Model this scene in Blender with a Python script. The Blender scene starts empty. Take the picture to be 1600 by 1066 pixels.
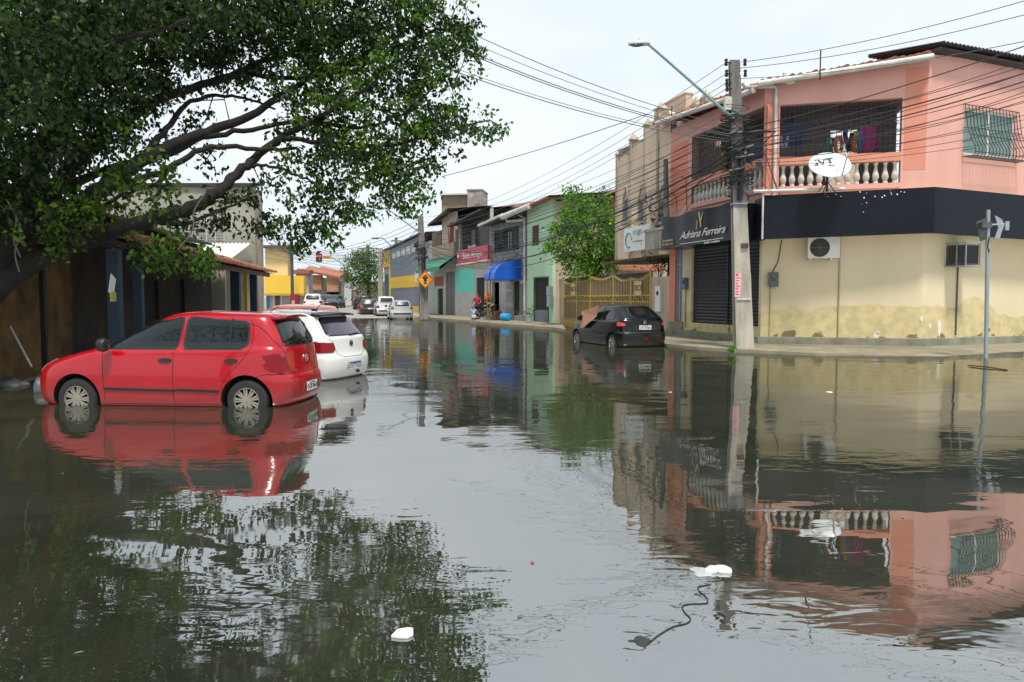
import bpy, bmesh, math, random
import numpy as np
from mathutils import Vector, Matrix
from mathutils.bvhtree import BVHTree
random.seed(7); np.random.seed(7)
S = bpy.context.scene; C = S.collection; R = math.radians
# ---------------------------------------------------------------- camera
FPX = 1155.0; PITCH = math.atan(67/FPX); CAMZ = 1.5
cam_d = bpy.data.cameras.new("camera"); cam = bpy.data.objects.new("camera", cam_d); C.objects.link(cam)
cam_d.sensor_width = 36.0; cam_d.lens = FPX/1600*36; cam_d.clip_start = 0.05; cam_d.clip_end = 3000
cam.location = (0, 0, CAMZ); cam.rotation_euler = (math.pi/2-PITCH, 0, 0); S.camera = cam
# ---------------------------------------------------------------- sky
w = bpy.data.worlds.new("World"); S.world = w; w.use_nodes = True
SUN_EL, SUN_AZ = R(67), R(170)      # high, from behind the camera on its right
nt = w.node_tree; bg = nt.nodes['Background']
sky = nt.nodes.new('ShaderNodeTexSky'); sky.sky_type = 'NISHITA'; sky.sun_disc = False
sky.sun_elevation = SUN_EL; sky.sun_rotation = SUN_AZ; sky.air_density = 1.0; sky.dust_density = 3.0
tc = nt.nodes.new('ShaderNodeTexCoord'); mp = nt.nodes.new('ShaderNodeMapping'); mp.inputs['Scale'].default_value = (1, 1, 2.6)
no = nt.nodes.new('ShaderNodeTexNoise'); no.inputs['Scale'].default_value = 1.7; no.inputs['Detail'].default_value = 5
cr = nt.nodes.new('ShaderNodeValToRGB'); cr.color_ramp.elements[0].position = .3; cr.color_ramp.elements[1].position = .75
cr.color_ramp.elements[0].color = (7.7, 8.8, 9.9, 1); cr.color_ramp.elements[1].color = (10.8, 11.4, 11.9, 1)
mx = nt.nodes.new('ShaderNodeMixRGB'); mx.inputs[0].default_value = .88
nt.links.new(tc.outputs['Generated'], mp.inputs[0]); nt.links.new(mp.outputs[0], no.inputs['Vector'])
nt.links.new(no.outputs['Fac'], cr.inputs[0]); nt.links.new(sky.outputs[0], mx.inputs[1]); nt.links.new(cr.outputs[0], mx.inputs[2])
nt.links.new(mx.outputs[0], bg.inputs['Color']); bg.inputs['Strength'].default_value = 0.078
sd = bpy.data.lights.new("sun", 'SUN'); so = bpy.data.objects.new("sun", sd); C.objects.link(so)
sd.energy = 3.5; sd.angle = R(9); sd.color = (1, .965, .9)
sv = Vector((math.sin(SUN_AZ)*math.cos(SUN_EL), math.cos(SUN_AZ)*math.cos(SUN_EL), math.sin(SUN_EL)))
so.rotation_euler = sv.to_track_quat('Z', 'Y').to_euler(); so.location = (0, 0, 40)
S.view_settings.view_transform = 'Standard'; S.view_settings.look = 'None'
S.view_settings.exposure = 0.42; S.view_settings.gamma = 1
S.render.resolution_x = 1024; S.render.resolution_y = 682
# ---------------------------------------------------------------- pixel -> world helpers (pixels of the 1600-wide photo)
def ray(px, py):
    u = (px-800)/FPX; v = -(py-533)/FPX; c, s = math.cos(PITCH), math.sin(PITCH)
    return Vector((u, c+v*s, -s+v*c))
def W(px, py, Y):
    d = ray(px, py); return Vector((0, 0, CAMZ))+d*(Y/d.y)
def G(px, py, z=0.0):
    d = ray(px, py); return Vector((0, 0, CAMZ))+d*((z-CAMZ)/d.z)
class Frame:
    """vertical facade plane; local x runs left to right as seen from outside, local -y is outward"""
    def __init__(s, L, Rr):
        s.L = Vector((L[0], L[1], 0)); d = Vector((Rr[0]-L[0], Rr[1]-L[1], 0)); s.len = d.length
        s.u = d.normalized(); s.n = Vector((s.u.y, -s.u.x, 0))
        s.ang = math.atan2(s.u.y, s.u.x); s.M = Matrix.Translation(s.L) @ Matrix.Rotation(s.ang, 4, 'Z')
    def on(s, px, py, off=0.0):
        d = ray(px, py); o = Vector((0, 0, CAMZ)); p0 = s.L+s.n*off
        t = (p0-o).dot(s.n)/d.dot(s.n); p = o+d*t
        return (p-s.L).dot(s.u), p.z
    def x(s, px, off=0.0): return s.on(px, 466, off)[0]
    def p(s, x, off, z): return s.M @ Vector((x, -off, z))
# ---------------------------------------------------------------- mesh helpers
class MB:
    def __init__(s, M=None): s.v = []; s.f = []; s.mi = []; s.M = M; s.cur = 0
    def add(s, vs, fs, M=None):
        M = M if M is not None else s.M; n = len(s.v)
        for q in vs:
            q = Vector(q); s.v.append(M @ q if M is not None else q)
        for f in fs: s.f.append([n+i for i in f]); s.mi.append(s.cur)
    def box(s, x0, x1, y0, y1, z0, z1, M=None):
        if x0 > x1: x0, x1 = x1, x0
        if y0 > y1: y0, y1 = y1, y0
        if z0 > z1: z0, z1 = z1, z0
        s.add([(x0,y0,z0),(x1,y0,z0),(x1,y1,z0),(x0,y1,z0),(x0,y0,z1),(x1,y0,z1),(x1,y1,z1),(x0,y1,z1)],
              [(0,3,2,1),(4,5,6,7),(0,1,5,4),(1,2,6,5),(2,3,7,6),(3,0,4,7)], M)
    def quad(s, a, b, c, d, M=None): s.add([a,b,c,d], [(0,1,2,3)], M)
    def prism(s, pts, y0, y1, M=None):
        """polygon in local x,z extruded along y"""
        n = len(pts); v = [(a, y0, b) for a, b in pts]+[(a, y1, b) for a, b in pts]
        s.add(v, [tuple(range(n)), tuple(range(2*n-1, n-1, -1))]+[(i, i+n, (i+1) % n+n, (i+1) % n) for i in range(n)], M)
    def hprism(s, pts, z0, z1, M=None):
        """polygon in plan extruded up"""
        n = len(pts); v = [(a, b, z0) for a, b in pts]+[(a, b, z1) for a, b in pts]
        s.add(v, [tuple(range(n-1, -1, -1)), tuple(range(n, 2*n))]+[(i, (i+1) % n, (i+1) % n+n, i+n) for i in range(n)], M)
    def tube(s, pts, r, n=6, M=None, caps=True):
        pts = [Vector(p) for p in pts]; k = len(pts); rs = r if isinstance(r, (list, tuple)) else [r]*k
        vs = []; up = None
        for i, p in enumerate(pts):
            t = (pts[min(i+1, k-1)]-pts[max(i-1, 0)])
            t = t.normalized() if t.length > 1e-9 else Vector((0, 0, 1))
            if up is None: up = t.orthogonal().normalized()
            else:
                up = up-t*up.dot(t); up = up.normalized() if up.length > 1e-6 else t.orthogonal().normalized()
            b = t.cross(up)
            for j in range(n):
                a = 2*math.pi*j/n; vs.append(p+(up*math.cos(a)+b*math.sin(a))*rs[i])
        fs = [(i*n+j, i*n+(j+1) % n, (i+1)*n+(j+1) % n, (i+1)*n+j) for i in range(k-1) for j in range(n)]
        if caps: fs += [tuple(range(n-1, -1, -1)), tuple(range((k-1)*n, k*n))]
        s.add(vs, fs, M)
    def lathe(s, prof, c=(0,0,0), n=12, axis='z', M=None, close=False):
        vs = []; c = Vector(c); k = len(prof)
        for r, h in prof:
            for j in range(n):
                a = 2*math.pi*j/n; x, y = r*math.cos(a), r*math.sin(a)
                vs.append(c+(Vector((x, y, h)) if axis == 'z' else Vector((x, h, y)) if axis == 'y' else Vector((h, x, y))))
        fs = [(i*n+j, i*n+(j+1) % n, ((i+1) % k)*n+(j+1) % n, ((i+1) % k)*n+j) for i in range(k if close else k-1) for j in range(n)]
        if not close: fs += [tuple(range(n-1, -1, -1)), tuple(range((k-1)*n, k*n))]
        s.add(vs, fs, M)
    def wall(s, x0, x1, z0, z1, th, holes, M=None):
        """wall in local x,z, front face at y=0, body towards +y, with rectangular holes (hx0,hx1,hz0,hz1)"""
        xs = sorted(set([x0, x1]+[min(max(h[i], x0), x1) for h in holes for i in (0, 1)]))
        zs = sorted(set([z0, z1]+[min(max(h[i], z0), z1) for h in holes for i in (2, 3)]))
        ins = lambda x, z: any(h[0] < x < h[1] and h[2] < z < h[3] for h in holes)
        nx, nz = len(xs)-1, len(zs)-1
        sol = [[not ins((xs[i]+xs[i+1])/2, (zs[j]+zs[j+1])/2) for j in range(nz)] for i in range(nx)]
        for i in range(nx):
            for j in range(nz):
                if not sol[i][j]: continue
                a, b, c, d = xs[i], xs[i+1], zs[j], zs[j+1]
                s.quad((a,0,c),(b,0,c),(b,0,d),(a,0,d), M); s.quad((b,th,c),(a,th,c),(a,th,d),(b,th,d), M)
                if i == 0 or not sol[i-1][j]: s.quad((a,th,c),(a,0,c),(a,0,d),(a,th,d), M)
                if i == nx-1 or not sol[i+1][j]: s.quad((b,0,c),(b,th,c),(b,th,d),(b,0,d), M)
                if j == 0 or not sol[i][j-1]: s.quad((a,th,c),(b,th,c),(b,0,c),(a,0,c), M)
                if j == nz-1 or not sol[i][j+1]: s.quad((a,0,d),(b,0,d),(b,th,d),(a,th,d), M)
    def build(s, name, mat, parent=None, smooth=False, origin=None):
        if not s.v: return None
        me = bpy.data.meshes.new(name); off = Vector((0, 0, 0))
        if parent is not None: off = root_loc(parent)
        elif origin is not None: off = Vector(origin)
        me.from_pydata([v-off for v in s.v], [], s.f)
        for m in (mat if isinstance(mat, (list, tuple)) else [mat]): me.materials.append(m)
        if isinstance(mat, (list, tuple)): me.polygons.foreach_set('material_index', s.mi)
        me.validate(); me.update()
        if smooth: sm(me, 40 if smooth is True else smooth)
        o = bpy.data.objects.new(name, me); C.objects.link(o)
        if parent is not None: o.parent = parent
        else: o.location = off
        return o
def sm(me, ang=40):
    me.shade_smooth() if hasattr(me, 'shade_smooth') else None
    try: me.set_sharp_from_angle(angle=R(ang))
    except Exception: pass
def root_loc(o):
    l = Vector((0, 0, 0))
    while o is not None: l += o.location; o = o.parent
    return l
def tag(o, label=None, cat=None, group=None, kind=None):
    if label: o['label'] = label
    if cat: o['category'] = cat
    if group: o['group'] = group
    if kind: o['kind'] = kind
    return o
def thing(name, label, cat, loc=(0,0,0), group=None):
    o = bpy.data.objects.new(name, None); C.objects.link(o); o.location = loc; o.empty_display_size = .3
    return tag(o, label, cat, group)
def copy_tree(o, parent=None):
    c = o.copy(); C.objects.link(c)
    if parent is not None: c.parent = parent
    for ch in list(o.children): copy_tree(ch, c)
    return c
def base_of(vs):
    a = np.array([tuple(v) for v in vs]); return (float(a[:,0].mean()), float(a[:,1].mean()), float(a[:,2].min()))
def single(mb, name, mat, label, cat, group=None, smooth=False):
    o = mb.build(name, mat, None, smooth, origin=base_of(mb.v)); return tag(o, label, cat, group)
def evaluated(o):
    bpy.context.view_layer.update(); dg = bpy.context.evaluated_depsgraph_get()
    return bpy.data.meshes.new_from_object(o.evaluated_get(dg), depsgraph=dg)
def text_mb(mb, txt, size, M, ext=.004, shear=0, space=1.0, align='CENTER', xs=1.0):
    """text in local x,z plane facing -y, centred"""
    cu = bpy.data.curves.new('t', 'FONT'); cu.body = txt; cu.size = size; cu.extrude = ext; cu.shear = shear
    cu.align_x = align; cu.align_y = 'CENTER'; cu.space_character = space; cu.resolution_u = 2
    o = bpy.data.objects.new('t', cu); C.objects.link(o); me = evaluated(o)
    Mx = M @ Matrix.Rotation(math.pi/2, 4, 'X') @ Matrix.Diagonal((xs, 1, 1, 1))
    mb.add([v.co for v in me.vertices], [tuple(p.vertices) for p in me.polygons], Mx)
    bpy.data.objects.remove(o); bpy.data.meshes.remove(me); bpy.data.curves.remove(cu)
# ---------------------------------------------------------------- materials
def _n(nt, t, **k):
    n = nt.nodes.new(t)
    for a, b in k.items(): setattr(n, a, b)
    return n
def mat(name, col, rough=.7, var=.12, scale=3.0, bump=.0, bscale=30, metal=0, spec=None, col2=None, c2amt=.5, streak=False,
        brick=None, u=(1,0,0), coat=0, wave=None, trans=None, emit=None):
    m = bpy.data.materials.new(name); m.use_nodes = True; nt = m.node_tree; L = nt.links.new
    p = nt.nodes['Principled BSDF']; p.inputs['Roughness'].default_value = rough; p.inputs['Metallic'].default_value = metal
    if spec is not None: p.inputs['Specular IOR Level'].default_value = spec
    if coat: p.inputs['Coat Weight'].default_value = coat; p.inputs['Coat Roughness'].default_value = .03
    tc = _n(nt, 'ShaderNodeTexCoord'); src = tc.outputs['Object']
    base = None
    if brick:
        dt = _n(nt, 'ShaderNodeVectorMath', operation='DOT_PRODUCT'); dt.inputs[1].default_value = u; L(src, dt.inputs[0])
        sp = _n(nt, 'ShaderNodeSeparateXYZ'); L(src, sp.inputs[0]); cb = _n(nt, 'ShaderNodeCombineXYZ')
        L(dt.outputs['Value'], cb.inputs[0]); L(sp.outputs[2], cb.inputs[1])
        bt = _n(nt, 'ShaderNodeTexBrick'); L(cb.outputs[0], bt.inputs['Vector'])
        bt.inputs['Color1'].default_value = (*col, 1); bt.inputs['Color2'].default_value = (*(col2 or [c*.7 for c in col]), 1)
        bt.inputs['Mortar'].default_value = (*brick[2], 1); bt.inputs['Scale'].default_value = 1
        bt.inputs['Brick Width'].default_value = brick[0]; bt.inputs['Row Height'].default_value = brick[1]
        bt.inputs['Mortar Size'].default_value = brick[3] if len(brick) > 3 else .012
        base = bt.outputs['Color']
    n1 = _n(nt, 'ShaderNodeTexNoise'); n1.inputs['Scale'].default_value = scale; n1.inputs['Detail'].default_value = 8; n1.inputs['Roughness'].default_value = .65
    mp = _n(nt, 'ShaderNodeMapping'); L(src, mp.inputs[0]); L(mp.outputs[0], n1.inputs['Vector'])
    if streak: mp.inputs['Scale'].default_value = (1, 1, .22)
    if base is None:
        r = _n(nt, 'ShaderNodeValToRGB'); L(n1.outputs['Fac'], r.inputs[0]); e = r.color_ramp.elements
        c2 = col2 or tuple(c*(1-2.2*var) for c in col)
        e[0].position = .5-.42*c2amt; e[1].position = .5+.25*(1-c2amt)+.05
        e[0].color = (*c2, 1); e[1].color = (*col, 1); base = r.outputs['Color']
    # fine mottling
    n2 = _n(nt, 'ShaderNodeTexNoise'); n2.inputs['Scale'].default_value = bscale; n2.inputs['Detail'].default_value = 6; L(src, n2.inputs['Vector'])
    hs = _n(nt, 'ShaderNodeHueSaturation'); mr = _n(nt, 'ShaderNodeMapRange')
    mr.inputs['To Min'].default_value = 1-var; mr.inputs['To Max'].default_value = 1+var; mr.inputs['From Min'].default_value = .25; mr.inputs['From Max'].default_value = .75
    L(n2.outputs['Fac'], mr.inputs[0]); L(mr.outputs[0], hs.inputs['Value']); L(base, hs.inputs['Color']); out = hs.outputs['Color']
    L(out, p.inputs['Base Color'])
    hsrc = n2.outputs['Fac']
    if bump:
        bp = _n(nt, 'ShaderNodeBump'); bp.inputs['Strength'].default_value = bump; bp.inputs['Distance'].default_value = .02
        L(hsrc, bp.inputs['Height']); L(bp.outputs[0], p.inputs['Normal'])
    m['out'] = 0
    return m
def flat(name, col, rough=.5, metal=0, coat=0, spec=None, var=.06, bscale=12):
    return mat(name, col, rough, var, 2, 0, bscale, metal, spec, coat=coat)
# ================================================================ materials
M_ = {}
M_['yellow_far'] = mat('ochre plaster', (.56,.40,.11), .8, .05, 1.2)
M_['pink'] = mat('pink plaster', (.68,.375,.315), .85, .05, .8, .1, 60, col2=(.60,.305,.245), c2amt=.45, streak=True)
M_['orange_paint'] = mat('faded orange paint', (.66,.22,.12), .8, .1, 2.0, .1, 50, col2=(.62,.27,.2), c2amt=.5)
M_['concrete'] = mat('concrete', (.36,.34,.30), .9, .16, 2.2, .5, 60, col2=(.20,.19,.16), c2amt=.45)
M_['dirty_concrete'] = mat('dirty concrete', (.30,.29,.22), .9, .2, 1.6, .6, 45, col2=(.12,.12,.075), c2amt=.6)
M_['sidewalk'] = mat('wet pavement', (.27,.23,.16), .75, .16, 1.5, .5, 40, col2=(.14,.13,.085), c2amt=.55)
M_['asphalt'] = mat('asphalt', (.09,.088,.08), .85, .2, 4, .4, 80)
M_['dryroad'] = mat('dusty road', (.30,.28,.245), .9, .14, .9, .3, 30, col2=(.2,.185,.16), c2amt=.5)
M_['white_pvc'] = mat('white plastic pipe', (.66,.65,.60), .5, .08, 3, 0, 20, col2=(.4,.38,.33), c2amt=.35)
M_['white'] = mat('white paint', (.72,.72,.69), .6, .05, 3)
M_['baluster'] = mat('white concrete baluster', (.72,.70,.64), .8, .09, 6, .2, 50, col2=(.42,.39,.33), c2amt=.35)
M_['black_metal'] = flat('black metal', (.012,.012,.014), .5)
M_['dark'] = flat('dark interior', (.02,.019,.018), .9)
M_['fascia'] = mat('black fascia sheet', (.007,.010,.016), .45, .1, 2, .0, 20, spec=.2)
M_['banner'] = mat('black vinyl banner', (.007,.0075,.01), .25, .1, 3, .1, 4, spec=.3)
M_['shutter'] = mat('dark roller shutter', (.026,.027,.032), .5, .12, 6)
M_['bluedoor'] = mat('pale blue metal door', (.30,.38,.46), .5, .08, 2, 0, 15, col2=(.2,.26,.32), c2amt=.3)
M_['tile'] = mat('clay roof tile', (.42,.15,.075), .85, .3, 5, .5, 25, col2=(.10,.06,.05), c2amt=.55)
M_['darktile'] = mat('weathered dark roof sheet', (.065,.05,.045), .85, .3, 5, .4, 25, col2=(.025,.02,.02))
M_['redtile_trim'] = mat('old red roof edge', (.27,.10,.06), .85, .25, 5, .4, 25, col2=(.06,.045,.04), c2amt=.6)
M_['galv'] = mat('galvanised steel', (.36,.40,.42), .45, .1, 5, 0, 20, metal=.6)
M_['greenpaint_metal'] = mat('faded green steel arm', (.20,.33,.30), .5, .1, 4, metal=.2)
M_['glass'] = flat('window glass', (.05,.075,.075), .08, spec=.9)
M_['greenglass'] = mat('pale green glass', (.17,.26,.235), .12, .08, 2, spec=.8)
M_['cable'] = flat('black cable', (.012,.012,.013), .55)
M_['cable_grey'] = flat('grey cable', (.09,.09,.09), .6)
M_['rust'] = mat('rusty iron', (.11,.04,.025), .8, .3, 8)
M_['text_white'] = flat('white lettering', (.8,.79,.74), .5, var=.02)
M_['gold'] = flat('gold lettering', (.55,.42,.2), .4, var=.05)
M_['text_black'] = flat('black lettering', (.01,.01,.012), .5)
M_['ac_white'] = mat('cream ac casing', (.66,.65,.58), .5, .05, 3)
M_['dish'] = mat('white dish enamel', (.70,.72,.72), .35, .05, 4)
M_['soffit'] = mat('cream soffit', (.62,.58,.44), .8, .06, 3)
# yellow wall: olive damp band along the foot with a ragged edge, pale patches of filler
def yellow_wall():
    m = mat('cream yellow plaster', (.68,.575,.385), .88, .035, .6, .12, 70, col2=(.61,.51,.32), c2amt=.45, streak=True)
    nt = m.node_tree; L = nt.links.new; p = nt.nodes['Principled BSDF']; old = p.inputs['Base Color'].links[0].from_socket
    tc = _n(nt, 'ShaderNodeTexCoord'); sp = _n(nt, 'ShaderNodeSeparateXYZ'); L(tc.outputs['Object'], sp.inputs[0])
    n = _n(nt, 'ShaderNodeTexNoise'); n.inputs['Scale'].default_value = .5; n.inputs['Detail'].default_value = 6; n.inputs['Roughness'].default_value = .55; L(tc.outputs['Object'], n.inputs['Vector'])
    a = _n(nt, 'ShaderNodeMath', operation='MULTIPLY_ADD'); L(n.outputs['Fac'], a.inputs[0]); a.inputs[1].default_value = -2.0; L(sp.outputs[2], a.inputs[2])
    r = _n(nt, 'ShaderNodeMapRange'); L(a.outputs[0], r.inputs[0]); r.inputs['From Min'].default_value = -.13; r.inputs['From Max'].default_value = -.19
    r.inputs['To Min'].default_value = 0; r.inputs['To Max'].default_value = .6
    n3 = _n(nt, 'ShaderNodeTexNoise'); n3.inputs['Scale'].default_value = 4; n3.inputs['Detail'].default_value = 8; L(tc.outputs['Object'], n3.inputs['Vector'])
    cr = _n(nt, 'ShaderNodeValToRGB'); L(n3.outputs['Fac'], cr.inputs[0]); cr.color_ramp.elements[0].color = (.36,.30,.10,1); cr.color_ramp.elements[1].color = (.58,.47,.2,1)
    cr.color_ramp.elements[0].position = .35; cr.color_ramp.elements[1].position = .6
    mx = _n(nt, 'ShaderNodeMixRGB'); L(r.outputs[0], mx.inputs[0]); L(old, mx.inputs[1]); L(cr.outputs[0], mx.inputs[2])
    # dark peeling near the very bottom
    n4 = _n(nt, 'ShaderNodeTexNoise'); n4.inputs['Scale'].default_value = 1.7; n4.inputs['Detail'].default_value = 7; L(tc.outputs['Object'], n4.inputs['Vector'])
    a2 = _n(nt, 'ShaderNodeMath', operation='MULTIPLY_ADD'); L(n4.outputs['Fac'], a2.inputs[0]); a2.inputs[1].default_value = -1.6; L(sp.outputs[2], a2.inputs[2])
    r2 = _n(nt, 'ShaderNodeMapRange'); L(a2.outputs[0], r2.inputs[0]); r2.inputs['From Min'].default_value = -.80; r2.inputs['From Max'].default_value = -.86
    r2.inputs['To Max'].default_value = .85
    mx2 = _n(nt, 'ShaderNodeMixRGB'); L(r2.outputs[0], mx2.inputs[0]); L(mx.outputs[0], mx2.inputs[1]); mx2.inputs[2].default_value = (.12,.095,.05,1)
    L(mx2.outputs[0], p.inputs['Base Color']); return m
M_['yellow'] = yellow_wall()
# ================================================================ frames of the facades
FA = Frame((6.0, 28.3), (7.6, 22.6)); FB = Frame((7.6, 22.6), (11.9, 21.5)); FC_ = Frame((11.9, 21.5), (16.6, 23.55))
FA2 = Frame((6.0-.28*14, 28.3+14), (6.0, 28.3))            # the same frontage further up the street
def rowline(px): 
    k = (px-800)/FPX; Y = 17.47/(.38+k); return (k*Y, Y)
FD = Frame(rowline(597), rowline(866))
# ================================================================ ground, road, water
def zg(X, Y):
    z = -.30 + .0*X
    t = max(0.0, (Y+(-X-9)*.35-49.0)); z += min(.30, t*.045)+max(0, t-7)*.014
    # left verge under the houses rises a little
    e = -7.6-.15*(Y-14.4)
    if X < e: z = max(z, min(.05, -.30+(e-X)*.25))
    return min(z, 1.6)
def make_ground():
    xs = [-420,-200,-110,-70,-50]+[-40+i*1.0 for i in range(81)]+[50,70,110,200,420]
    ys = [-30,-15,-6]+[i*1.0 for i in range(0,112)]+[115,120,130,150,180,230,300,420,600,900]
    vs = [(x, y, zg(x, y)) for y in ys for x in xs]; n = len(xs)
    fs = [(j*n+i, j*n+i+1, (j+1)*n+i+1, (j+1)*n+i) for j in range(len(ys)-1) for i in range(n-1)]
    mb = MB(); mb.add(vs, fs); o = mb.build('road', M_['dryroad'], smooth=True); tag(o, kind='structure')
make_ground()
def water_mat():
    m = bpy.data.materials.new('murky flood water'); m.use_nodes = True; nt = m.node_tree; L = nt.links.new
    p = nt.nodes['Principled BSDF']; out = nt.nodes['Material Output']
    p.inputs['Roughness'].default_value = .015; p.inputs['IOR'].default_value = 5.6
    tc = _n(nt, 'ShaderNodeTexCoord')
    # scum and dust on the surface: faint large patches
    n0 = _n(nt, 'ShaderNodeTexNoise'); n0.inputs['Scale'].default_value = .55; n0.inputs['Detail'].default_value = 7; n0.inputs['Distortion'].default_value = 1.2
    L(tc.outputs['Object'], n0.inputs['Vector']); cr = _n(nt, 'ShaderNodeValToRGB'); L(n0.outputs['Fac'], cr.inputs[0])
    cr.color_ramp.elements[0].color = (.020,.025,.016,1); cr.color_ramp.elements[1].color = (.045,.047,.034,1)
    cr.color_ramp.elements[0].position = .35; cr.color_ramp.elements[1].position = .72; L(cr.outputs[0], p.inputs['Base Color'])
    nr = _n(nt, 'ShaderNodeTexNoise'); nr.inputs['Scale'].default_value = .9; nr.inputs['Detail'].default_value = 8; nr.inputs['Distortion'].default_value = 2; L(tc.outputs['Object'], nr.inputs['Vector'])
    rr = _n(nt, 'ShaderNodeMapRange'); L(nr.outputs['Fac'], rr.inputs[0]); rr.inputs['From Min'].default_value = .52; rr.inputs['From Max'].default_value = .75; rr.inputs['To Min'].default_value = .012; rr.inputs['To Max'].default_value = .07; L(rr.outputs[0], p.inputs['Roughness'])
    def noise(sc, det, sx=1, sy=1, dist=0):
        mp = _n(nt, 'ShaderNodeMapping'); mp.inputs['Scale'].default_value = (sx, sy, 1); L(tc.outputs['Object'], mp.inputs[0])
        n = _n(nt, 'ShaderNodeTexNoise'); n.inputs['Scale'].default_value = sc; n.inputs['Detail'].default_value = det; n.inputs['Distortion'].default_value = dist
        L(mp.outputs[0], n.inputs['Vector']); return n.outputs['Fac']
    a = noise(.95, 1.5, .7, 1.15, .3); b = noise(5.5, 2, .6, 1.4, .4); c = noise(.35, 1)
    # calm and ruffled zones
    mr = _n(nt, 'ShaderNodeMapRange'); L(c, mr.inputs[0]); mr.inputs['From Min'].default_value = .38; mr.inputs['From Max'].default_value = .62
    mr.inputs['To Min'].default_value = .06; mr.inputs['To Max'].default_value = 1
    mb_ = _n(nt, 'ShaderNodeMath', operation='MULTIPLY'); L(b, mb_.inputs[0]); L(mr.outputs[0], mb_.inputs[1])
    m2 = _n(nt, 'ShaderNodeMath', operation='MULTIPLY'); L(mb_.outputs[0], m2.inputs[0]); m2.inputs[1].default_value = .24
    ad = _n(nt, 'ShaderNodeMath', operation='ADD'); L(a, ad.inputs[0]); L(m2.outputs[0], ad.inputs[1])
    bp = _n(nt, 'ShaderNodeBump'); bp.inputs['Strength'].default_value = 1; bp.inputs['Distance'].default_value = .0105
    L(ad.outputs[0], bp.inputs['Height']); L(bp.outputs[0], p.inputs['Normal'])
    tr = _n(nt, 'ShaderNodeBsdfTransparent'); tr.inputs[0].default_value = (.62,.62,.42,1); ms = _n(nt, 'ShaderNodeMixShader'); ms.inputs[0].default_value = .13
    L(p.outputs[0], ms.inputs[1]); L(tr.outputs[0], ms.inputs[2]); L(ms.outputs[0], out.inputs['Surface'])
    return m
M_['water'] = water_mat()
mb = MB(); mb.quad((-60,-12,0),(60,-12,0),(60,75,0),(-60,75,0)); tag(mb.build('flood_water', M_['water']), kind='structure')
cl = [G(x, y, -.06) for x, y in ((-60,1060),(0,985),(38,930),(72,880),(100,835),(118,800),(128,765))]; mb = MB(); n_ = len(cl); vs = []
for i, p in enumerate(cl):
    d = (cl[min(i+1,n_-1)]-cl[max(i-1,0)]).normalized(); s_ = Vector((d.y,-d.x,0))*.075; vs += [p-s_, p+s_]
mb.add(vs, [(2*i,2*i+1,2*i+3,2*i+2) for i in range(n_-1)]); mb.add([v-Vector((0,0,.3)) for v in vs]+vs, [(2*i+1,2*i+3,2*n_+2*i+3,2*n_+2*i+1) for i in range(n_-1)]+[(2*i+2,2*i,2*n_+2*i,2*n_+2*i+2) for i in range(n_-1)])
tag(mb.build('yellow_kerb', mat('submerged yellow paint', (.75,.42,.05), .8, .2, 6, col2=(.3,.2,.05))), kind='structure')
# ---- pavements
def strip(front, back, z0, z1, name, m, zb=-.5):
    mb = MB(); n = len(front)
    v = [(x, y, z0 if zf is None else zf) for x, y, zf in front]+[(x, y, z1) for x, y in back]+[(x, y, zb) for x, y, _ in front]
    mb.add(v, [(i, i+1, n+i+1, n+i) for i in range(n-1)]+[(2*n+i, 2*n+i+1, i+1, i) for i in range(n-1)]); o = mb.build(name, m); tag(o, kind='structure'); return o
kerb_px = [(1760,551,-.06),(1600,552,-.03),(1473,557,.0),(1380,557,.03),(1274,556,.07),(1147,551,.09),(1090,547,.09),(1042,542,.09),(1012,533,.09),(960,524,.09),(905,518,.06)]
fr = [(*G(a, b, 0).xy, z) for a, b, z in kerb_px]
bk = [FC_.p(8.5,0,0).xy, FC_.p(4.6,0,0).xy, FC_.p(1.5,0,0).xy, FC_.p(0,0,0).xy, FB.p(2,0,0).xy, FB.p(0,0,0).xy, FA.p(4.0,0,0).xy, FA.p(2,0,0).xy, FA.p(0,0,0).xy, FA2.p(9,0,0).xy, FA2.p(5.5,0,0).xy]
strip(fr, bk, .08, .12, 'pavement', M_['sidewalk'])
fr2 = [(*G(a, b, 0).xy, .13) for a, b in [(884,519),(866,516),(790,510),(720,503),(672,499)]]
bk2 = [FD.p(FD.len+1,0,0).xy]+[FD.p(FD.x(a),0,0).xy for a in (862,800,735,668)]
strip(fr2, bk2, .13, .16, 'pavement', M_['sidewalk'])
fr3 = [(*G(a, b, 0).xy, .10) for a, b in [(671,498.6),(640,495),(600,491)]]
bk3 = [FD.p(FD.x(a),0,0).xy for a in (667,640,598)]
strip(fr3, bk3, .10, .14, 'pavement', M_['concrete'])
# ================================================================ pink and yellow corner building
PB = thing('corner_building', 'two-storey corner building, pink plaster upstairs and cream yellow below, with a black fascia band', 'building', (7.6, 22.6, .3))
ZS = 3.25; ZP = .32   # storey line, plinth top
def cutwall(mb, F, x0, x1, z0, z1, holes, th=.22): mb.wall(x0, x1, z0, z1, th, holes, F.M)
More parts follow.
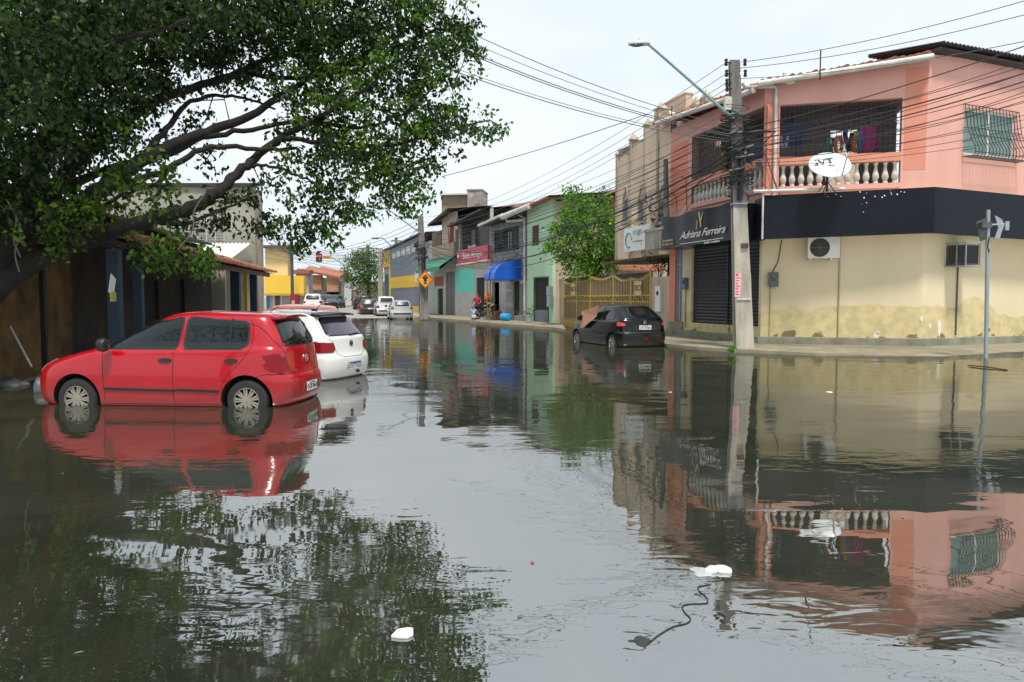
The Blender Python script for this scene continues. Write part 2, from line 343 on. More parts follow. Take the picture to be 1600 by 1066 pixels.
# ground floor walls
shL, shR = FA.x(1080), FA.x(1191); dL, dR = FA.x(1049), FA.x(1066)
shR = min(shR, FA.len-.12)
mb = MB(); cutwall(mb, FA, .45, FA.len, ZP, 3.4, [(dL,dR,ZP-.1,3.4),(shL,shR,.62,3.4)])
cutwall(mb, FB, 0, FB.len, ZP, 3.4, []); cutwall(mb, FC_, 0, 10, ZP, 3.4, [])
mb.build('wall', M_['yellow'], PB)
mb = MB(); mb.box(0,.449,0,.22,.3,3.4,FA.M); mb.build('pilaster', M_['orange_paint'], PB)
mb = MB(); mb.box(dL-.1,dR+.1,-.05,.2,.05,.62,FA.M); mb.build('doorstep', M_['dirty_concrete'], PB)
mb = MB()  # blue door: ribbed sheet
mb.box(dL,dR,.1,.14,.62,3.4,FA.M)
for i in range(4): x = dL+(dR-dL)*(i+.5)/4; mb.box(x-.035,x+.035,.07,.1,.66,3.38,FA.M)
mb.box(dL,dR,.06,.1,2.72,2.80,FA.M); mb.build('door', M_['bluedoor'], PB)
def shutter(F, x0, x1, z0, z1, y, parent, m, pitch=.11, name='roller_shutter'):
    mb = MB(); z = z0; k = 0
    while z < z1:
        h = min(pitch, z1-z); mb.prism([(x0,z),(x1,z),(x1,z+h),(x0,z+h)], y+.03, y+.05, F.M)
        mb.add([(x0,y+.028,z),(x1,y+.028,z),(x1,y-.008,z+h*.5),(x0,y-.008,z+h*.5),(x0,y+.028,z+h*.97),(x1,y+.028,z+h*.97)], [(0,1,2,3),(3,2,5,4)], F.M); z += pitch
    return mb.build(name, m, parent)
mid = FA.x(1134)
shutter(FA, shL, mid-.03, .62, 3.4, .08, PB, M_['shutter']); shutter(FA, mid+.03, shR, .62, 3.4, .08, PB, M_['shutter'])
mb = MB(); mb.box(mid-.03,mid+.03,.05,.13,.62,3.4,FA.M); mb.build('shutter_rail', M_['black_metal'], PB)
# plinth
def plinth():
    mb = MB(); pf = [FA.p(.0,.10,0), FA.p(FA.len,.12,0)+Vector((-.0,-.1,0)), FB.p(FB.len,.22,0), FC_.p(10,.22,0)]
    pbk = [FA.p(.0,-.2,0), FA.p(FA.len,-.2,0), FB.p(FB.len,-.2,0), FC_.p(10,-.2,0)]
    for i in range(3):
        n = 10
        for k in range(n):
            a = pf[i].lerp(pf[i+1], k/n); b = pf[i].lerp(pf[i+1], (k+1)/n); c = pbk[i].lerp(pbk[i+1], (k+1)/n); d = pbk[i].lerp(pbk[i+1], k/n)
            z = ZP+.004+.008*math.sin(k*2.3+i); z2 = ZP+.004+.008*math.sin(k*2.3+2.3+i) if k < n-1 else ZP+.004+.008*math.sin(i+1)
            mb.add([(a.x,a.y,-.3),(b.x,b.y,-.3),(b.x,b.y,z2),(a.x,a.y,z),(c.x,c.y,z2+.01),(d.x,d.y,z+.01)], [(0,1,2,3),(3,2,4,5)])
    return mb.build('plinth', M_['dirty_concrete'], PB)
plinth()
# upper walls
oA0, oA1 = FA.x(1079), FA.x(1192); oB0, oB1 = FB.x(1213), FB.x(1401); wC0, wC1 = FC_.x(1497), FC_.x(1576)
zoT, zoB, zr1, zr0 = 7.22, 5.55, 5.55, 4.80
mb = MB(); UP0 = 3.40
def top_at(F, z0, z1, x0, x1, thick=.22):   # sloping filler above the wall head
    mb.add([(x0,0,7.6),(x1,0,7.6),(x1,0,z1),(x0,0,z0),(x0,thick,7.6),(x1,thick,7.6),(x1,thick,z1),(x0,thick,z0)],
           [(0,1,2,3),(5,4,7,6),(3,2,6,7),(4,0,3,7),(1,5,6,2)], F.M)
cutwall(mb, FA, 0, FA.len, UP0, 7.6, [(oA0,oA1,4.78,zoT)]); cutwall(mb, FB, 0, FB.len, UP0, 7.6, [(oB0,oB1,4.78,zoT+.05)])
cutwall(mb, FC_, 0, 10, UP0, 7.6, [(wC0,wC1,5.75,7.1)])
top_at(FA, 7.85, 7.85, 0, FA.len); top_at(FB, 7.85, 8.45, 0, FB.len); top_at(FC_, 8.45, 8.9, 0, 10)
mb.build('wall', M_['pink'], PB)
# back of the house
mb = MB(); a = FA.p(0,-.0,0); b = FC_.p(10,0,0)
mb.hprism([(a.x+.3,a.y),(a.x+5,a.y+4),(b.x,b.y+4),(b.x,b.y)], 0, 7.6)
mb.hprism([(8.9,24.6),(8.9,27.5),(11.4,27.5),(11.4,23.6)], 0, 7.2); 
bk = MB()
# terrace back wall and floors seen through the openings
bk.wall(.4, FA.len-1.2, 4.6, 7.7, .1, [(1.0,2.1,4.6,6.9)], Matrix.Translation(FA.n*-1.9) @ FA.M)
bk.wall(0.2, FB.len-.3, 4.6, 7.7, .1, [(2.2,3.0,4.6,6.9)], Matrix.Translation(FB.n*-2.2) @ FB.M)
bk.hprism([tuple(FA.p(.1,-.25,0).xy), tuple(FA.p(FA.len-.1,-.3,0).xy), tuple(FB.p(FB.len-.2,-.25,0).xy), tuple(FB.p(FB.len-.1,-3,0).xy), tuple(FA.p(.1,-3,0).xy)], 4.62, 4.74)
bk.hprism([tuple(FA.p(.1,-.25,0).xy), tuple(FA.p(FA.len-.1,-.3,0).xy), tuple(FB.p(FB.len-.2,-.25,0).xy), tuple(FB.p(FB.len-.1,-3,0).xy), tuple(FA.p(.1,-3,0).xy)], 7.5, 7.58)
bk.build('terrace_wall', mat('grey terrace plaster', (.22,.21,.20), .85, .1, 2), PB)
# column between the openings painted orange
c0 = FA.x(1192); mb = MB(); mb.box(c0+.02,FA.len+.02,-.02,.24,4.60,7.3,FA.M); mb.box(-.0,oB0-.02,-.022,.24,4.60,7.3,FB.M); mb.build('pillar', M_['orange_paint'], PB)
mb = MB(); x0 = FB.x(1402); mb.box(x0+.05,FB.len-.02,-.006,.1,5.2,8.1,FB.M); mb.build('paint_patch', mat('orange over pink', (.60,.22,.14), .85, .08, 1.3, col2=(.64,.285,.215), c2amt=.7), PB)
mb = MB(); mb.box(.02,oA0-.3,-.006,.1,4.9,7.2,FA.M); mb.build('paint_patch', mat('orange stain over pink', (.66,.22,.12), .85, .08, .9, col2=(.62,.27,.2), c2amt=.85), PB)
# balustrades
BP = [(0,.045),(.02,.075),(.06,.075),(.075,.05),(.12,.075),(.20,.098),(.28,.085),(.38,.055),(.48,.042),(.55,.05),(.565,.07),(.60,.075),(.62,.06)]
bal = None
def balusters(F, x0, x1, n, name='baluster'):
    global bal
    for i in range(n):
        x = x0+(x1-x0)*(i+.5)/n; p = F.p(x,-.10,4.84)
        if bal is None:
            mb = MB(); mb.lathe([(r*1.0, z*1.02) for z, r in BP], n=10); bal = mb.build(name, M_['baluster'], None, smooth=True); bal.parent = PB; o = bal
        else: o = bal.copy(); C.objects.link(o)
        o.location = p-PB.location; o.rotation_euler = (0,0,F.ang)
balusters(FA, oA0, oA1, 17); balusters(FB, oB0, oB1, 13)
def rail(F, x0, x1, name, z0, z1, m, out=.06):
    mb = MB(); mb.box(x0+.003,x1-.003,-out,.2,z0,z1,F.M); return mb.build(name, m, PB)
for F, a, b in ((FA,oA0,oA1),(FB,oB0,oB1)):
    rail(F, a, b, 'handrail', 5.47, 5.72, mat('pink orange rail', (.66,.27,.18), .8, .08, 2)); rail(F, a, b, 'rail_base', 4.70, 4.84, M_['pink'])
# wire mesh in the openings above the rails
def grille(F, x0, x1, z0, z1, y, dx, dz, r, m, name='grille', scroll=False):
    mb = MB(); k = int((x1-x0)/dx)
    for i in range(k+1): x = x0+(x1-x0)*i/k; mb.box(x-r,x+r,y-r,y+r,z0,z1,F.M)
    k = int((z1-z0)/dz)
    for i in range(k+1): z = z0+(z1-z0)*i/k; mb.box(x0,x1,y-r*.8,y+r*.8,z-r,z+r,F.M)
    if scroll:
        nn = int((x1-x0)/.28)
        for i in range(nn):
            c = x0+(x1-x0)*(i+.5)/nn
            mb.tube([F.M @ Vector((c+.11*math.cos(t)*(1-t/14), y-.01, scroll+.11*math.sin(t)*(1-t/14))) for t in [j*.6 for j in range(16)]], .006, 4, Matrix.Identity(4))
    return mb.build(name, m, PB)
grille(FA, oA0+.02, oA1-.02, 5.73, 7.2, .06, .16, .2, .007, M_['black_metal'])
grille(FB, oB0+.02, oB1-.02, 5.73, 7.22, .06, .13, .16, .007, M_['black_metal'], scroll=6.55)
mb = MB(); mb.wall(oA0-.03,oA1+.03,4.78,zoT+.04,.03,[(oA0+.02,oA1-.02,4.0,zoT)],Matrix.Translation(FA.n*.012)@FA.M); mb.build('opening_trim', mat('dark opening trim', (.12,.10,.09), .8), PB)
# sloping terrace shades
# window on the right face with belly grille
mb = MB(); mb.box(wC0+.03,wC1-.03,.1,.12,5.78,7.07,FC_.M); wn = mb.build('window', M_['greenglass'], PB)
mb = MB()
for a, b, c, d in ((wC0,wC1,7.04,7.1),(wC0,wC1,5.75,5.81),(wC0,wC0+.05,5.8,7.05),(wC1-.05,wC1,5.8,7.05),((wC0+wC1)/2-.03,(wC0+wC1)/2+.03,5.8,7.05)): mb.box(a,b,.05,.1,c,d,FC_.M)
f_ = mb.build('frame', M_['white'], None); f_.parent = wn; f_.location = -PB.location
mb = MB(); n = 17
for i in range(n):
    x = wC0-.06+(wC1-wC0+.12)*i/(n-1)
    mb.tube([(x,-.06,7.18),(x,-.10,6.9),(x,-.16,6.5),(x,-.3,6.1),(x,-.42,5.9),(x,-.42,5.72),(x,-.36,5.66),(x,-.06,5.66)], .011, 4, FC_.M)
for z, y in ((7.18,-.06),(6.5,-.16),(6.28,-.24),(5.75,-.43),(5.66,-.06),(5.66,-.36)): mb.tube([(wC0-.07,y,z),(wC1+.07,y,z)], .013, 4, FC_.M)
for x in (wC0-.06,wC1+.06):
    mb.tube([(x,0,7.18),(x,-.06,7.18)], .011, 4, FC_.M); mb.tube([(x,0,5.66),(x,-.36,5.66)], .011, 4, FC_.M)
    for z, y in ((6.5,-.16),(6.1,-.3),(5.85,-.42)): mb.tube([(x,0,z),(x,y,z)], .01, 4, FC_.M)
for i in range(9):
    c = wC0+(wC1-wC0)*(i+.5)/9
    for q in (0, 1): mb.tube([(c+.07*math.cos(t)*(1-t/9), -.2-.0*t, 6.42-q*.17+.07*math.sin(t)*(1-t/9)*(1 if q else -1)) for t in [j*.7 for j in range(9)]], .006, 4, FC_.M)
mb.build('window_grille', flat('dark green iron', (.02,.028,.026), .5), PB)
# black fascia band on brackets
def band(F0, F1, pts, z0, z1, m, name, th=.10):
    mb = MB(); n = len(pts)
    for i in range(n-1):
        (a, za, zb), (b, zc, zd) = pts[i], pts[i+1]
        d = (b-a).normalized(); nn = Vector((d.y, -d.x, 0))*-th
        mb.add([(a.x,a.y,za),(b.x,b.y,zc),(b.x,b.y,zd),(a.x,a.y,zb),(a.x+nn.x,a.y+nn.y,za),(b.x+nn.x,b.y+nn.y,zc),(b.x+nn.x,b.y+nn.y,zd),(a.x+nn.x,a.y+nn.y,zb)],
               [(0,1,2,3),(5,4,7,6),(3,2,6,7),(1,0,4,5),(4,0,3,7),(1,5,6,2)])
    return mb.build(name, m, PB)
off = .62
pA = FA.p(FA.x(1176,off)-.05,off,0); pB0 = Vector((7.35,21.75,0)); pB1 = FB.p(FB.len+.0,off,0)+Vector((.1,0,0)); pC1 = FC_.p(10,off,0)
zt = lambda px, py, P: CAMZ+(ray(px,py).z/ray(px,py).y)*P.y
P0 = pB0; q = [(P0, zt(1172,374,P0), zt(1172,306,P0)), (pB1, zt(1440,364,pB1), zt(1440,292,pB1)), (pC1, 3.18, 4.52)]
ps = q[0][0].lerp(q[1][0], .5)
fas = band(None, None, q, 0, 0, M_['fascia'], 'fascia')
mb = MB(); # returns and soffit
a, b, c = q[0][0], q[1][0], q[2][0]
za, zb, zc = q[0][1]+.03, q[1][1]+.03, q[2][1]+.03
wa, wb, wc = FB.p(.05,-.02,0), FB.p(FB.len,-.02,0), FC_.p(10,-.02,0)
mb.add([(a.x,a.y,za),(b.x,b.y,zb),(wb.x,wb.y,zb),(wa.x,wa.y,za),(c.x,c.y,zc),(wc.x,wc.y,zc)], [(0,3,2,1),(1,2,5,4)])
mb.add([(a.x,a.y,q[0][2]-.05),(b.x,b.y,q[1][2]-.05),(wb.x,wb.y,q[1][2]-.05),(wa.x,wa.y,q[0][2]-.05),(c.x,c.y,q[2][2]-.05),(wc.x,wc.y,q[2][2]-.05)], [(0,1,2,3),(1,4,5,2)])
mb.build('soffit', M_['soffit'], PB)
mb = MB(); mb.box(-.02,.06,-.02,.75,3.2,4.45,Matrix.Translation((a.x,a.y+.05,0))); mb.build('fascia_end', M_['fascia'], PB)
mb = MB(); mb.tube([(a.x-.04,a.y-.02,q[0][1]),(a.x-.04,a.y-.02,q[0][2]+.1)], .03, 8); mb.tube([(a.x-.32,a.y-.02,q[0][2]+.12),(a.x+2.2,a.y-.33,q[0][2]+.15)], .05, 8); mb.build('drain_pipe', M_['white_pvc'], PB)
# bird droppings / chipped paint on the band
mb = MB(); rr = random.Random(3)
for i in range(20):
    t = rr.random(); u_ = rr.gauss(.55,.13); pp = a.lerp(b, u_ % 1); z = q[0][2]+(q[1][2]-q[0][2])*u_-abs(rr.gauss(0,.18))-.02; r_ = rr.uniform(.006,.022)
    mb.lathe([(r_,-.003),(r_*.7,.002)], (pp.x,pp.y-.003,z), 6, 'y')
mb.build('chipped_paint', M_['text_white'], PB)
# gutter, roof edge, down pipes
def along(F, pts, y=None): return [F.p(x, o, z) for x, o, z in pts]
def gutter(F, pts, r, name='gutter'):
    mb = MB(); mb.tube([F.p(x,o,z) for x,o,z in pts], r, 10); return mb.build(name, M_['white_pvc'], PB, smooth=60)
gA0 = FA.on(1026,193,.55); gA1 = FA.on(1200,131,.45)
gutter(FA, [(gA0[0],.55,gA0[1]),(FA.len*.6,.5,(gA0[1]*.4+gA1[1]*.6)),(FA.len+.1,.45,gA1[1])], .085)
zB0 = FB.on(1200,131,.35)[1]; zB1 = FB.on(1438,90,.35)[1]
gutter(FB, [(-.25,.5,zB0-.02),(1.2,.4,zB0+(zB1-zB0)*.30),(FB.len,.38,zB1)], .085)
mb = MB()
for F, x0, x1, za, zb, ov in ((FA,-.6,FA.len+.2,gA0[1]+.12,gA1[1]+.12,.45),(FB,-.1,FB.len+.1,zB0+.10,zB1+.12,.32)):
    n = int((x1-x0)/.21)
    for i in range(n):
        x = x0+(x1-x0)*i/n; t = i/n; z = za+(zb-za)*t+.02*math.sin(i*1.9); rr2 = .07
        mb.tube([F.p(x,ov+.04*math.sin(i*3.1),z), F.p(x,-1.6,z+.42)], rr2, 7)
    mb.add([(x0,-ov,za-.06),(x1,-ov,zb-.06),(x1,1.9,zb+.4),(x0,1.9,za+.4)], [(0,1,2,3)], F.M)
mb.build('roof', M_['tile'], PB)
# corrugated sheet roof over the right face
mb = MB(); n = 60; vs = []; fs = []
for i in range(n*3+1):
    x = .05+i/(n*3)*9.9; zz = 8.66+.045*math.sin(i*2*math.pi/3.0)+.012*x
    vs += [(x,-.38,zz+.02),(x,2.2,zz+.4)]
for i in range(n*3): fs.append((2*i,2*i+2,2*i+3,2*i+1))
mb.add(vs, fs, FC_.M); mb.add([(x,y,z-.05) for x,y,z in vs], [tuple(reversed(f)) for f in fs], FC_.M); mb.build('roof_sheet', M_['darktile'], PB)
mb = MB(); mb.box(.05,10,-.3,.02,8.50,8.57,FC_.M); mb.build('eave_board', M_['darktile'], PB)
mb = MB(); xd = FB.x(1213)-.13
mb.tube([FB.p(xd,.07,q[0][2]),FB.p(xd,.07,7.72),FB.p(xd-.05,.1,7.8),FB.p(xd-.9,.3,7.78),FB.p(xd-1.0,.4,7.9)], .058, 10)
mb.tube([FB.p(xd+.2,.35,8.1),FB.p(xd+.2,.38,7.86),FB.p(xd+.3,.38,7.8),FB.p(xd+.48,.38,7.82)], .055, 10); mb.build('downpipe', M_['white_pvc'], PB, smooth=60)
# iron hooks and thin conduits
mb = MB()
for px, ya, yb in ((1073,282,331),(1058,308,334)):
    x, z0 = FA.on(px, yb, .05); _, z1 = FA.on(px, ya, .05)
    mb = MB(); mb.tube([FA.p(x+.08,.08,z0),FA.p(x,.1,z1),FA.p(x-.03,.2,z1+.12),FA.p(x-.1,.3,z1+.1)], .013, 5); mb.build('iron_hook', M_['rust'], PB)
x, z = FB.on(1203,290,.1); mb = MB(); mb.tube([FB.p(x+.35,.12,z-.5),FB.p(x-.1,.15,z+.75),FB.p(x-.2,.16,z+.95),FB.p(x-.1,.16,z+1.08),FB.p(x+.05,.16,z+1.0)], .015, 5)
mb.build('iron_hook', M_['rust'], PB)
for nm, F, px, ya, yb in (('conduit',FB,1313,373,527),('conduit',FC_,1497,418,524),('conduit',FB,1204,447,526),('conduit',FA,1071,452,512),('conduit',FA,1058,500,512)):
    if px == 1058: continue
    x, z1 = F.on(px, ya, .03); _, z0 = F.on(px, yb, .03); mb = MB(); mb.tube([F.p(x,.03,z0),F.p(x,.03,z1)], .022, 6); mb.build(nm, mat('stained pipe', (.45,.40,.25), .7, .2, 6, streak=True) if px != 1497 else M_['cable_grey'], PB)
mb = MB(); x, z = FB.on(1222,372,.03); x2, z2 = FB.on(1216,408,.03); x3, z3 = FB.on(1206,428,.05); mb.tube([FB.p(x,.03,z),FB.p(x2,.03,z2),FB.p(x3,.06,z3)], .014, 5); mb.build('conduit', M_['cable'], PB)
# small patches of bare filler on the yellow wall
mb = MB(); rr = random.Random(8)
for px, py, w_, h_ in ((1468,512,6,17),(1440,498,4,5),(1453,509,3,6),(1369,524,6,6),(1372,520,4,4)):
    F = FB if px < 1440 else FC_; x, z = F.on(px, py, .003); k = 50.0
    mb.add([(x+w_/k*math.cos(t)*rr.uniform(.5,1.0), -.003, z+h_/k*math.sin(t)*rr.uniform(.6,1)) for t in [j*math.pi/6 for j in range(12)]], [tuple(range(12))], F.M)
mb.build('filler_patch', mat('white filler', (.72,.68,.62), .9, .06, 4), PB)
# ---- things on the building
def banner():
    off = .95; x0, x1 = FA.x(1032,off), FA.x(1147,off); z1, z0 = FA.on(1090,327,off)[1], FA.on(1090,382,off)[1]
    t = thing('shop_banner', 'black vinyl shop banner with handwritten white lettering over the roller shutter', 'sign', FA.p((x0+x1)/2,off,z0))
    mb = MB(); n = 24; vs = []
    for i in range(n+1):
        a = i/n; x = x0+(x1-x0)*a; y = -off+.015*math.sin(a*9)-.01*math.sin(a*23); sag = -.05*math.sin(a*math.pi*2.0)**2-.03*(math.sin(a*7)>.7)
        vs += [(x,y,z0+.0*sag),(x,y+.015,z0+(z1-z0)*.5),(x,y,z1+sag+(.03 if i in (0,n) else 0))]
    mb.add(vs, [(3*i,3*i+3,3*i+4,3*i+1) for i in range(n)]+[(3*i+1,3*i+4,3*i+5,3*i+2) for i in range(n)], FA.M)
    mb.add([(x,y+.02,z) for x,y,z in vs], [(3*i+1,3*i+4,3*i+3,3*i) for i in range(n)]+[(3*i+2,3*i+5,3*i+4,3*i+1) for i in range(n)], FA.M)
    mb.box(x0,x0+.04,-off+.03,0,z0,z1-.06,FA.M); mb.box(x1-.04,x1,-off+.03,0,z0,z1-.06,FA.M)
    mb.box(x0+.04,x1-.04,-off+.04,-.0,z0+.0,z0+.04,FA.M)
    mb.build('banner_sheet', M_['banner'], t, smooth=True)
    def TM(px, py): 
        x, z = FA.on(px, py, off+.03); return FA.M @ Matrix.Translation((x,-off-.03,z))
    hgt = (z1-z0); mb = MB(); w_ = x1-x0
    text_mb(mb, 'Adriana Ferreira', hgt*.30, TM(1095,364), .001, .55, .88, xs=1.2*(w_*.56)/(hgt*.30*6.6)*1.0)
    x, z = FA.on(1095,377,off+.03); mb.box(x-w_*.28,x+w_*.28,-off-.032,-off-.028,z-.01,z+.01,FA.M)
    text_mb(mb, 'Studio Cosmético', hgt*.095, TM(1112,378), .003, xs=1.2); mb.build('lettering', M_['text_white'], t)
    mb = MB(); text_mb(mb, '@ studiobeleza', hgt*.10, TM(1043,376), .003, xs=1.1); text_mb(mb, '85 98670 1252', hgt*.10, TM(1043,382.0), .003, xs=1.1)
    x, z = FA.on(1093,345,off+.03)
    mb.prism([(x-.08,z+.28),(x+.0,z+.30),(x+.12,z-.18),(x+.06,z-.22)], -off-.034, -off-.03, FA.M); mb.prism([(x-.22,z-.26),(x-.18,z-.26),(x-.14,z+.0),(x-.17,z+.02)], -off-.034, -off-.03, FA.M)
    mb.prism([(x+.08,z+.05),(x+.18,z+.26),(x+.22,z+.24),(x+.11,z-.02)], -off-.036, -off-.032, FA.M); mb.build('emblem', M_['gold'], t)
banner()
def ac_unit():
    x, z = FB.on(1287,387,.3); t = thing('air_conditioner', 'cream split condenser with round fan grille hung under the black fascia', 'air conditioner', FB.p(x,.3,z-.35))
    x0, z1 = FB.on(1263,371,.45); x1, z0 = FB.on(1312,403,.45); mb = MB(); mb.box(x0,x1,-.45,-.08,z0,z1,FB.M); mb.build('casing', M_['ac_white'], t)
    cx = x0+(x1-x0)*.37; cz = (z0+z1)/2; r = (z1-z0)*.44; mb = MB(); mb.lathe([(r,0),(r,-.01),(r*.2,-.012)], FB.M.inverted() @ FB.p(cx,.452,cz), 24, 'y', FB.M); mb.build('fan_opening', M_['dark'], t)
    mb = MB()
    for k in range(1, 7): 
        rr_ = r*k/6; mb.tube([(cx+rr_*math.cos(a),-.475,cz+rr_*math.sin(a)) for a in [j*math.pi/12 for j in range(25)]], .006, 4, FB.M, False)
    for k in range(8): a = k*math.pi/4; mb.tube([(cx,-.48,cz),(cx+r*math.cos(a),-.475,cz+r*math.sin(a))], .006, 4, FB.M)
    mb.build('fan_guard', flat('grey guard', (.16,.16,.15), .6), t)
    mb = MB(); mb.box(x0+.04,x0+.09,-.47,0,z0-.05,z0-.004,FB.M); mb.box(x1-.25,x1-.2,-.47,0,z0-.05,z0-.004,FB.M)
    for k in range(5): mb.box(x1-.30,x1-.05,-.458,-.452,z1-.1-k*.03,z1-.088-k*.03,FB.M)
    mb.build('bracket', M_['ac_white'], t)
ac_unit()
def window_ac():
    F = FC_; x, z0 = F.on(1503,417,.3); z1 = F.on(1503,380,.3)[1]; t = thing('air_conditioner', 'dark window air conditioner in a metal cage jutting from the yellow wall on the right', 'air conditioner', F.p(x,.3,z0))
    x0, x1 = x-.31, x+.31; mb = MB(); mb.box(x0+.03,x1-.03,-.6,0,z0+.05,z1-.06,F.M); mb.build('casing', flat('grey brown casing', (.10,.095,.09), .6), t)
    mb = MB()
    for k in range(14): xx = x0+.06+(x1-x0-.12)*k/13; mb.box(xx-.008,xx+.008,-.612,-.6,z0+.08,z1-.1,F.M)
    for k in range(10): yy = -.55+.05*k; mb.box(x0+.018,x0+.03,yy-.006,yy+.006,z0+.1,z1-.1,F.M)
    mb.build('vents', M_['black_metal'], t)
    mb = MB(); mb.box(x0-.06,x1+.08,-.66,0,z0-.0,z0+.03,F.M)
    for a, b in ((x0,-.62),(x1,-.62),(x0,-.35)): mb.box(a-.015,a+.015,b-.015,b+.015,z0+.03,z1-.01,F.M)
    mb.box(x0-.02,x1+.02,-.64,-.60,z1-.02,z1+.01,F.M); mb.box(x0-.02,x0+.01,-.6,0,z1-.02,z1+.01,F.M); mb.build('cage', M_['galv'], t)
window_ac()
def meter(F, px, py, m1, label):
    x, z = F.on(px, py, .08); t = thing('electricity_meter', label, 'electricity meter', F.p(x,.08,z-.2)); s_ = 1.0
    mb = MB(); mb.box(x-.13,x+.13,-.14,0,z-.2,z+.2,F.M); mb.box(x-.15,x+.15,-.155,-.14,z-.22,z+.22,F.M); mb.build('box', m1, t)
    mb = MB(); mb.lathe([(.075,0),(.07,-.03),(.03,-.04)], (x,-.156,z+.07), 14, 'y', F.M); mb.box(x-.06,x+.06,-.162,-.156,z-.15,z-.06,F.M); mb.build('dial', M_['glass'], t)
meter(FB, 1208, 437, mat('grey meter box', (.13,.125,.115), .6), 'grey electricity meter box on the yellow wall just right of the roller shutter')
meter(FA, 1070, 443, mat('blue grey meter box', (.13,.16,.22), .5), 'blue-grey electricity meter box on the strip between the blue door and the shutter')
def dish():
    P = W(1297,257,20.95); t = thing('satellite_dish', 'white oval satellite dish with black letters standing on top of the black fascia', 'satellite dish', (P.x,P.y,4.5))
    Mx = Matrix.Translation(P) @ Matrix.Rotation(R(-12),4,'Y') @ Matrix.Rotation(R(-36),4,'X') @ Matrix.Rotation(R(6),4,'Z')
    # dish facing local -y, tilted up
    mb = MB(); n = 32; rings = 6; vs = [(0,.09,0)]
    for k in range(1, rings+1):
        r = k/rings
        for j in range(n): a = 2*math.pi*j/n; vs.append((.58*r*math.cos(a), .09*(1-r*r)-.0, .46*r*math.sin(a)))
    fs = [(0,1+j,1+(j+1)%n) for j in range(n)]+[(1+(k-1)*n+j,1+k*n+j,1+k*n+(j+1)%n,1+(k-1)*n+(j+1)%n) for k in range(1,rings) for j in range(n)]
    mb.add(vs, fs, Mx); mb.add([(x,y+.025,z) for x,y,z in vs], [tuple(reversed(f)) for f in fs], Mx)
    mb.tube([(.585*math.cos(2*math.pi*j/n),.012,.465*math.sin(2*math.pi*j/n)) for j in range(n+1)], .014, 6, Mx, False); mb.build('reflector', M_['dish'], t, smooth=True)
    mb = MB(); text_mb(mb, 'GVT', .30, Mx @ Matrix.Translation((-.17,.035,.16)), .004, xs=1.25)
    mb.tube([(.05+.10*math.cos(a),.035,.04+.07*math.sin(a)) for a in [math.pi*(1.05+.9*j/8) for j in range(9)]], .014, 5, Mx); mb.build('lettering', M_['text_black'], t)
    mb = MB(); mb.tube([Mx@Vector((.16,.03,-.46)), Mx@Vector((.24,-.42,-.22)), Mx@Vector((.26,-.52,.12))], .02, 6); mb.tube([Mx@Vector((.2,-.54,.10)), Mx@Vector((.32,-.50,.17))], .035, 8); mb.build('feed_arm', M_['galv'], t)
    b = P+Vector((-.02,.12,-.1)); mb = MB(); mb.tube([b,(b.x,b.y,4.5)], .035, 8)
    for dx, dy in ((-.25,0),(.25,.05),(0,.25)): mb.tube([(b.x,b.y,4.8),(b.x+dx,b.y+dy,4.5)], .014, 5)
    mb.build('mast', M_['black_metal'], t)
dish()
# washing on the terrace
def cloth(F, px, py, w_, h_, col, name, label, cat, off=-.45, seed=0):
    x, z = F.on(px, py, off); mb = MB(); n = 10; m_ = 6; rr = random.Random(seed); vs = []; ph = rr.random()*6
    for j in range(m_+1):
        b = j/m_
        for i in range(n+1):
            a = i/n; sh = 1-.12*math.sin(b*3); xx = (a-.5)*w_*sh+.03*math.sin(b*5+ph); vs.append((x+xx, -off+.05*math.sin(a*14+ph)*(.4+b)+.02*math.sin(b*8), z+h_/2-b*h_*(1-.04*math.sin(a*9+ph))))
    mb.add(vs, [(j*(n+1)+i,(j+1)*(n+1)+i,(j+1)*(n+1)+i+1,j*(n+1)+i+1) for j in range(m_) for i in range(n)], F.M)
    mb.add([(p[0],p[1]+.008,p[2]) for p in vs], [(j*(n+1)+i+1,(j+1)*(n+1)+i+1,(j+1)*(n+1)+i,j*(n+1)+i) for j in range(m_) for i in range(n)], F.M)
    single(mb, name, mat('cloth '+name+str(seed), col, .9, .15, 6), label, cat, 'washing hung on the upstairs terrace', True)
for i, (px, py, w_, h_, col, nm, lb) in enumerate([
    (1356,217,.42,.75,(.35,.03,.20),'blouse','magenta and purple patterned blouse, rightmost and largest of the washing'),
    (1369,222,.20,.55,(.22,.03,.14),'dress','dark magenta garment hanging just right of the patterned blouse'),
    (1343,222,.16,.62,(.03,.33,.58),'towel','bright blue towel between the orange cloth and the magenta blouse'),
    (1336,222,.15,.62,(.75,.33,.03),'towel','orange towel in the row of washing'),
    (1329,222,.11,.55,(.02,.03,.05),'trousers','black garment just left of the orange towel'),
    (1322,220,.15,.65,(.05,.04,.16),'trousers','navy trousers left of the black garment in the washing row'),
    (1314,224,.13,.48,(.62,.14,.16),'towel','coral red cloth between the cream cloth and the navy trousers'),
    (1307,225,.12,.5,(.66,.5,.25),'towel','cream striped cloth left of the coral red one'),
    (1301,227,.09,.42,(.45,.03,.06),'towel','narrow crimson cloth between the cream and the turquoise ones'),
    (1296,227,.13,.45,(.03,.40,.42),'towel','turquoise towel, leftmost of the bright washing row')]):
    cloth(FB, px, py, w_, h_, col, nm, lb, 'clothes', seed=i)
cloth(FB, 1240, 212, .75, .75, (.03,.05,.12), 'shirt', 'dark navy shirt hanging behind the cables in the left of the wide terrace opening', 'clothes', seed=20)
cloth(FB, 1226, 222, .35, .35, (.5,.5,.6), 'towel', 'pale lilac cloth hanging beside the navy shirt', 'clothes', seed=21)
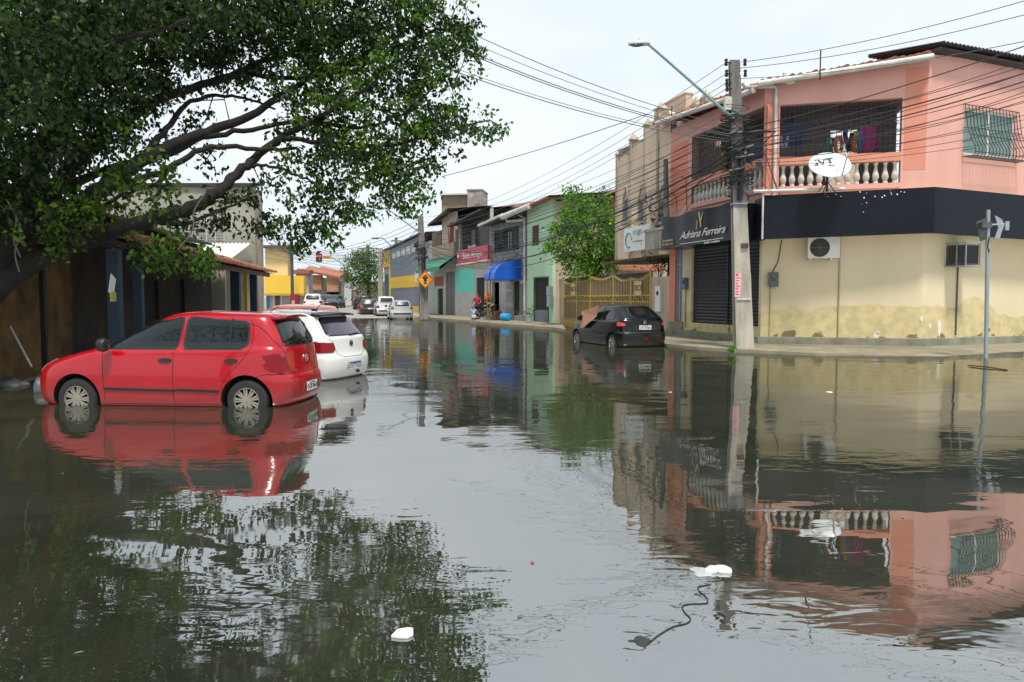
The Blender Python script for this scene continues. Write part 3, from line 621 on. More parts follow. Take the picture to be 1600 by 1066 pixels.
cloth(FA, 1178, 240, .9, .75, (.06,.07,.16), 'shirt', 'blue checked shirt hanging right behind the utility pole', 'clothes', seed=22)
cloth(FA, 1130, 252, .3, .65, (.5,.33,.06), 'towel', 'mustard yellow cloth hanging in the narrow terrace opening left of the pole', 'clothes', seed=23)
# ================================================================ more materials
M_['beige'] = mat('weathered beige plaster', (.76,.60,.45), .88, .06, 1.0, .15, 50, col2=(.58,.45,.33), c2amt=.12)
M_['beige_dark'] = mat('stained beige ledge', (.52,.43,.33), .9, .15, 2.5, .2, 50, col2=(.20,.165,.12), c2amt=.5, streak=True)
M_['mint'] = mat('mint green plaster', (.44,.62,.42), .85, .05, 1.2, .1, 50, col2=(.38,.55,.38), c2amt=.3, streak=True)
M_['brick'] = mat('raw hollow brick', (.50,.17,.07), .9, .25, 3, .3, 30, col2=(.30,.10,.055), brick=(.24,.15,(.30,.25,.19),.02), u=tuple(FD.u))
M_['brick_far'] = mat('orange brick', (.55,.20,.08), .9, .25, 3, .3, 30, col2=(.40,.13,.055), brick=(.3,.2,(.40,.30,.2),.03), u=(1,0,0))
M_['stone'] = mat('grey stone facing', (.28,.28,.28), .9, .3, 5, .6, 25, col2=(.12,.115,.12), brick=(.35,.14,(.07,.07,.07),.012), u=tuple(FD.u))
M_['peach'] = mat('pale peach plaster', (.56,.44,.34), .88, .07, 1.5, .1, 50, col2=(.38,.30,.24), c2amt=.35, streak=True)
M_['teal'] = mat('turquoise paint', (.12,.62,.50), .75, .05, 2, .05, 50)
M_['greywash'] = mat('grey whitewash', (.48,.48,.45), .9, .1, 2.2, .2, 40, col2=(.33,.32,.30), c2amt=.5)
M_['greydoor'] = mat('grey steel door', (.15,.15,.15), .6, .1, 3)
M_['wh_grey'] = mat('blue grey paint', (.19,.215,.25), .75, .04, 1)
M_['wh_yellow'] = mat('strong yellow paint', (.78,.50,.05), .7, .05, 1)
M_['goldgate'] = mat('yellow painted iron', (.52,.34,.07), .55, .1, 5)
M_['magenta'] = mat('crimson sign panel', (.60,.06,.10), .5, .06, 2)
M_['awning'] = mat('blue vinyl awning', (.01,.10,.50), .35, .1, 3, .1, 8)
M_['green_canopy'] = mat('green canopy', (.01,.18,.10), .5, .1, 3)
M_['oldconc'] = mat('stained old concrete', (.40,.39,.33), .92, .13, .55, .35, 25, col2=(.20,.19,.15), c2amt=.5)
M_['palegrey'] = mat('pale grey plaster', (.42,.43,.42), .9, .06, 1.5)
M_['pale_yellow'] = mat('pale yellow plaster', (.70,.55,.26), .85, .05, 1.5)
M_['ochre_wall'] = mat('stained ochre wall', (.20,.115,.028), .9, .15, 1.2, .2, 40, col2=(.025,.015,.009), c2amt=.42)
M_['bluepost'] = mat('blue painted post', (.008,.028,.052), .7, .1, 3)
M_['roofsheet'] = mat('pale fibre cement sheet', (.52,.53,.52), .8, .08, 3)
M_['black_grille'] = M_['black_metal']
def house(name, label, F, x, z=.15, cat='house'):
    return thing(name, label, cat, F.p(x, 0, z))
def bx(F, x0, x1, out0, out1, z0, z1, mb=None):
    mb = mb or MB(); mb.box(x0, x1, -out1, -out0, z0, z1, F.M); return mb
def rect(F, pxa, pya, pxb, pyb, off=0):
    a = F.on(pxa, pya, off); b = F.on(pxb, pyb, off); return a[0], b[0], min(a[1], b[1]), max(a[1], b[1])
# ================================================================ beige church-like building + gate
bt = house('beige_hall', 'tall beige building with pointed arch windows and a stepped parapet', FA2, FA2.len-4, .1, 'building')
xl = FA2.x(963); xr = FA2.len-.01; L_ = xr-xl
# upper wall with pointed windows
wins = []
for px in (978, 1001.5, 1034):
    x = FA2.x(px); z1 = FA2.on(px, 292)[1]; z0 = FA2.on(px, 347)[1]; wins.append((x-.28, x+.28, z0, z1-.55))
mb = MB(); zb = FA2.on(1000, 400)[1]
mb.wall(xl, xr, 3.2, 8.0, .3, wins, FA2.M); mb.box(xl,xr,.3,9,3.2,8.0,FA2.M)
mb.build('wall', M_['beige'], bt)
# pointed heads are framed, glass behind
for (a, b, c, d) in wins:
    mb = MB(); cx = (a+b)/2; mb.prism([(a+.03,c+.03),(b-.03,c+.03),(b-.03,d-.05),(cx,d+.45),(a+.03,d-.05)], .04, .1, FA2.M); g = mb.build('window', M_['glass'], bt)
    mb = MB(); P = [(a-.03,c),(b+.03,c),(b+.03,d),(cx,d+.58),(a-.03,d)]
    for i in range(5):
        p, q_ = P[i], P[(i+1) % 5]; mb.tube([(p[0],-.03,p[1]),(q_[0],-.03,q_[1])], .045, 4, FA2.M)
    mb.box(a-.12,b+.12,-.12,.05,c-.1,c-.02,FA2.M); f_ = mb.build('window_frame', M_['beige_dark'], None); f_.parent = g; f_.location = -bt.location
    mb = MB()
    for i in range(4):
        x = a+.08+(b-a-.16)*i/3; mb.tube([(x,-.02,c+.05),(x,-.02,d+.1-abs(i-1.5)*.1)], .012, 4, FA2.M)
    for i in range(5): mb.tube([(a+.03,-.02,c+.1+i*.2),(b-.03,-.02,c+.3+i*.2)], .008, 4, FA2.M)
    h_ = mb.build('window_bars', M_['galv'], None); h_.parent = g; h_.location = -bt.location
# parapet bays with rounded heads and pointed pilasters, rising to the right
mb = MB(); edges = [963, 984, 1006, 1026, 1046]; tops = [240, 220, 193, 172]
pl = MB()
for i, pxe in enumerate(edges):
    x = FA2.x(min(pxe,1045)); ztop = FA2.on(min(pxe,1045), [232,209,186,160,150][i])[1] if i < 4 else FA2.on(1045, 150)[1]
    if i < 4:
        pl.box(x-.09,x+.09,-.05,.3,3.2,ztop-.3,FA2.M); pl.add([(x-.15,-.10,ztop-.3),(x+.15,-.10,ztop-.3),(x+.15,.34,ztop-.3),(x-.15,.34,ztop-.3),(x,.1,ztop)], [(0,1,4),(1,2,4),(2,3,4),(3,0,4),(3,2,1,0)], FA2.M)
        x2 = FA2.x(min(edges[i+1],1045)); zt_ = FA2.on((pxe+min(edges[i+1],1045))/2, tops[i]+6)[1]; n = 10
        pts = [(x,8.0),(x2,8.0)]+[(x2+(x-x2)*k/n, zt_-.25+.32*math.sin(math.pi*k/n)**.6) for k in range(n+1)]
        mb.prism(pts, 0.0, .25, FA2.M)
mb.build('parapet', M_['beige'], bt); pl.build('pilaster', M_['beige_dark'], bt)
mb = MB(); a = W(1022,180,31.0); x, z = FA2.on(1022,181); zt_ = 10.0
xq = FA2.x(1019,-.8); F3 = Frame(tuple(FA2.p(xq,-.8,0).xy), tuple(FA2.p(xq+3.4,-.8,0).xy))
zz = F3.on(1022,182)[1]; x1, zz1 = F3.on(1072,144)
mb.box(0,x1,0,.3,7.5,max(zz,zz1)-.05,F3.M); mb.box(-.03,x1+.03,-.05,.32,max(zz,zz1)-.05,max(zz,zz1),F3.M); mb.build('parapet', M_['beige'], bt)
mb = MB()
for k, (px, py, w_) in enumerate(((1082,152,.25),(1098,140,.22),(1120,150,.3))):
    x, z = F3.on(px, py); mb.box(x-w_,x+w_,0,.3,7.5,z-.3,F3.M); mb.add([(x-w_,0,z-.3),(x+w_,0,z-.3),(x+w_,.3,z-.3),(x-w_,.3,z-.3),(x,.15,z+.05)], [(0,1,4),(1,2,4),(2,3,4),(3,0,4)], F3.M)
mb.build('parapet', M_['beige_dark'], bt)
# recessed ground floor, dark
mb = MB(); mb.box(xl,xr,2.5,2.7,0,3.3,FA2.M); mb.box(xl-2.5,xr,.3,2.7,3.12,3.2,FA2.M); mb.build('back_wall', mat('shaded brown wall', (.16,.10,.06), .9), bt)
x0, x1, z0, z1 = rect(FA2, 1016, 505, 1044, 432); mb = bx(FA2, x0, FA2.len, -.25, 0, 0, z1); mb.build('garden_wall', M_['peach'], bt)
x, z = FA2.on(1029, 467, .05); t = thing('meter_box', 'white wall-mounted meter box on the peach wall between the yellow gate and the pink building', 'meter box', FA2.p(x,.05,z-.5))
mb = bx(FA2, x-.22, x+.22, 0, .1, z-.5, z+.5); mb.build('box', M_['white'], t); mb = MB(); mb.lathe([(.09,0),(.08,-.02)], (x,-.1,z+.22), 12, 'y', FA2.M); mb.build('dial', M_['dark'], t)
# clinic sign, planter
x0, z1 = FA2.on(975,362,.35); x1, z0 = FA2.on(1012,387,.35); t = thing('clinic_sign', 'white clinic sign board with a green round emblem on the beige building', 'sign', FA2.p((x0+x1)/2,.35,z0))
mb = MB(); xx1 = x1+.2; mb.box(x0,xx1,-.35,.0,z0-.05,z1+.1,FA2.M); mb.build('board', M_['white'], t)
mb = MB(); mb.tube([(x0+.5+.3*math.cos(a),-.36,(z0+z1)/2+.3*math.sin(a)) for a in [j*math.pi/8 for j in range(14)]], .03, 5, FA2.M); mb.build('emblem', flat('dull green', (.08,.25,.18), .6), t)
mb = MB(); text_mb(mb, 'ICHEL', .26, FA2.M @ Matrix.Translation((x0+1.35,-.36,z1-.14)), .003, xs=1.3); mb.box(x0+.9,x0+1.8,-.363,-.36,z1-.52,z1-.48,FA2.M); mb.build('lettering', flat('grey lettering', (.2,.22,.24), .6), t)
x0, z1 = FA2.on(1008,361,.9); x1, z0 = FA2.on(1030,388,.9); t = thing('planter_box', 'stained concrete planter box jutting over the beige building entrance', 'planter', FA2.p(x0,.8,z0))
mb = MB(); mb.box(x0,x1+.35,-.9,-.0,z0,z1,FA2.M); mb.box(x0-.04,x1+.39,-.95,0,z1-.07,z1+.02,FA2.M); mb.build('box', mat('black stained concrete', (.45,.41,.34), .9, .2, 1.5, .3, 30, col2=(.05,.05,.04), c2amt=.6, streak=True), t)
# ---- yellow gate
def gate():
    F = FA2; x0, x1 = F.x(882), F.x(1017)
    t = thing('driveway_gate', 'long yellow iron gate with scalloped top rail and vertical bars', 'gate', F.p((x0+x1)/2,0,.1))
    px = [882,902,923,959,986,1017]; py = [441,438,433.5,431,436,426]; X = [F.x(p) for p in px]; Z = [F.on(a,b)[1] for a,b in zip(px,py)]
    zb = .45; zm0, zm1 = F.on(950,471)[1], F.on(950,462)[1]
    def top(x):
        for i in range(5):
            if x <= X[i+1]+1e-6:
                a = (x-X[i])/(X[i+1]-X[i]); return Z[i]+(Z[i+1]-Z[i])*a-.16*math.sin(math.pi*a)
        return Z[-1]
    mb = MB()
    for i, x in enumerate(X): mb.box(x-.045,x+.045,-.04,.05,.1,Z[i]+.02,F.M)
    mb.build('gate_post', M_['goldgate'], t)
    mb = MB(); n = int((x1-x0)/.17)
    for i in range(n): x = x0+(x1-x0)*(i+.5)/n; mb.box(x-.032,x+.032,-.016,.012,.35,top(x)+.10,F.M)
    mb.build('bar', mat('dull brass bars', (.40,.29,.13), .5, .1, 5), t)
    mb = MB(); k = 60; mb.tube([(x0+(x1-x0)*i/k,0,top(x0+(x1-x0)*i/k)) for i in range(k+1)], .028, 5, F.M)
    for z in (zm0,zm1,.42): mb.box(x0,x1,-.02,.02,z-.025,z+.025,F.M)
    mb.build('rail', M_['goldgate'], t)
    mb = MB(); n = int((x1-x0)/.24)
    for i in range(n):
        x = x0+(x1-x0)*(i+.5)/n; zz = (zm0+zm1)/2; h = (zm1-zm0)/2
        mb.tube([(x+.07*math.sin(a),-.03,zz+h*a/3.14) for a in [-3.14+6.28*j/8 for j in range(9)]], .014, 4, F.M)
    mb.build('scroll_band', M_['goldgate'], t)
    mb = MB(); mb.box(x0,x1,.03,.045,.1,zm0+1.2,F.M); mb.build('backing_sheet', mat('dim brown mesh', (.035,.028,.02), .8), t)
    mb = MB(); mb.box(x0,x1,-.05,.06,-.1,.36,F.M); mb.build('kick_panel', M_['goldgate'], t)
    for a, b, c, d in ((892,443,899,462),(991,439,1002,462)):
        q0, q1, z0, z1 = rect(F, a, d, b and c, b, .06); mb = MB(); mb.box(q0,q1,-.06,-.03,z0,z1,F.M); p_ = mb.build('number_plate', mat('pale gold plate'+str(a), (.62,.48,.22), .5), t)
        mb = MB(); text_mb(mb, 'DR5CH', .36, F.M @ Matrix.Translation(((q0+q1)/2,-.065,(z0+z1)/2)), .003, xs=.62); tt = mb.build('lettering', M_['text_black'], None); tt.parent = p_; tt.location = -t.location
gate()
# right side pillar and peach wall at the end of the mint house
x0, x1 = FA2.x(861), FA2.x(881.5)
t = house('gate_pillar', 'peach plastered gate pillar with a patch of bare orange brick', FA2, (x0+x1)/2, .1, 'pillar')
mb = bx(FA2, x0, x1, -.5, .02, 0, FA2.on(870,438)[1]); mb.build('pillar', M_['peach'], t); mb = bx(FA2, x0-.04, x1+.04, -.55, .06, FA2.on(870,438)[1], FA2.on(870,436)[1]); mb.build('cap', M_['peach'], t)
x, z = FA2.on(871,490,.03); mb = MB(); rr = random.Random(2); mb.add([(x+.28*math.cos(a)*rr.uniform(.7,1.1),-.03,z+.42*math.sin(a)*rr.uniform(.7,1.1)) for a in [j*math.pi/8 for j in range(16)]], [tuple(range(16))], FA2.M); mb.build('bare_patch', mat('bare orange render', (.45,.17,.05), .9, .2, 6), t)
# ================================================================ mint green house
gx0, gx1 = FD.x(823.5), FD.x(863)
gh = house('green_house', 'narrow two-storey mint green house with a dark door', FD, (gx0+gx1)/2)
wx0, wx1, wz0, wz1 = rect(FD, 831, 385, 842, 351); dx0, dx1, dz0, dz1 = rect(FD, 835, 505, 857, 434)
zt0, zt1 = FD.on(823,329)[1], FD.on(861,312)[1]
mb = MB(); mb.wall(gx0,gx1,0,7.0,.2,[(wx0,wx1,wz0,wz1),(dx0,dx1,.1,dz1)],FD.M); mb.box(gx0,gx1,.2,12,0,7.0,FD.M) if False else None
mb.add([(gx0,0,7),(gx1,0,7),(gx1,0,zt1),(gx0,0,zt0),(gx0,8,7),(gx1,8,7),(gx1,8,zt1+.3),(gx0,8,zt0+.3)], [(0,1,2,3),(5,4,7,6),(3,2,6,7),(4,0,3,7),(1,5,6,2)], FD.M)
mb.box(gx0,gx0+.01,.2,8,0,7,FD.M); mb.build('wall', M_['mint'], gh); mb = MB(); mb.box(gx1-.05,gx1+.02,.2,8,0,zt1-.1,FD.M); mb.build('side_wall', M_['peach'], gh)
mb = MB(); mb.box(wx0,wx1,.08,.12,wz0,wz1,FD.M)
for i in range(9): z = wz0+(wz1-wz0)*i/9; mb.box(wx0+.03,wx1-.03,.05,.08,z+.02,z+.10,FD.M)
mb.build('window', mat('brown wooden shutter', (.10,.05,.03), .8, .15, 6), gh)
mb = MB(); zz = dz0+(dz1-dz0)*.30; mb.box(dx0,dx1,.08,.13,zz,dz1,FD.M); d_ = mb.build('door', M_['dark'], gh)
mb = MB(); mb.box(dx0,dx1,.05,.08,dz0-.1,zz,FD.M); k_ = mb.build('door_panel', mat('grey door foot', (.17,.20,.24), .6), None); k_.parent = d_; k_.location = -gh.location
mb = MB(); mb.box(dx0-.08,dx0,-.03,.1,dz0-.1,dz1+.08,FD.M); mb.box(dx1,dx1+.08,-.03,.1,dz0-.1,dz1+.08,FD.M); mb.box(dx0,dx1,-.03,.1,dz1,dz1+.08,FD.M); mb.build('door_frame', mat('dark green frame', (.08,.12,.07), .7), gh)
mb = MB(); a, b = FD.p(gx0-.3,.35,zt0+.28), FD.p(gx0-.3,-4,zt0+1.4)
mb.tube([FD.p(FD.x(806),.9,FD.on(806,333,.9)[1]), FD.p(FD.x(840),.5,FD.on(840,318,.5)[1])], .17, 8); mb.build('gutter', M_['white_pvc'], gh)
mb = MB(); mb.tube([FD.p(gx0-.15,.1,.3),FD.p(gx0-.15,.1,6.2),FD.p(gx0-.5,.3,6.4)], .07, 8); mb.build('downpipe', M_['white_pvc'], gh)
mb = MB(); mb.add([(gx0-.4,-.5,zt0+.05),(gx1+.6,-.5,zt1+.1),(gx1+.6,8,zt1+1.0),(gx0-.4,8,zt0+.9)], [(0,1,2,3)], FD.M); mb.add([(gx0-.4,-.5,zt0-.05),(gx1+.6,-.5,zt1+.0),(gx1+.6,8,zt1+.9),(gx0-.4,8,zt0+.8)], [(3,2,1,0)], FD.M); mb.add([(gx0-.4,-.5,zt0+.05),(gx1+.6,-.5,zt1+.1),(gx1+.6,-.5,zt1),(gx0-.4,-.5,zt0-.05)], [(3,2,1,0)], FD.M); mb.build('roof', M_['tile'], gh)
x, z = FD.on(859,462,.1); tm = thing('electricity_meter', 'grey double meter box at the right edge of the mint green house beside its door', 'electricity meter', FD.p(x,.1,z-.5)); mb = bx(FD,x-.25,x+.2,0,.2,z,z+.5); mb.box(x-.15,x+.3,-.22,0,z-.6,z-.02,FD.M); mb.build('box', M_['galv'], tm)
# long raised beige wall and brick upper storey behind
t = house('rear_upper_storey', 'long bare brick upper storey set back behind the row of houses', FD, FD.x(800), 4)
FU = Frame(tuple(FD.p(FD.x(738),-3.2,0).xy), tuple(FD.p(FD.x(738)+42,-3.2,0).xy))
xa, za = FU.on(738,330); xb, zb_ = FU.on(963,300)
mb = MB(); mb.add([(xa,0,3),(xb,0,3),(xb,0,zb_-.2),(xa,0,za-.2),(xa,3,3),(xb,3,3),(xb,3,zb_-.2),(xa,3,za-.2)], [(0,1,2,3),(5,4,7,6),(3,2,6,7),(4,0,3,7),(1,5,6,2)], FU.M); mb.build('wall', M_['brick'], t)
mb = MB(); mb.add([(xa-.3,-.6,za-.2),(xb,-.6,zb_-.2),(xb,.2,zb_+.15),(xa-.3,.2,za+.15),(xb,4,zb_+.35),(xa-.3,4,za+.35)], [(0,1,2,3),(3,2,4,5)], FU.M); mb.add([(xa-.3,-.6,za-.32),(xb,-.6,zb_-.32),(xb,.2,zb_-.0),(xa-.3,.2,za-.0)], [(3,2,1,0)], FU.M); mb.add([(xa-.3,-.6,za-.2),(xb,-.6,zb_-.2),(xb,-.6,zb_-.32),(xa-.3,-.6,za-.32)], [(3,2,1,0)], FU.M); mb.build('roof', M_['redtile_trim'], t)
t = house('peach_wall_house', 'plain peach wall behind the bright green tree', FD, FD.x(866), .1)
FV = Frame(tuple(FA2.p(-2,-6.0,0).xy), tuple(FA2.p(12,-6.0,0).xy)); xa, za = FV.on(862,316); xb, zb_ = FV.on(968,300)
mb = MB(); mb.add([(xa,0,0),(xb+4,0,0),(xb+4,0,zb_),(xa,0,za),(xa,.3,0),(xb+4,.3,0),(xb+4,.3,zb_),(xa,.3,za)], [(0,1,2,3),(5,4,7,6),(3,2,6,7),(4,0,3,7),(1,5,6,2)], FV.M); mb.build('wall', M_['peach'], t)
# ================================================================ stone fronted house with blue awning
sx0, sx1 = FD.x(767), gx0-.02
sh = house('stone_house', 'two-storey grey stone fronted house with a blue awning and dark terrace', FD, (sx0+sx1)/2)
u0, u1, uz0, uz1 = rect(FD, 772, 396, 811, 352); zt0 = FD.on(790,346)[1]
d0, d1, e0, e1 = rect(FD, 801.5, 495, 812, 436); g0, g1, _, _ = rect(FD, 769, 495, 780, 436)
mb = MB(); zsp = FD.on(795,440)[1]
mb.wall(sx0,sx1,zsp,zt0,.25,[(u0,u1,uz0,uz1)],FD.M); mb.build('upper_wall', M_['stone'], sh)
mb = MB(); mb.wall(sx0,sx1,0,zsp,.2,[(d0,d1,.2,e1),(g0,g1,.2,e1)],FD.M); mb.build('wall', M_['greywash'], sh)
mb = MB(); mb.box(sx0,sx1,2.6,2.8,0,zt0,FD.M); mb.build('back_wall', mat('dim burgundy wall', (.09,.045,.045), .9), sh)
mb = MB(); mb.box(sx0,sx1,.25,2.6,zt0-.1,zt0,FD.M); mb.box(sx0,sx1,.25,2.6,uz0-.25,uz0-.12,FD.M); mb.box(sx0,sx1,.2,.25,0,.3,FD.M); mb.build('floor_slab', M_['concrete'], sh)
mb = MB(); zr = FD.on(795,342)[1]; mb.add([(sx0-.2,-.7,zr-.1),(sx1,-.7,zr+.15),(sx1,1.9,zr+.45),(sx0-.2,1.9,zr+.2),(sx0-.2,-.7,zr-.22),(sx1,-.7,zr+.03)], [(0,1,2,3),(4,5,1,0),(3,2,5,4)], FD.M); mb.build('roof', M_['darktile'], sh)
mb = MB(); mb.tube([FD.p(sx0-.3,.75,zr-.12),FD.p(FD.x(803),.75,zr+.12),FD.p(FD.x(806),.5,zr-.3),FD.p(sx1-.1,.12,zr-.35)], .09, 8); mb.build('gutter', M_['white_pvc'], sh)
mb = MB()
for i in range(8): x = u0+(u1-u0)*i/7; mb.tube([(x,.1,uz0),(x,.1,uz1)], .03, 4, FD.M)
for i in range(5): z = uz0+(uz1-uz0)*i/4; mb.tube([(u0,.1,z),(u1,.1,z)], .025, 4, FD.M)
mb.build('grille', M_['black_metal'], sh)
mb = MB(); x, z = FD.on(800,380,-.8); mb.box(x-.8,x+.7,.5,.54,z-.4,z+.9,FD.M); mb.build('window', M_['glass'], sh)
mb = MB(); mb.box(d0,d1,.1,.16,.25,e1,FD.M); mb.build('door', M_['dark'], sh)
mb = MB(); q0, q1, z0, z1 = rect(FD,813,500,821,438); mb.box(q0,q1,-.02,.05,z0+.3,z1-.2,FD.M); mb.build('window', M_['greydoor'], sh)
mb = MB(); q0, q1, z0, z1 = rect(FD,803,503,823,494,.3); mb.box(q0,q1,-.3,.1,0,z1,FD.M); mb.build('doorstep', M_['concrete'], sh)
for i, (a, b, c, d) in enumerate(((790,440,800,452),(790,456,800,472),(790,480,800,493))):
    q0, q1, z0, z1 = rect(FD,a,d,c,b,.03); mb = MB(); mb.box(q0,q1,-.03,.02,z0,z1,FD.M); mb.build('wall_panel', mat('mosaic panel%d' % i, (.14,.14,.13), .7, .5, 12, col2=(.45,.45,.42)), sh)
# awning
q0 = FD.x(757,1.7); z1 = FD.on(772,412,.0)[1]; q1 = FD.x(814,.0); zt_ = FD.on(790,408)[1]; zb2 = FD.on(780,436,1.6)[1]
t = thing('shop_awning', 'bright blue vinyl shop awning with a curved front', 'awning', FD.p((q0+q1)/2,.8,zb2))
mb = MB(); n = 8; prof = [(1.7*math.sin(a), zb2+.15+(zt_-zb2-.15)*math.cos(a)) for a in [math.pi/2*i/n for i in range(n+1)]]+[(1.72,zb2-.05)]
xs_ = [q0+(q1-q0)*i/6 for i in range(7)]; vs = []
for i, x in enumerate(xs_):
    for (o, z) in prof: vs.append((x,-o*(1 if 0 < i < 6 else 1),z-(.03 if i % 2 else 0)))
k = len(prof); fs = [(i*k+j,(i+1)*k+j,(i+1)*k+j+1,i*k+j+1) for i in range(6) for j in range(k-1)]
mb.add(vs, fs, FD.M); mb.add([(x,y+.01,z-.012) for x,y,z in vs], [tuple(reversed(f)) for f in fs], FD.M)
for x in (q0,q1): mb.add([(x,0,zb2)]+[(x,-o,z) for o,z in prof], [tuple(range(k+1))], FD.M)
mb.build('canopy', M_['awning'], t, smooth=35)
mb = MB(); mb.tube([(xs_[3],-prof[j][0]-.01,prof[j][1]+.012) for j in range(k)], .022, 5, FD.M); mb.tube([(x,-1.72,zb2) for x in xs_], .02, 5, FD.M); mb.build('frame', M_['black_metal'], t)
# ================================================================ house with crimson sign
bx0, bx1 = FD.x(712), sx0-.02
bh = house('shop_house', 'house with a dark netted balcony above a crimson shop sign and a turquoise wall', FD, (bx0+bx1)/2)
tw0, tw1, tz0, tz1 = rect(FD, 712.5, 499, 741, 420); b0, b1 = FD.x(718), sx0-.05
zs1, zs0 = FD.on(745,387)[1], FD.on(745,410)[1]; zbt = FD.on(745,333)[1]
mb = MB(); mb.wall(bx0,bx1,0,zs0,.2,[(FD.x(744),FD.x(757),.2,FD.on(750,434)[1])],FD.M); mb.build('wall', M_['greywash'], bh)
mb = MB(); zteal = FD.on(727,456)[1]; mb.box(bx0,tw1,-.012,.1,zteal,zs0-.35,FD.M); mb.build('paint_band', M_['teal'], bh)
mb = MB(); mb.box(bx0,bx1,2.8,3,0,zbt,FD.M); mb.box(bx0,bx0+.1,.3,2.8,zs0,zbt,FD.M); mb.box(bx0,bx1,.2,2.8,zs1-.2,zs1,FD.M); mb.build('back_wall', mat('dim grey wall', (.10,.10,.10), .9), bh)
mb = MB(); mb.box(FD.x(737,-1),FD.x(742,-1),1.0,1.05,zs1+.3,zbt-.8,FD.M); mb.build('inner_window', M_['galv'], bh)
mb = MB(); mb.box(b0-.1,b0+.12,-.02,.2,0,zbt,FD.M); mb.box(b1-.1,b1+.04,-.02,.2,zs0-.1,zbt,FD.M); mb.box(b0,b1,-.0,.2,zs1-.05,zs1+.05,FD.M); mb.build('post', M_['greywash'], bh)
mb = MB(); zz0 = FD.on(718,352)[1]
mb.add([(b0-.9,-.7,zbt-.45),(b1,-.7,zbt-.02),(b1,1.8,zbt+.25),(b0-.9,1.8,zbt+.0),(b0-.9,-.7,zbt-.57),(b1,-.7,zbt-.14),(b1,1.8,zbt+.13),(b0-.9,1.8,zbt-.12)], [(0,1,2,3),(4,5,1,0),(7,6,5,4),(0,3,7,4)], FD.M); mb.build('roof', M_['darktile'], bh)
mb = MB(); n = 26
for i in range(n): x = b0+(b1-b0)*i/(n-1); mb.box(x-.006,x+.006,.02,.03,zs1,zbt,FD.M)
for i in range(16): z = zs1+(zbt-zs1)*i/15; mb.box(b0,b1,.02,.03,z-.006,z+.006,FD.M)
mb.build('balcony_net', M_['cable_grey'], bh)
mb = MB(); mb.box(FD.x(744),FD.x(757),.1,.16,.2,FD.on(750,434)[1],FD.M); mb.build('door', M_['dark'], bh)
mb = MB(); mb.box(b0,b1,-.05,.1,zs0-.38,zs0-.08,FD.M); mb.build('lintel', M_['peach'], bh)
t = thing('shop_sign', 'crimson shop sign with white lettering under the dark netted balcony', 'sign', FD.p((b0+b1)/2,.2,zs0)); mb = MB(); mb.box(b0,b1,-.2,-.03,zs0+.06,zs1,FD.M); mb.build('panel', M_['magenta'], t)
mb = MB(); mb.box(b0-.02,b1+.02,-.24,-.02,zs0-.05,zs0+.05,FD.M); mb.build('frame', M_['white'], t)
xm = (b0+b1)/2+.2; mb = MB(); text_mb(mb, 'Bom Amigo', .62, FD.M @ Matrix.Translation((xm,-.215,zs0+.55)), .01, xs=1.5); text_mb(mb, 'Mercadinho', .26, FD.M @ Matrix.Translation((xm,-.215,zs0+1.15)), .01, xs=1.5); mb.lathe([(.18,-.01),(.18,.0)], (b0+.4,-.21,zs0+.6), 10, 'y', FD.M); mb.build('lettering', M_['text_white'], t)
# ================================================================ peach upper house with green canopy
px0, px1 = FD.x(678), bx0-.02
ph = house('peach_house', 'peach two-storey house with a dark eave and a red cloth in its upper window', FD, (px0+px1)/2)
hx0, hx1 = FD.x(691), px1; zt_ = FD.on(705,333)[1]; zc = FD.on(700,401)[1]
w0, w1, z0, z1 = rect(FD,700,383,709,355)
mb = MB(); mb.wall(hx0,px1,zc,zt_,.2,[(w0,w1,z0,z1)],FD.M); mb.box(hx0,hx0+.1,.2,6,zc,zt_,FD.M); mb.build('upper_wall', M_['peach'], ph)
mb = MB(); mb.add([(hx0-1.6,-.8,zt_-.5),(px1+.5,-.8,zt_+.15),(px1+.5,3,zt_+.55),(hx0-1.6,3,zt_+.05),(hx0-1.6,-.8,zt_-.7),(px1+.5,-.8,zt_-.05),(hx0-1.6,3,zt_-.15)], [(0,1,2,3),(4,5,1,0),(0,3,6,4)], FD.M); mb.build('roof', M_['darktile'], ph)
mb = MB(); mb.box(w0,w1,.1,.14,z0,z1,FD.M); mb.build('window', M_['greywash'], ph)
mb = MB(); mb.box(px0,px1,-.15,.1,zc,FD.on(700,381)[1],FD.M); mb.build('parapet', mat('tan parapet', (.42,.33,.24), .9, .1, 1.5), ph)
mb = MB(); gd0, gd1 = FD.x(696.5), FD.x(711); mb.wall(px0,px1,0,zc,.2,[(gd0,gd1,.1,3.6),(FD.x(684),FD.x(692),.1,2.3)],FD.M); mb.build('wall', M_['greywash'], ph)
mb = MB(); mb.box(gd0,gd1,.12,.18,.1,3.6,FD.M); mb.box((gd0+gd1)/2-.04,(gd0+gd1)/2+.04,.09,.12,.1,3.6,FD.M); mb.build('garage_door', M_['greydoor'], ph)
mb = MB(); mb.box(FD.x(684),FD.x(692),.12,.16,.1,2.3,FD.M); mb.build('door', M_['dark'], ph)
mb = MB(); mb.box(FD.x(679),FD.x(684),-.012,.05,.1,2.6,FD.M); mb.build('paint_band', mat('pale green paint', (.40,.52,.32), .8), ph)
mb = MB(); mb.box(FD.x(679),FD.x(693),-.02,.05,2.5,3.3,FD.M); mb.build('shop_panel', mat('brick red panel', (.30,.06,.04), .7), ph)
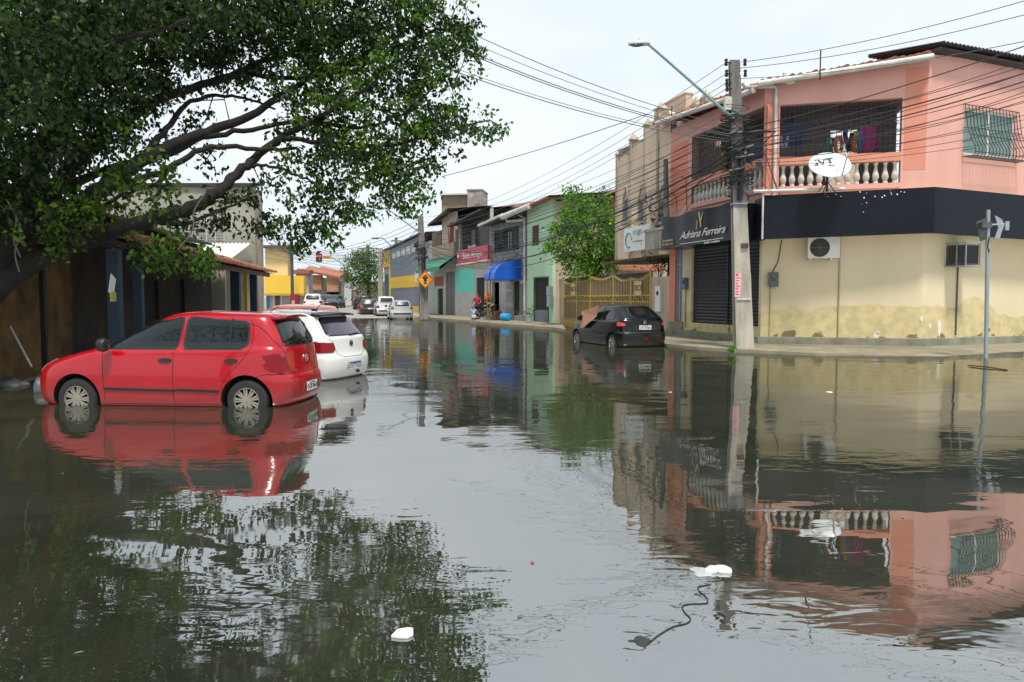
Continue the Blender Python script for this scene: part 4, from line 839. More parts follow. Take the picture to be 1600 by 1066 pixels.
zcn = FD.on(700,414,1.0)[1]; mb = MB(); mb.add([(px0-.4,0,zc+.1),(px1+.8,0,zc+.1),(px1+.8,-1.5,zcn-.1),(px0-.4,-1.5,zcn-.1),(px0-.4,0,zc-.0),(px1+.8,0,zc-.0),(px1+.8,-1.5,zcn-.4),(px0-.4,-1.5,zcn-.4)], [(3,2,1,0),(7,6,2,3),(4,5,6,7),(0,4,7,3)], FD.M)
t = thing('green_canopy', 'dark green canopy over the grey garage doors', 'canopy', FD.p((px0+px1)/2,.7,zcn)); mb.build('canopy', M_['green_canopy'], t)
cloth(FD, 704.5, 369, .8, 2.1, (.30,.02,.05), 'cloth', 'dark red cloth hanging from the upper window of the peach house', 'cloth', off=.12, seed=31)
# rooftop shed + water tank room
t = house('rooftop_shed', 'low beige shed with a corrugated roof on top of the peach house', FD, FD.x(700,-5), 8, 'shed')
FT = Frame(tuple(FD.p(FD.x(690)-2.2,-5,0).xy), (FD.p(FD.x(690)-2.2,-5,0)+Vector((8,-1.2,0))).xy)
a, za = FT.on(690,306); b, zb_ = FT.on(732,304); mb = MB(); mb.box(a,b,0,3,6.5,za,FT.M); mb.build('wall', mat('sooty beige render', (.30,.24,.17), .9, .15, 2), t)
mb = MB(); mb.box(a-.1,b,-.4,3,za,za+.12,FT.M); mb.build('roof', M_['roofsheet'], t)
a, za = FT.on(730,298,.3); b, zb_ = FT.on(753,298,.3); tt = house('water_tank_room', 'square mottled concrete water tank room at the top of the peach house', FD, FD.x(735,-5), 8, 'tank room'); mb = MB(); mb.box(a,b,-.3,2.4,6.5,za,FT.M); mb.box(a-.06,b+.06,-.36,2.46,za,za+.12,FT.M); mb.build('wall', mat('mottled concrete', (.42,.39,.34), .9, .2, 1.2, .3, 30, col2=(.10,.09,.08), c2amt=.5), tt)
# ================================================================ low rough house + warehouse
rx0, rx1 = FD.x(657), px0-.02
t = house('rough_house', 'low unfinished house with bare brickwork upstairs behind the street pole', FD, (rx0+rx1)/2); z1 = FD.on(668,372)[1]; zm = FD.on(670,418)[1]
mb = MB(); mb.box(rx0,rx1,0,6,0,zm,FD.M); mb.box(rx0,FD.x(676),0,6,zm,z1-.3,FD.M); mb.build('wall', M_['greywash'], t)
mb = MB(); mb.box(FD.x(676),FD.x(690),-.03,5,zm,FD.on(683,362)[1],FD.M); mb.build('brick_wall', mat('sooty brick', (.20,.12,.08), .9, .3, 4, .3, 30, col2=(.09,.07,.06), brick=(.3,.18,(.16,.14,.11),.03), u=tuple(FD.u)), t)
mb = MB(); mb.add([(rx0-.3,-.6,z1-.5),(FD.x(676),-.6,z1+.4),(FD.x(676),6,z1+.9),(rx0-.3,6,z1)], [(0,1,2,3)], FD.M); mb.add([(rx0-.3,-.6,z1-.65),(FD.x(676),-.6,z1+.25),(FD.x(676),6,z1+.75),(rx0-.3,6,z1-.15)], [(3,2,1,0)], FD.M); mb.build('roof', M_['darktile'], t)
mb = MB(); mb.box(rx0,FD.x(672),-.5,0,FD.on(664,440)[1],FD.on(664,424)[1],FD.M); mb.build('balcony', M_['white'], t)
mb = MB(); mb.box(FD.x(659),FD.x(669),-.01,.05,.1,2.6,FD.M); mb.build('door', M_['dark'], t)
wx0_, wx1_ = 0.0, rx0-.02
t = house('warehouse', 'blue-grey warehouse with a bright yellow band and a yellow sign end', FD, 8, .2, 'warehouse')
xc = FD.x(610.5); zt0, zt1 = FD.on(611,389)[1], FD.on(655,369)[1]; zb0, zb1 = 2.55, 3.70
mb = MB(); mb.add([(xc,0,0),(wx1_,0,0),(wx1_,0,zt0+.4),(xc,0,zt0),(xc,12,0),(wx1_,12,0),(wx1_,12,zt0+.4),(xc,12,zt0)], [(0,1,2,3),(5,4,7,6),(3,2,6,7),(4,0,3,7),(1,5,6,2)], FD.M); mb.build('wall', M_['wh_grey'], t)
mb = MB(); mb.box(xc,wx1_,-.03,.05,zb0,zb1,FD.M); mb.box(xc-.0,wx1_,-.03,.05,.0,.75,FD.M); mb.build('paint_band', M_['wh_yellow'], t)
zt2 = FD.on(598,397)[1]; zs = FD.on(604,417)[1]
mb = MB(); mb.box(0,xc-.02,-.06,.3,zs,zt0-.1,FD.M); mb.box(xc-.5,xc-.02,-.08,.3,0,zt0,FD.M); mb.build('sign_wall', M_['wh_yellow'], t)
mb = MB(); mb.box(0,xc-.5,.3,2,0,zt0-.3,FD.M); mb.build('end_wall', M_['palegrey'], t); mb = MB(); mb.box(.8,xc-.8,.2,.3,0,zs-.8,FD.M); mb.build('door', mat('teal door', (.06,.15,.17), .6), t)
mb = MB(); mb.add([(-.2,-.2,zt0-.08),(xc,-.2,zt0+.02),(wx1_,-.2,zt0+.45),(wx1_,-.2,zt0+.62),(xc,-.2,zt0+.2),(-.2,-.2,zt0+.1)], [(0,1,4,5),(1,2,3,4)], FD.M); mb.add([(-.2,-.2,zt0+.1),(xc,-.2,zt0+.2),(wx1_,-.2,zt0+.62),(wx1_,2,zt0+.62),(xc,2,zt0+.2),(-.2,2,zt0+.1)], [(0,1,4,5),(1,2,3,4)], FD.M); mb.build('roof_edge', M_['black_metal'], t)
for i, px in enumerate((615.5,622.5,630,638,646.5)):
    x, z = FD.on(px, 400-(px-615)*.38, .02); w_ = .85; mb = MB(); mb.box(x-w_,x+w_,-.03,.05,z-.35,z+.35,FD.M); mb.build('window', mat('pale window %d' % i, (.62,.64,.65), .4), t)
mb = MB(); text_mb(mb, 'INI', 1.9, FD.M @ Matrix.Translation((xc*.45,-.07,(zs+zt0)/2)), .01, xs=2.0); mb.build('lettering', flat('olive letters', (.16,.14,.02), .6), t)
# ================================================================ far left: yellow house, brick houses, grey houses at the end of the street
def boxhouse(name, label, px0, px1, pyt, Y, dep, m, zb=.3, cat='house', th=8):
    dep = min(dep, 1.6)
    a, b = W(px0, pyt, Y), W(px1, pyt, Y); t = thing(name, label, cat, ((a.x+b.x)/2, Y, zb))
    mb = MB(); mb.box(a.x, b.x, Y, Y+dep, zb-1, a.z); mb.build('wall', m, t); return t, a.x, b.x, a.z
t, a, b, z = boxhouse('yellow_house', 'pale yellow house behind a long yellow sign board at the end of the street', 414, 449, 388, 72, 8, M_['pale_yellow'])
mb = MB(); mb.box(a-.1,W(462,390,72).x,71.3,74,z,z+.25); mb.build('roof', mat('brown roof board', (.12,.08,.06), .8), t)
mb = MB(); e = W(475,470,71.5); mb.box(a,e.x,71.9,72.9,-.5,W(470,462,71.9).z); mb.build('shop_wall', M_['greywash'], t)
mb = MB(); c0, c1 = W(427,490,71.8), W(440,458,71.8); mb.box(c0.x,c1.x,71.84,71.9,.2,c1.z); mb.build('door', M_['white'], t)
mb = MB(); 
for i in range(4):
    for j in range(7):
        x = c0.x+.2+(c1.x-c0.x-.4)*(i+.5)/4; zz = .6+(c1.z-.8)*(j+.5)/7; mb.tube([(x-.1,71.8,zz-.15),(x+.1,71.8,zz+.15)], .02, 4); mb.tube([(x+.1,71.8,zz-.15),(x-.1,71.8,zz+.15)], .02, 4)
mb.build('door_grille', M_['black_metal'], t)
mb = MB(); q = W(416,470,71.8); mb.box(q.x,W(420,470,71.8).x,71.8,71.9,.2,3); mb.build('pillar', mat('blue painted pillar', (.05,.2,.5), .7), t)
q0, q1 = W(414,462,71), W(475,431,71); t = thing('sign_board', 'long plain yellow sign board projecting over the shop wall', 'sign', ((q0.x+q1.x)/2,71,q0.z)); mb = MB(); mb.box(q0.x,q1.x,70.9,71.8,q0.z+.2,q1.z); mb.build('board', M_['wh_yellow'], t); mb = MB(); mb.box(q0.x,q1.x,70.85,71.8,q0.z-.0,q0.z+.19); mb.build('edge', mat('dull gold edge', (.5,.35,.05), .7), t)
t, a, b, z = boxhouse('grey_house', 'pale grey house between the yellow sign board and the brick upper storeys', 462, 482, 428, 80, 10, M_['palegrey'])
mb = MB(); mb.box(W(440,426,80).x,W(486,426,80).x,79.4,81,z,z+.4); mb.build('roof', M_['tile'], t)
t, a, b, z = boxhouse('brick_house', 'grey house with an orange brick upper storey in the middle of the street end', 481, 505, 434, 84, 10, M_['palegrey'])
mb = MB(); p0, p1 = W(482,451,83.6), W(503,430,83.6); mb.box(p0.x,p1.x,83.4,83.99,W(482,453,83.4).z,p1.z); mb.build('upper_wall', M_['brick_far'], t)
mb = MB(); mb.add([(p0.x-.3,82.9,p1.z+.6),(p1.x+2.2,82.9,p1.z-.2),(p1.x+2.2,85,p1.z+.3),(p0.x-.3,85,p1.z+1.1),(p0.x-.3,82.9,p1.z+.35),(p1.x+2.2,82.9,p1.z-.45)], [(0,1,2,3),(4,5,1,0),(3,2,5,4)]); mb.build('roof', M_['tile'], t)
t, a, b, z = boxhouse('brick_house', 'farther brick-topped house, right beside the round tree', 504, 533, 440, 90, 10, M_['palegrey'])
mb = MB(); p0, p1 = W(511,456,89.6), W(529,432,89.6); mb.box(p0.x,p1.x,89.4,89.99,p0.z,p1.z); mb.build('upper_wall', M_['brick_far'], t)
mb = MB(); mb.add([(p0.x-1,88.9,p1.z+.8),(p1.x+1.5,88.9,p1.z-.1),(p1.x+1.5,91,p1.z+.4),(p0.x-1,91,p1.z+1.3),(p0.x-1,88.9,p1.z+.55),(p1.x+1.5,88.9,p1.z-.35)], [(0,1,2,3),(4,5,1,0),(3,2,5,4)]); mb.build('roof', M_['tile'], t)
mb = MB()
for px in (507,517,525): q = W(px,470,89.9); mb.box(q.x-.4,q.x+.4,89.85,90,.5,2.7)
mb.build('door', M_['dark'], t)
t, a, b, z = boxhouse('far_house', 'small grey house with a brick gable at the far end behind the round tree', 528, 560, 432, 120, 10, M_['palegrey'], .8)
mb = MB(); mb.box(a,W(548,430,120).x,119.6,121.6,z-.3,z+.5); mb.build('upper_wall', M_['brick_far'], t)
t, a, b, z = boxhouse('far_house', 'dark shop front in the shade behind the parked cars under the round tree', 560, 600, 440, 112, 10, mat('dim brown front', (.16,.12,.09), .9), .8)
t, a, b, z = boxhouse('far_shed', 'low striped kiosk left of the parked dark van', 549, 563, 453, 92, 4, mat('pinkish striped kiosk', (.45,.28,.24), .8), .4)
t, a, b, z = boxhouse('hill_house', 'brown block just showing above the red roof line behind the yellow sign', 464, 478, 420, 95, 6, mat('brown block', (.28,.2,.14), .9), 3)
# ================================================================ big old concrete building
Yb = 31.0; A0, B0 = W(150,292,Yb), W(397,293,Yb)
t = thing('concrete_building', 'big stained concrete building with rows of louvred vent blocks behind the tree', 'building', ((A0.x+B0.x)/2,Yb,0))
g0, g1 = W(200,378,Yb), W(350,344,Yb); FO = Frame((A0.x,Yb),(B0.x,Yb)); x0 = g0.x-A0.x; x1 = g1.x-A0.x; zz0, zz1 = g0.z, g1.z
mb = MB(); mb.wall(0,FO.len,-.3,A0.z,.25,[(x0,x1,zz0,zz1)],FO.M); mb.box(0,FO.len,.9,1,-.3,A0.z,FO.M); mb.hprism([(B0.x-.2,Yb+.25),(B0.x,Yb+.25),(B0.x-3.2,Yb+9),(B0.x-3.4,Yb+9)],-.3,A0.z); mb.build('wall', M_['oldconc'], t)
mb = MB(); mb.box(-.1,FO.len+.05,-.12,.3,A0.z,A0.z+.14,FO.M); mb.build('coping', M_['darktile'], t)
mb = MB(); k = 11
for i in range(k+1): x = x0+(x1-x0)*i/k; mb.box(x-.025,x+.025,-.03,.12,zz0,zz1,FO.M)
for j in range(14): z = zz0+(zz1-zz0)*(j+.5)/14; mb.box(x0,x1,-.01,.1,z-.012,z+.022,FO.M)
mb.build('vent_blocks', mat('pale vent block', (.46,.45,.41), .9, .1, 3), t)
# corrugated white sheet lean-to in front
t = thing('corrugated_sheet_roof', 'pale corrugated sheet lean-to roof in front of the concrete building', 'roof', (-13,29,2)); 
p0, p1 = W(250,380,30.6), W(390,383,30.6); zlo = W(390,413,28.0).z; mb = MB(); n = 90; vs = []
for i in range(n+1):
    x = p0.x+(p1.x-p0.x)*i/n; zz = .035*math.sin(i*1.6); vs += [(x-.0,27.8,zlo+zz),(x,30.7,p0.z+zz)]
mb.add(vs, [(2*i,2*i+2,2*i+3,2*i+1) for i in range(n)]); mb.add([(x,y,z-.02) for x,y,z in vs], [(2*i+1,2*i+3,2*i+2,2*i) for i in range(n)]); mb.build('sheet', mat('white corrugated sheet', (.66,.66,.64), .6, .06, 3), t)
mb = MB(); mb.box(p0.x,p1.x,27.9,28,-.2,zlo-.06); mb.build('wall', M_['oldconc'], t)
# white pillar strip + purple banner by the corner of the concrete building
t = thing('street_banner', 'tall narrow purple banner on a pole beside the concrete building', 'banner', (W(409,470,33).x,33,0)); p0, p1 = W(407,460,33), W(411,383,33); mb = MB(); mb.box(p0.x,p1.x,32.98,33.0,p0.z,p1.z); mb.add([(p0.x,32.98,p1.z),(p1.x,32.98,p1.z),((p0.x+p1.x)/2-.02,32.98,p1.z+.35)], [(0,1,2)]); mb.build('cloth', mat('purple banner cloth', (.05,.02,.16), .8), t); mb = MB(); mb.tube([(p0.x-.05,33.05,-.2),(p0.x-.05,33.05,p1.z+.1)], .035, 6); mb.build('pole', M_['galv'], t)
# ================================================================ dark house under the tree (tiled awning on blue posts)
LH = Frame((-7.1-.15*(-2.5)+.0, 11.9-2.5+2.5), (-9.25, 28.2))     # placeholder orientation
e0 = Vector((-6.72, 11.9, 0)); e1 = Vector((-9.15, 27.6, 0)); FL = Frame(tuple(e0.xy), tuple(e1.xy))   # eave line; outward (towards street) is +x side
FL.n = Vector((FL.u.y, -FL.u.x, 0))
lh = thing('tiled_house', 'low dark house with ochre walls and a clay tile veranda roof on blue posts', 'house', (e0.x-1.5, e0.y, .0))
LL = FL.len; ZE = 2.45
mb = MB()
wl = [(3.3,4.2,0,2.1),(5.6,6.6,0,2.1),(8.2,9.6,.9,2.0),(11.2,12.2,0,2.1)]
XO = FL.on(112,466,-1.9)[0]; MT = Matrix.Translation(FL.n*-1.9) @ FL.M; mb.wall(-1.5,XO,-.1,3.1,.2,[],MT); mb.build('wall', M_['ochre_wall'], lh); mb = MB(); wl = [q for q in wl if q[0] > XO+.1]; mb.wall(XO+.002,LL-.2,-.1,3.1,.2,wl,MT); mb.box(-1.5,LL-.2,1.95+.2,6,-.1,3.4,FL.M); mb.build('wall', mat('wall darkened for tree shade', (.045,.030,.018), .9, .2, 1.2, .2, 40, col2=(.012,.010,.008), c2amt=.45), lh)  # wall beyond the ochre part: tree shade put into its near-black colour
mb = MB()
for a, b, c, d in wl: mb = MB(); mb.box(a,b,2.0,2.05,c,d,FL.M); mb.build('door' if c == 0 else 'window', M_['dark'], lh)
mb = MB(); mb.box(-2.5,LL,-.3,2,-.4,-.02,FL.M); mb.build('veranda_floor', M_['dirty_concrete'], lh)
def post_at(px): k = (px-800)/FPX; # intersection of ray with eave line
for px, wdt, m_ in ((180,.20,M_['bluepost']),(370,.26,M_['bluepost']),(397,.22,M_['bluepost']),(215,.16,M_['bluepost'])):
    x = FL.on(px, 466, -.15)[0]; mb = MB(); mb.box(x-wdt/2,x+wdt/2,.05,.05+wdt,-.1,ZE-.08,FL.M); mb.build('post', m_, lh)
x = FL.on(387,466,-.5)[0]; mb = MB(); mb.box(x-.06,x+.06,.5,.62,-.1,ZE,FL.M); mb.build('post', M_['wh_yellow'], lh)
x = FL.on(60,466,-1.85)[0]; mb = MB(); xx = FL.on(68,466,-1.85)[0]; mb.box(xx-.05,xx+.05,1.82,1.9,-.1,3,FL.M); mb.build('wall_strip', M_['black_metal'], lh)
XB = FL.on(225,466,.0)[0]; mb = MB(); mb.box(XB,LL+.1,-.12,-.02,ZE-.16,ZE-.03,FL.M); mb.box(XB,LL+.1,1.0,1.1,ZE+.2,ZE+.32,FL.M); mb.build('eave_beam', mat('old grey timber', (.16,.14,.12), .9, .2, 6), lh)
rt = random.Random(5)
def tiles(F, x0, x1, y0, y1, z0, z1, name, parent, m, pitch=.21, rows=None):
    mb = MB(); n = int((x1-x0)/pitch); L_ = math.hypot(y1-y0, z1-z0); rows = rows or max(2, int(L_/.42))
    for i in range(n):
        xc_ = x0+(x1-x0)*(i+.5)/n+rt.uniform(-.015,.015)
        for j in range(rows):
            a, b = j/rows-.02, (j+1.25)/rows; jit = rt.uniform(-.012,.012); k = 5; vs = []
            for (q, rad) in ((a,.105),(b,.085)):
                yy = y0+(y1-y0)*q; zz = z0+(z1-z0)*q+(.028 if q == a else 0)+jit
                for s_ in range(k+1): an = math.pi*s_/k; vs.append((xc_+rad*math.cos(an)+rt.uniform(-.004,.004), yy, zz+rad*.8*math.sin(an)))
            mb.add(vs, [(s_,s_+1,k+1+s_+1,k+1+s_) for s_ in range(k)]+[tuple(range(k,-1,-1))], F.M)
    mb.add([(x0,y0+.02,z0-.01),(x1,y0+.02,z0-.01),(x1,y1,z1-.01),(x0,y1,z1-.01)], [(0,1,2,3)], F.M); mb.add([(x0,y0+.02,z0-.05),(x1,y0+.02,z0-.05),(x1,y1,z1-.05),(x0,y1,z1-.05)], [(3,2,1,0)], F.M)
    return mb.build(name, m, parent)
XA = FL.on(222,466,.0)[0]; tiles(FL, XA, LL+.25, -.32, 2.2, ZE-.02, ZE+.72, 'roof', lh, M_['tile'])
tiles(FL, -1.5, LL-.2, 1.9, 6, ZE+.95, ZE+1.9, 'roof', lh, M_['darktile'], .26, 5)
t = FL.on(182,440,.0); pz = FL.on(182,447,0.0)
mb = MB(); x, z = FL.on(179,446,.0); mb.box(-.11,.11,-.012,.0,-.17,.17,FL.M @ Matrix.Translation((x,.045,z)) @ Matrix.Rotation(R(24),4,'Y')); o = single(mb, 'paper_notice', M_['white'], 'small tilted white paper notice on the blue post of the dark house', 'poster')
mb = MB(); x, z = FL.on(180,464,.0); mb.box(x-.11,x+.11,.02,.045,z-.08,z+.08,FL.M); single(mb, 'paper_notice', mat('faded yellow green card', (.35,.4,.08), .7), 'small yellow-green card under the white notice on the blue post', 'poster')
# ================================================================ cars (built at the origin: nose +x, left +y, z from the road)
def paint(name, col, rough=.3, coat=.7): 
    m = mat(name, col, rough, .06, 1.5, 0, 40, coat=coat, spec=.35); nt = m.node_tree; L = nt.links.new; p = nt.nodes['Principled BSDF']; old = p.inputs['Base Color'].links[0].from_socket
    tc = _n(nt, 'ShaderNodeTexCoord'); sp = _n(nt, 'ShaderNodeSeparateXYZ'); L(tc.outputs['Object'], sp.inputs[0]); n = _n(nt, 'ShaderNodeTexNoise'); n.inputs['Scale'].default_value = 5; n.inputs['Detail'].default_value = 8; L(tc.outputs['Object'], n.inputs['Vector'])
    a = _n(nt, 'ShaderNodeMath', operation='MULTIPLY_ADD'); L(n.outputs['Fac'], a.inputs[0]); a.inputs[1].default_value = -.30; L(sp.outputs[2], a.inputs[2])
    r = _n(nt, 'ShaderNodeMapRange'); L(a.outputs[0], r.inputs[0]); r.inputs['From Min'].default_value = .42; r.inputs['From Max'].default_value = .06; r.inputs['To Max'].default_value = .26
    mx = _n(nt, 'ShaderNodeMixRGB'); L(r.outputs[0], mx.inputs[0]); L(old, mx.inputs[1]); mx.inputs[2].default_value = (.13,.10,.07,1); L(mx.outputs[0], p.inputs['Base Color'])
    r3 = _n(nt, 'ShaderNodeMapRange'); L(r.outputs[0], r3.inputs[0]); r3.inputs['To Min'].default_value = rough; r3.inputs['To Max'].default_value = .8; L(r3.outputs[0], p.inputs['Roughness']); return m
M_['tyre'] = mat('tyre rubber', (.016,.016,.016), .8, .15, 10)
M_['rim'] = mat('dusty silver rim', (.36,.33,.27), .4, .1, 8, metal=.5)
M_['carglass'] = flat('tinted car glass', (.006,.011,.011), .03, spec=.55)
M_['farglass'] = flat('dusty dark glass', (.02,.025,.03), .3, spec=.4)
M_['trim'] = flat('black plastic trim', (.012,.012,.013), .45)
M_['seam'] = flat('panel gap', (.004,.004,.004), .9)
M_['tail_red'] = flat('red lamp lens', (.19,.002,.005), .22, spec=.35)
M_['tail_pink'] = flat('bright red lamp lens', (.60,.06,.05), .25)
M_['lamp_clear'] = flat('clear lamp lens', (.35,.38,.38), .08, metal=.5, spec=.9)
M_['chrome'] = flat('chrome', (.6,.6,.6), .15, metal=1)
M_['plate'] = flat('plate white', (.62,.62,.58), .5)
M_['plate_blue'] = flat('plate blue', (.02,.03,.25), .5)
M_['underbody'] = flat('underbody', (.008,.008,.008), .9)
def interp(pts, x):
    if x <= pts[0][0]: return pts[0][1]
    for (a, b), (c, d) in zip(pts, pts[1:]):
        if x <= c: return b+(d-b)*(x-a)/(c-a)
    return pts[-1][1]
def car_body(rings, top_rings=True):
    """rings: list of dict(xf,xr,w,zf=[(x,z)...],cf,cr) bottom to top -> closed mesh"""
    vs = []; per = None; loops = []
    for r in rings:
        xf, xr, w_ = r['xf'], r['xr'], r['w']; cf, cr = r.get('cf', .35), r.get('cr', .28); bf = r.get('bf', .06); br = r.get('br', .05)
        half = [(xf, 0), (xf-bf*.3, .38*w_), (xf-bf, .70*w_), (xf-cf*.42, .90*w_), (xf-cf, .985*w_)]
        a, b = xf-cf, xr+cr; n = 9
        half += [(a+(b-a)*i/n, w_*(1+.012*math.sin(math.pi*i/n))) for i in range(1, n)]
        half += [(xr+cr, .99*w_), (xr+cr*.38, .91*w_), (xr+br, .70*w_), (xr+br*.3, .38*w_), (xr, 0)]
        loop = half+[(x, -y) for x, y in reversed(half[1:-1])]
        loops.append([(x, y, interp(r['z'], x)) for x, y in loop])
    k = len(loops[0]); fs = []
    for lp in loops: vs += lp
    for j in range(len(loops)-1):
        for i in range(k): fs.append((j*k+i, j*k+(i+1) % k, (j+1)*k+(i+1) % k, (j+1)*k+i))
    h = k//2
    for base, flip in ((0, True), ((len(loops)-1)*k, False)):
        # cap with strips across
        ids = [base+i for i in range(k)]
        for i in range(1, h-1):
            q = (ids[i], ids[i+1], ids[k-i-1], ids[k-i]); fs.append(q if not flip else tuple(reversed(q)))
        t = (ids[0], ids[1], ids[k-1]); fs.append(t if not flip else tuple(reversed(t)))
        t = (ids[h-1], ids[h], ids[h+1]); fs.append(t if not flip else tuple(reversed(t)))
    return vs, fs
class CarB:
    def __init__(s, name, label, rings, pm, axles, wr=.29, track=.70, sub=2, group=None, half=.83):
        s.root = thing(name, label, 'car', (0,0,0), group); s.wr = wr; s.axles = axles
        vs, fs = car_body(rings); me = bpy.data.meshes.new('b'); me.from_pydata(vs, [], fs); me.update()
        bm = bmesh.new(); bm.from_mesh(me); bmesh.ops.recalc_face_normals(bm, faces=bm.faces); bm.to_mesh(me); bm.free()
        o = bpy.data.objects.new('b', me); C.objects.link(o); md = o.modifiers.new('s', 'SUBSURF'); md.levels = sub; md.render_levels = sub
        cut = MB()
        for ax in axles:
            for sg in (1, -1): cut.lathe([(wr*1.23, sg*.52), (wr*1.23, sg*1.2)], (ax, 0, wr), 28, 'y')
        co = cut.build('cut', M_['underbody']); 
        bmm = bmesh.new(); bmm.from_mesh(co.data); bmesh.ops.recalc_face_normals(bmm, faces=bmm.faces); bmm.to_mesh(co.data); bmm.free()
        full = evaluated(o); s.bvh = BVHTree.FromPolygons([v.co[:] for v in full.vertices], [tuple(p.vertices) for p in full.polygons])
        md = o.modifiers.new('c', 'BOOLEAN'); md.object = co; md.operation = 'DIFFERENCE'; md.solver = 'EXACT'
        nm = evaluated(o); nm.materials.clear(); nm.materials.append(pm); nm.materials.append(M_['underbody'])
        for p in nm.polygons:
            c = p.center; inside = any(math.hypot(c.x-a, c.z-wr) < wr*1.245 for a in axles) and abs(c.y) > .5
            n_ = p.normal
            out = inside and (abs(c.y) < .56 or (math.hypot(c.x-min(axles, key=lambda a: abs(a-c.x)), c.z-wr) > wr*1.2 and abs(n_.y) < .5))
            p.material_index = 1 if (out or c.z < .17) else 0
        bpy.data.objects.remove(o); bpy.data.objects.remove(co)
        sm(nm, 32); b = bpy.data.objects.new('body', nm); C.objects.link(b); b.parent = s.root; s.body = b; s.pm = pm
    def cast(s, axis, a, b, sg):
        if axis == 'y': o, d = Vector((a, sg*3, b)), Vector((0, -sg, 0))
        elif axis == 'x': o, d = Vector((sg*5, a, b)), Vector((-sg, 0, 0))
        else: o, d = Vector((a, b, 5)), Vector((0, 0, -1))
        h = s.bvh.ray_cast(o, d)
        if h[0] is None: return None, None
        n = h[1]; n = n if n.dot(d) < 0 else -n
        return h[0], n
    def patch(s, name, poly, axis, sg, m, off=.004, nu=14, nv=8, parent=None, rnd=.03, skirt=0, smooth=True, lim=None):
        if lim is None and 'tail' in name: lim = True
        P = round_poly(poly, rnd); zs = [p[1] for p in P]; z0, z1 = min(zs), max(zs); rows = []
        for j in range(nv+1):
            z = z0+(z1-z0)*(.004+.992*j/nv); xs = []
            for (a, b), (c, d) in zip(P, P[1:]+P[:1]):
                if (b-z)*(d-z) <= 0 and b != d: xs.append(a+(c-a)*(z-b)/(d-b))
            if len(xs) < 2: continue
            xa, xb = min(xs), max(xs); row = []
            for i in range(nu+1):
                a = xa+(xb-xa)*i/nu; h, n = s.cast(axis, a, z, sg)
                if h is not None and lim and ((axis == 'y' and abs(h.y) < .66) or (axis == 'x' and h.x > -1.45)): h = None
                row.append((h, n) if h is not None else None)
            ok = [i for i, q in enumerate(row) if q]
            if not ok: continue
            rows.append([row[min(ok, key=lambda k: abs(k-i))] for i in range(nu+1)])
        if len(rows) < 2: return None
        mb = MB(); nr = len(rows); vs = [h+n*off for row in rows for h, n in row]; k = nu+1
        fs = [(j*k+i, j*k+i+1, (j+1)*k+i+1, (j+1)*k+i) for j in range(nr-1) for i in range(nu)]
        mb.add(vs, fs)
        loop = [(0, i) for i in range(nu)]+[(j, nu) for j in range(nr-1)]+[(nr-1, i) for i in range(nu, 0, -1)]+[(j, 0) for j in range(nr-1, 0, -1)]
        vv = [rows[j][i] for j, i in loop]; q = len(vv); w1 = [h+n*off for h, n in vv]; w0 = [h-n*.01 for h, n in vv]
        mb.add(w1+w0, [(i, i+q, (i+1) % q+q, (i+1) % q) for i in range(q)])
        # orient
        o = mb.build(name, m, None, smooth=False); me = o.data
        bm = bmesh.new(); bm.from_mesh(me); bmesh.ops.remove_doubles(bm, verts=bm.verts, dist=1e-5); bmesh.ops.recalc_face_normals(bm, faces=bm.faces)
        h, n = rows[nr//2][nu//2]
        c = min(bm.faces, key=lambda f: (f.calc_center_median()-(h+n*off)).length)
        if c.normal.dot(n) < 0: bmesh.ops.reverse_faces(bm, faces=bm.faces)
        bm.to_mesh(me); bm.free(); sm(me, 30)
        o.parent = parent or s.root; return o
    def line(s, name, pts, axis, sg, m, r=.004, off=0, parent=None, k=14):
        out = []
        for (a, b), (c, d) in zip(pts, pts[1:]):
            for i in range(k+1):
                h, n = s.cast(axis, a+(c-a)*i/k, b+(d-b)*i/k, sg)
                if h is not None: out.append(h+n*off)
        mb = MB(); mb.tube(out, r, 5); o = mb.build(name, m, None); o.parent = parent or s.root; return o
    def wheel(s, ax, sg, ytrack, style='spokes', steer=0):
        r = s.wr; y0 = sg*ytrack; root = None
        mb = MB(); pr = [(r*.62,-.09),(r*.70,-.095),(r*.90,-.088),(r*.985,-.062),(r,-.03),(r,.03),(r*.985,.062),(r*.90,.088),(r*.70,.095),(r*.62,.09)]
        mb.lathe(pr, (0,0,0), 32, 'y', close=True)
        wh = MB(); wh.lathe([(r*.60,-.07),(r*.60,.02*sg)] if sg > 0 else [(r*.60,-.02),(r*.60,.07)], (0,0,0), 24, 'y')
        w_ = wh.build('wheel', M_['underbody']); w_.parent = s.root; w_.location = (ax, y0, r)
        t = mb.build('tyre', M_['tyre'], None, smooth=35); t.parent = w_
        rm = MB(); rm.lathe([(r*.66,sg*.085),(r*.60,sg*.092),(r*.575,sg*.07),(r*.60,sg*.06)], (0,0,0), 32, 'y', close=True)
        rm.lathe([(r*.17,sg*.03),(r*.16,sg*.075),(r*.08,sg*.08),(.001,sg*.08)], (0,0,0), 16, 'y')
        if style == 'spokes':
            for k in range(9):
                a = 2*math.pi*k/9; ca, sa = math.cos(a), math.sin(a)
                for dlt in (-.5,.5) if k % 1 == 0 else (0,):
                    i0, i1 = r*.12, r*.60; w0, w1 = r*.030, r*.050; t0 = dlt*r*.055; t1 = dlt*r*.14
                    P = [(i0,t0-w0),(i1,t1-w1),(i1,t1+w1),(i0,t0+w0)]
                    v = [(p*ca-q*sa, sg*yy, p*sa+q*ca) for yy in (.055,.078) for p, q in P]
                    rm.add(v, [(0,1,2,3),(7,6,5,4),(0,4,5,1),(1,5,6,2),(2,6,7,3),(3,7,4,0)])
        else:
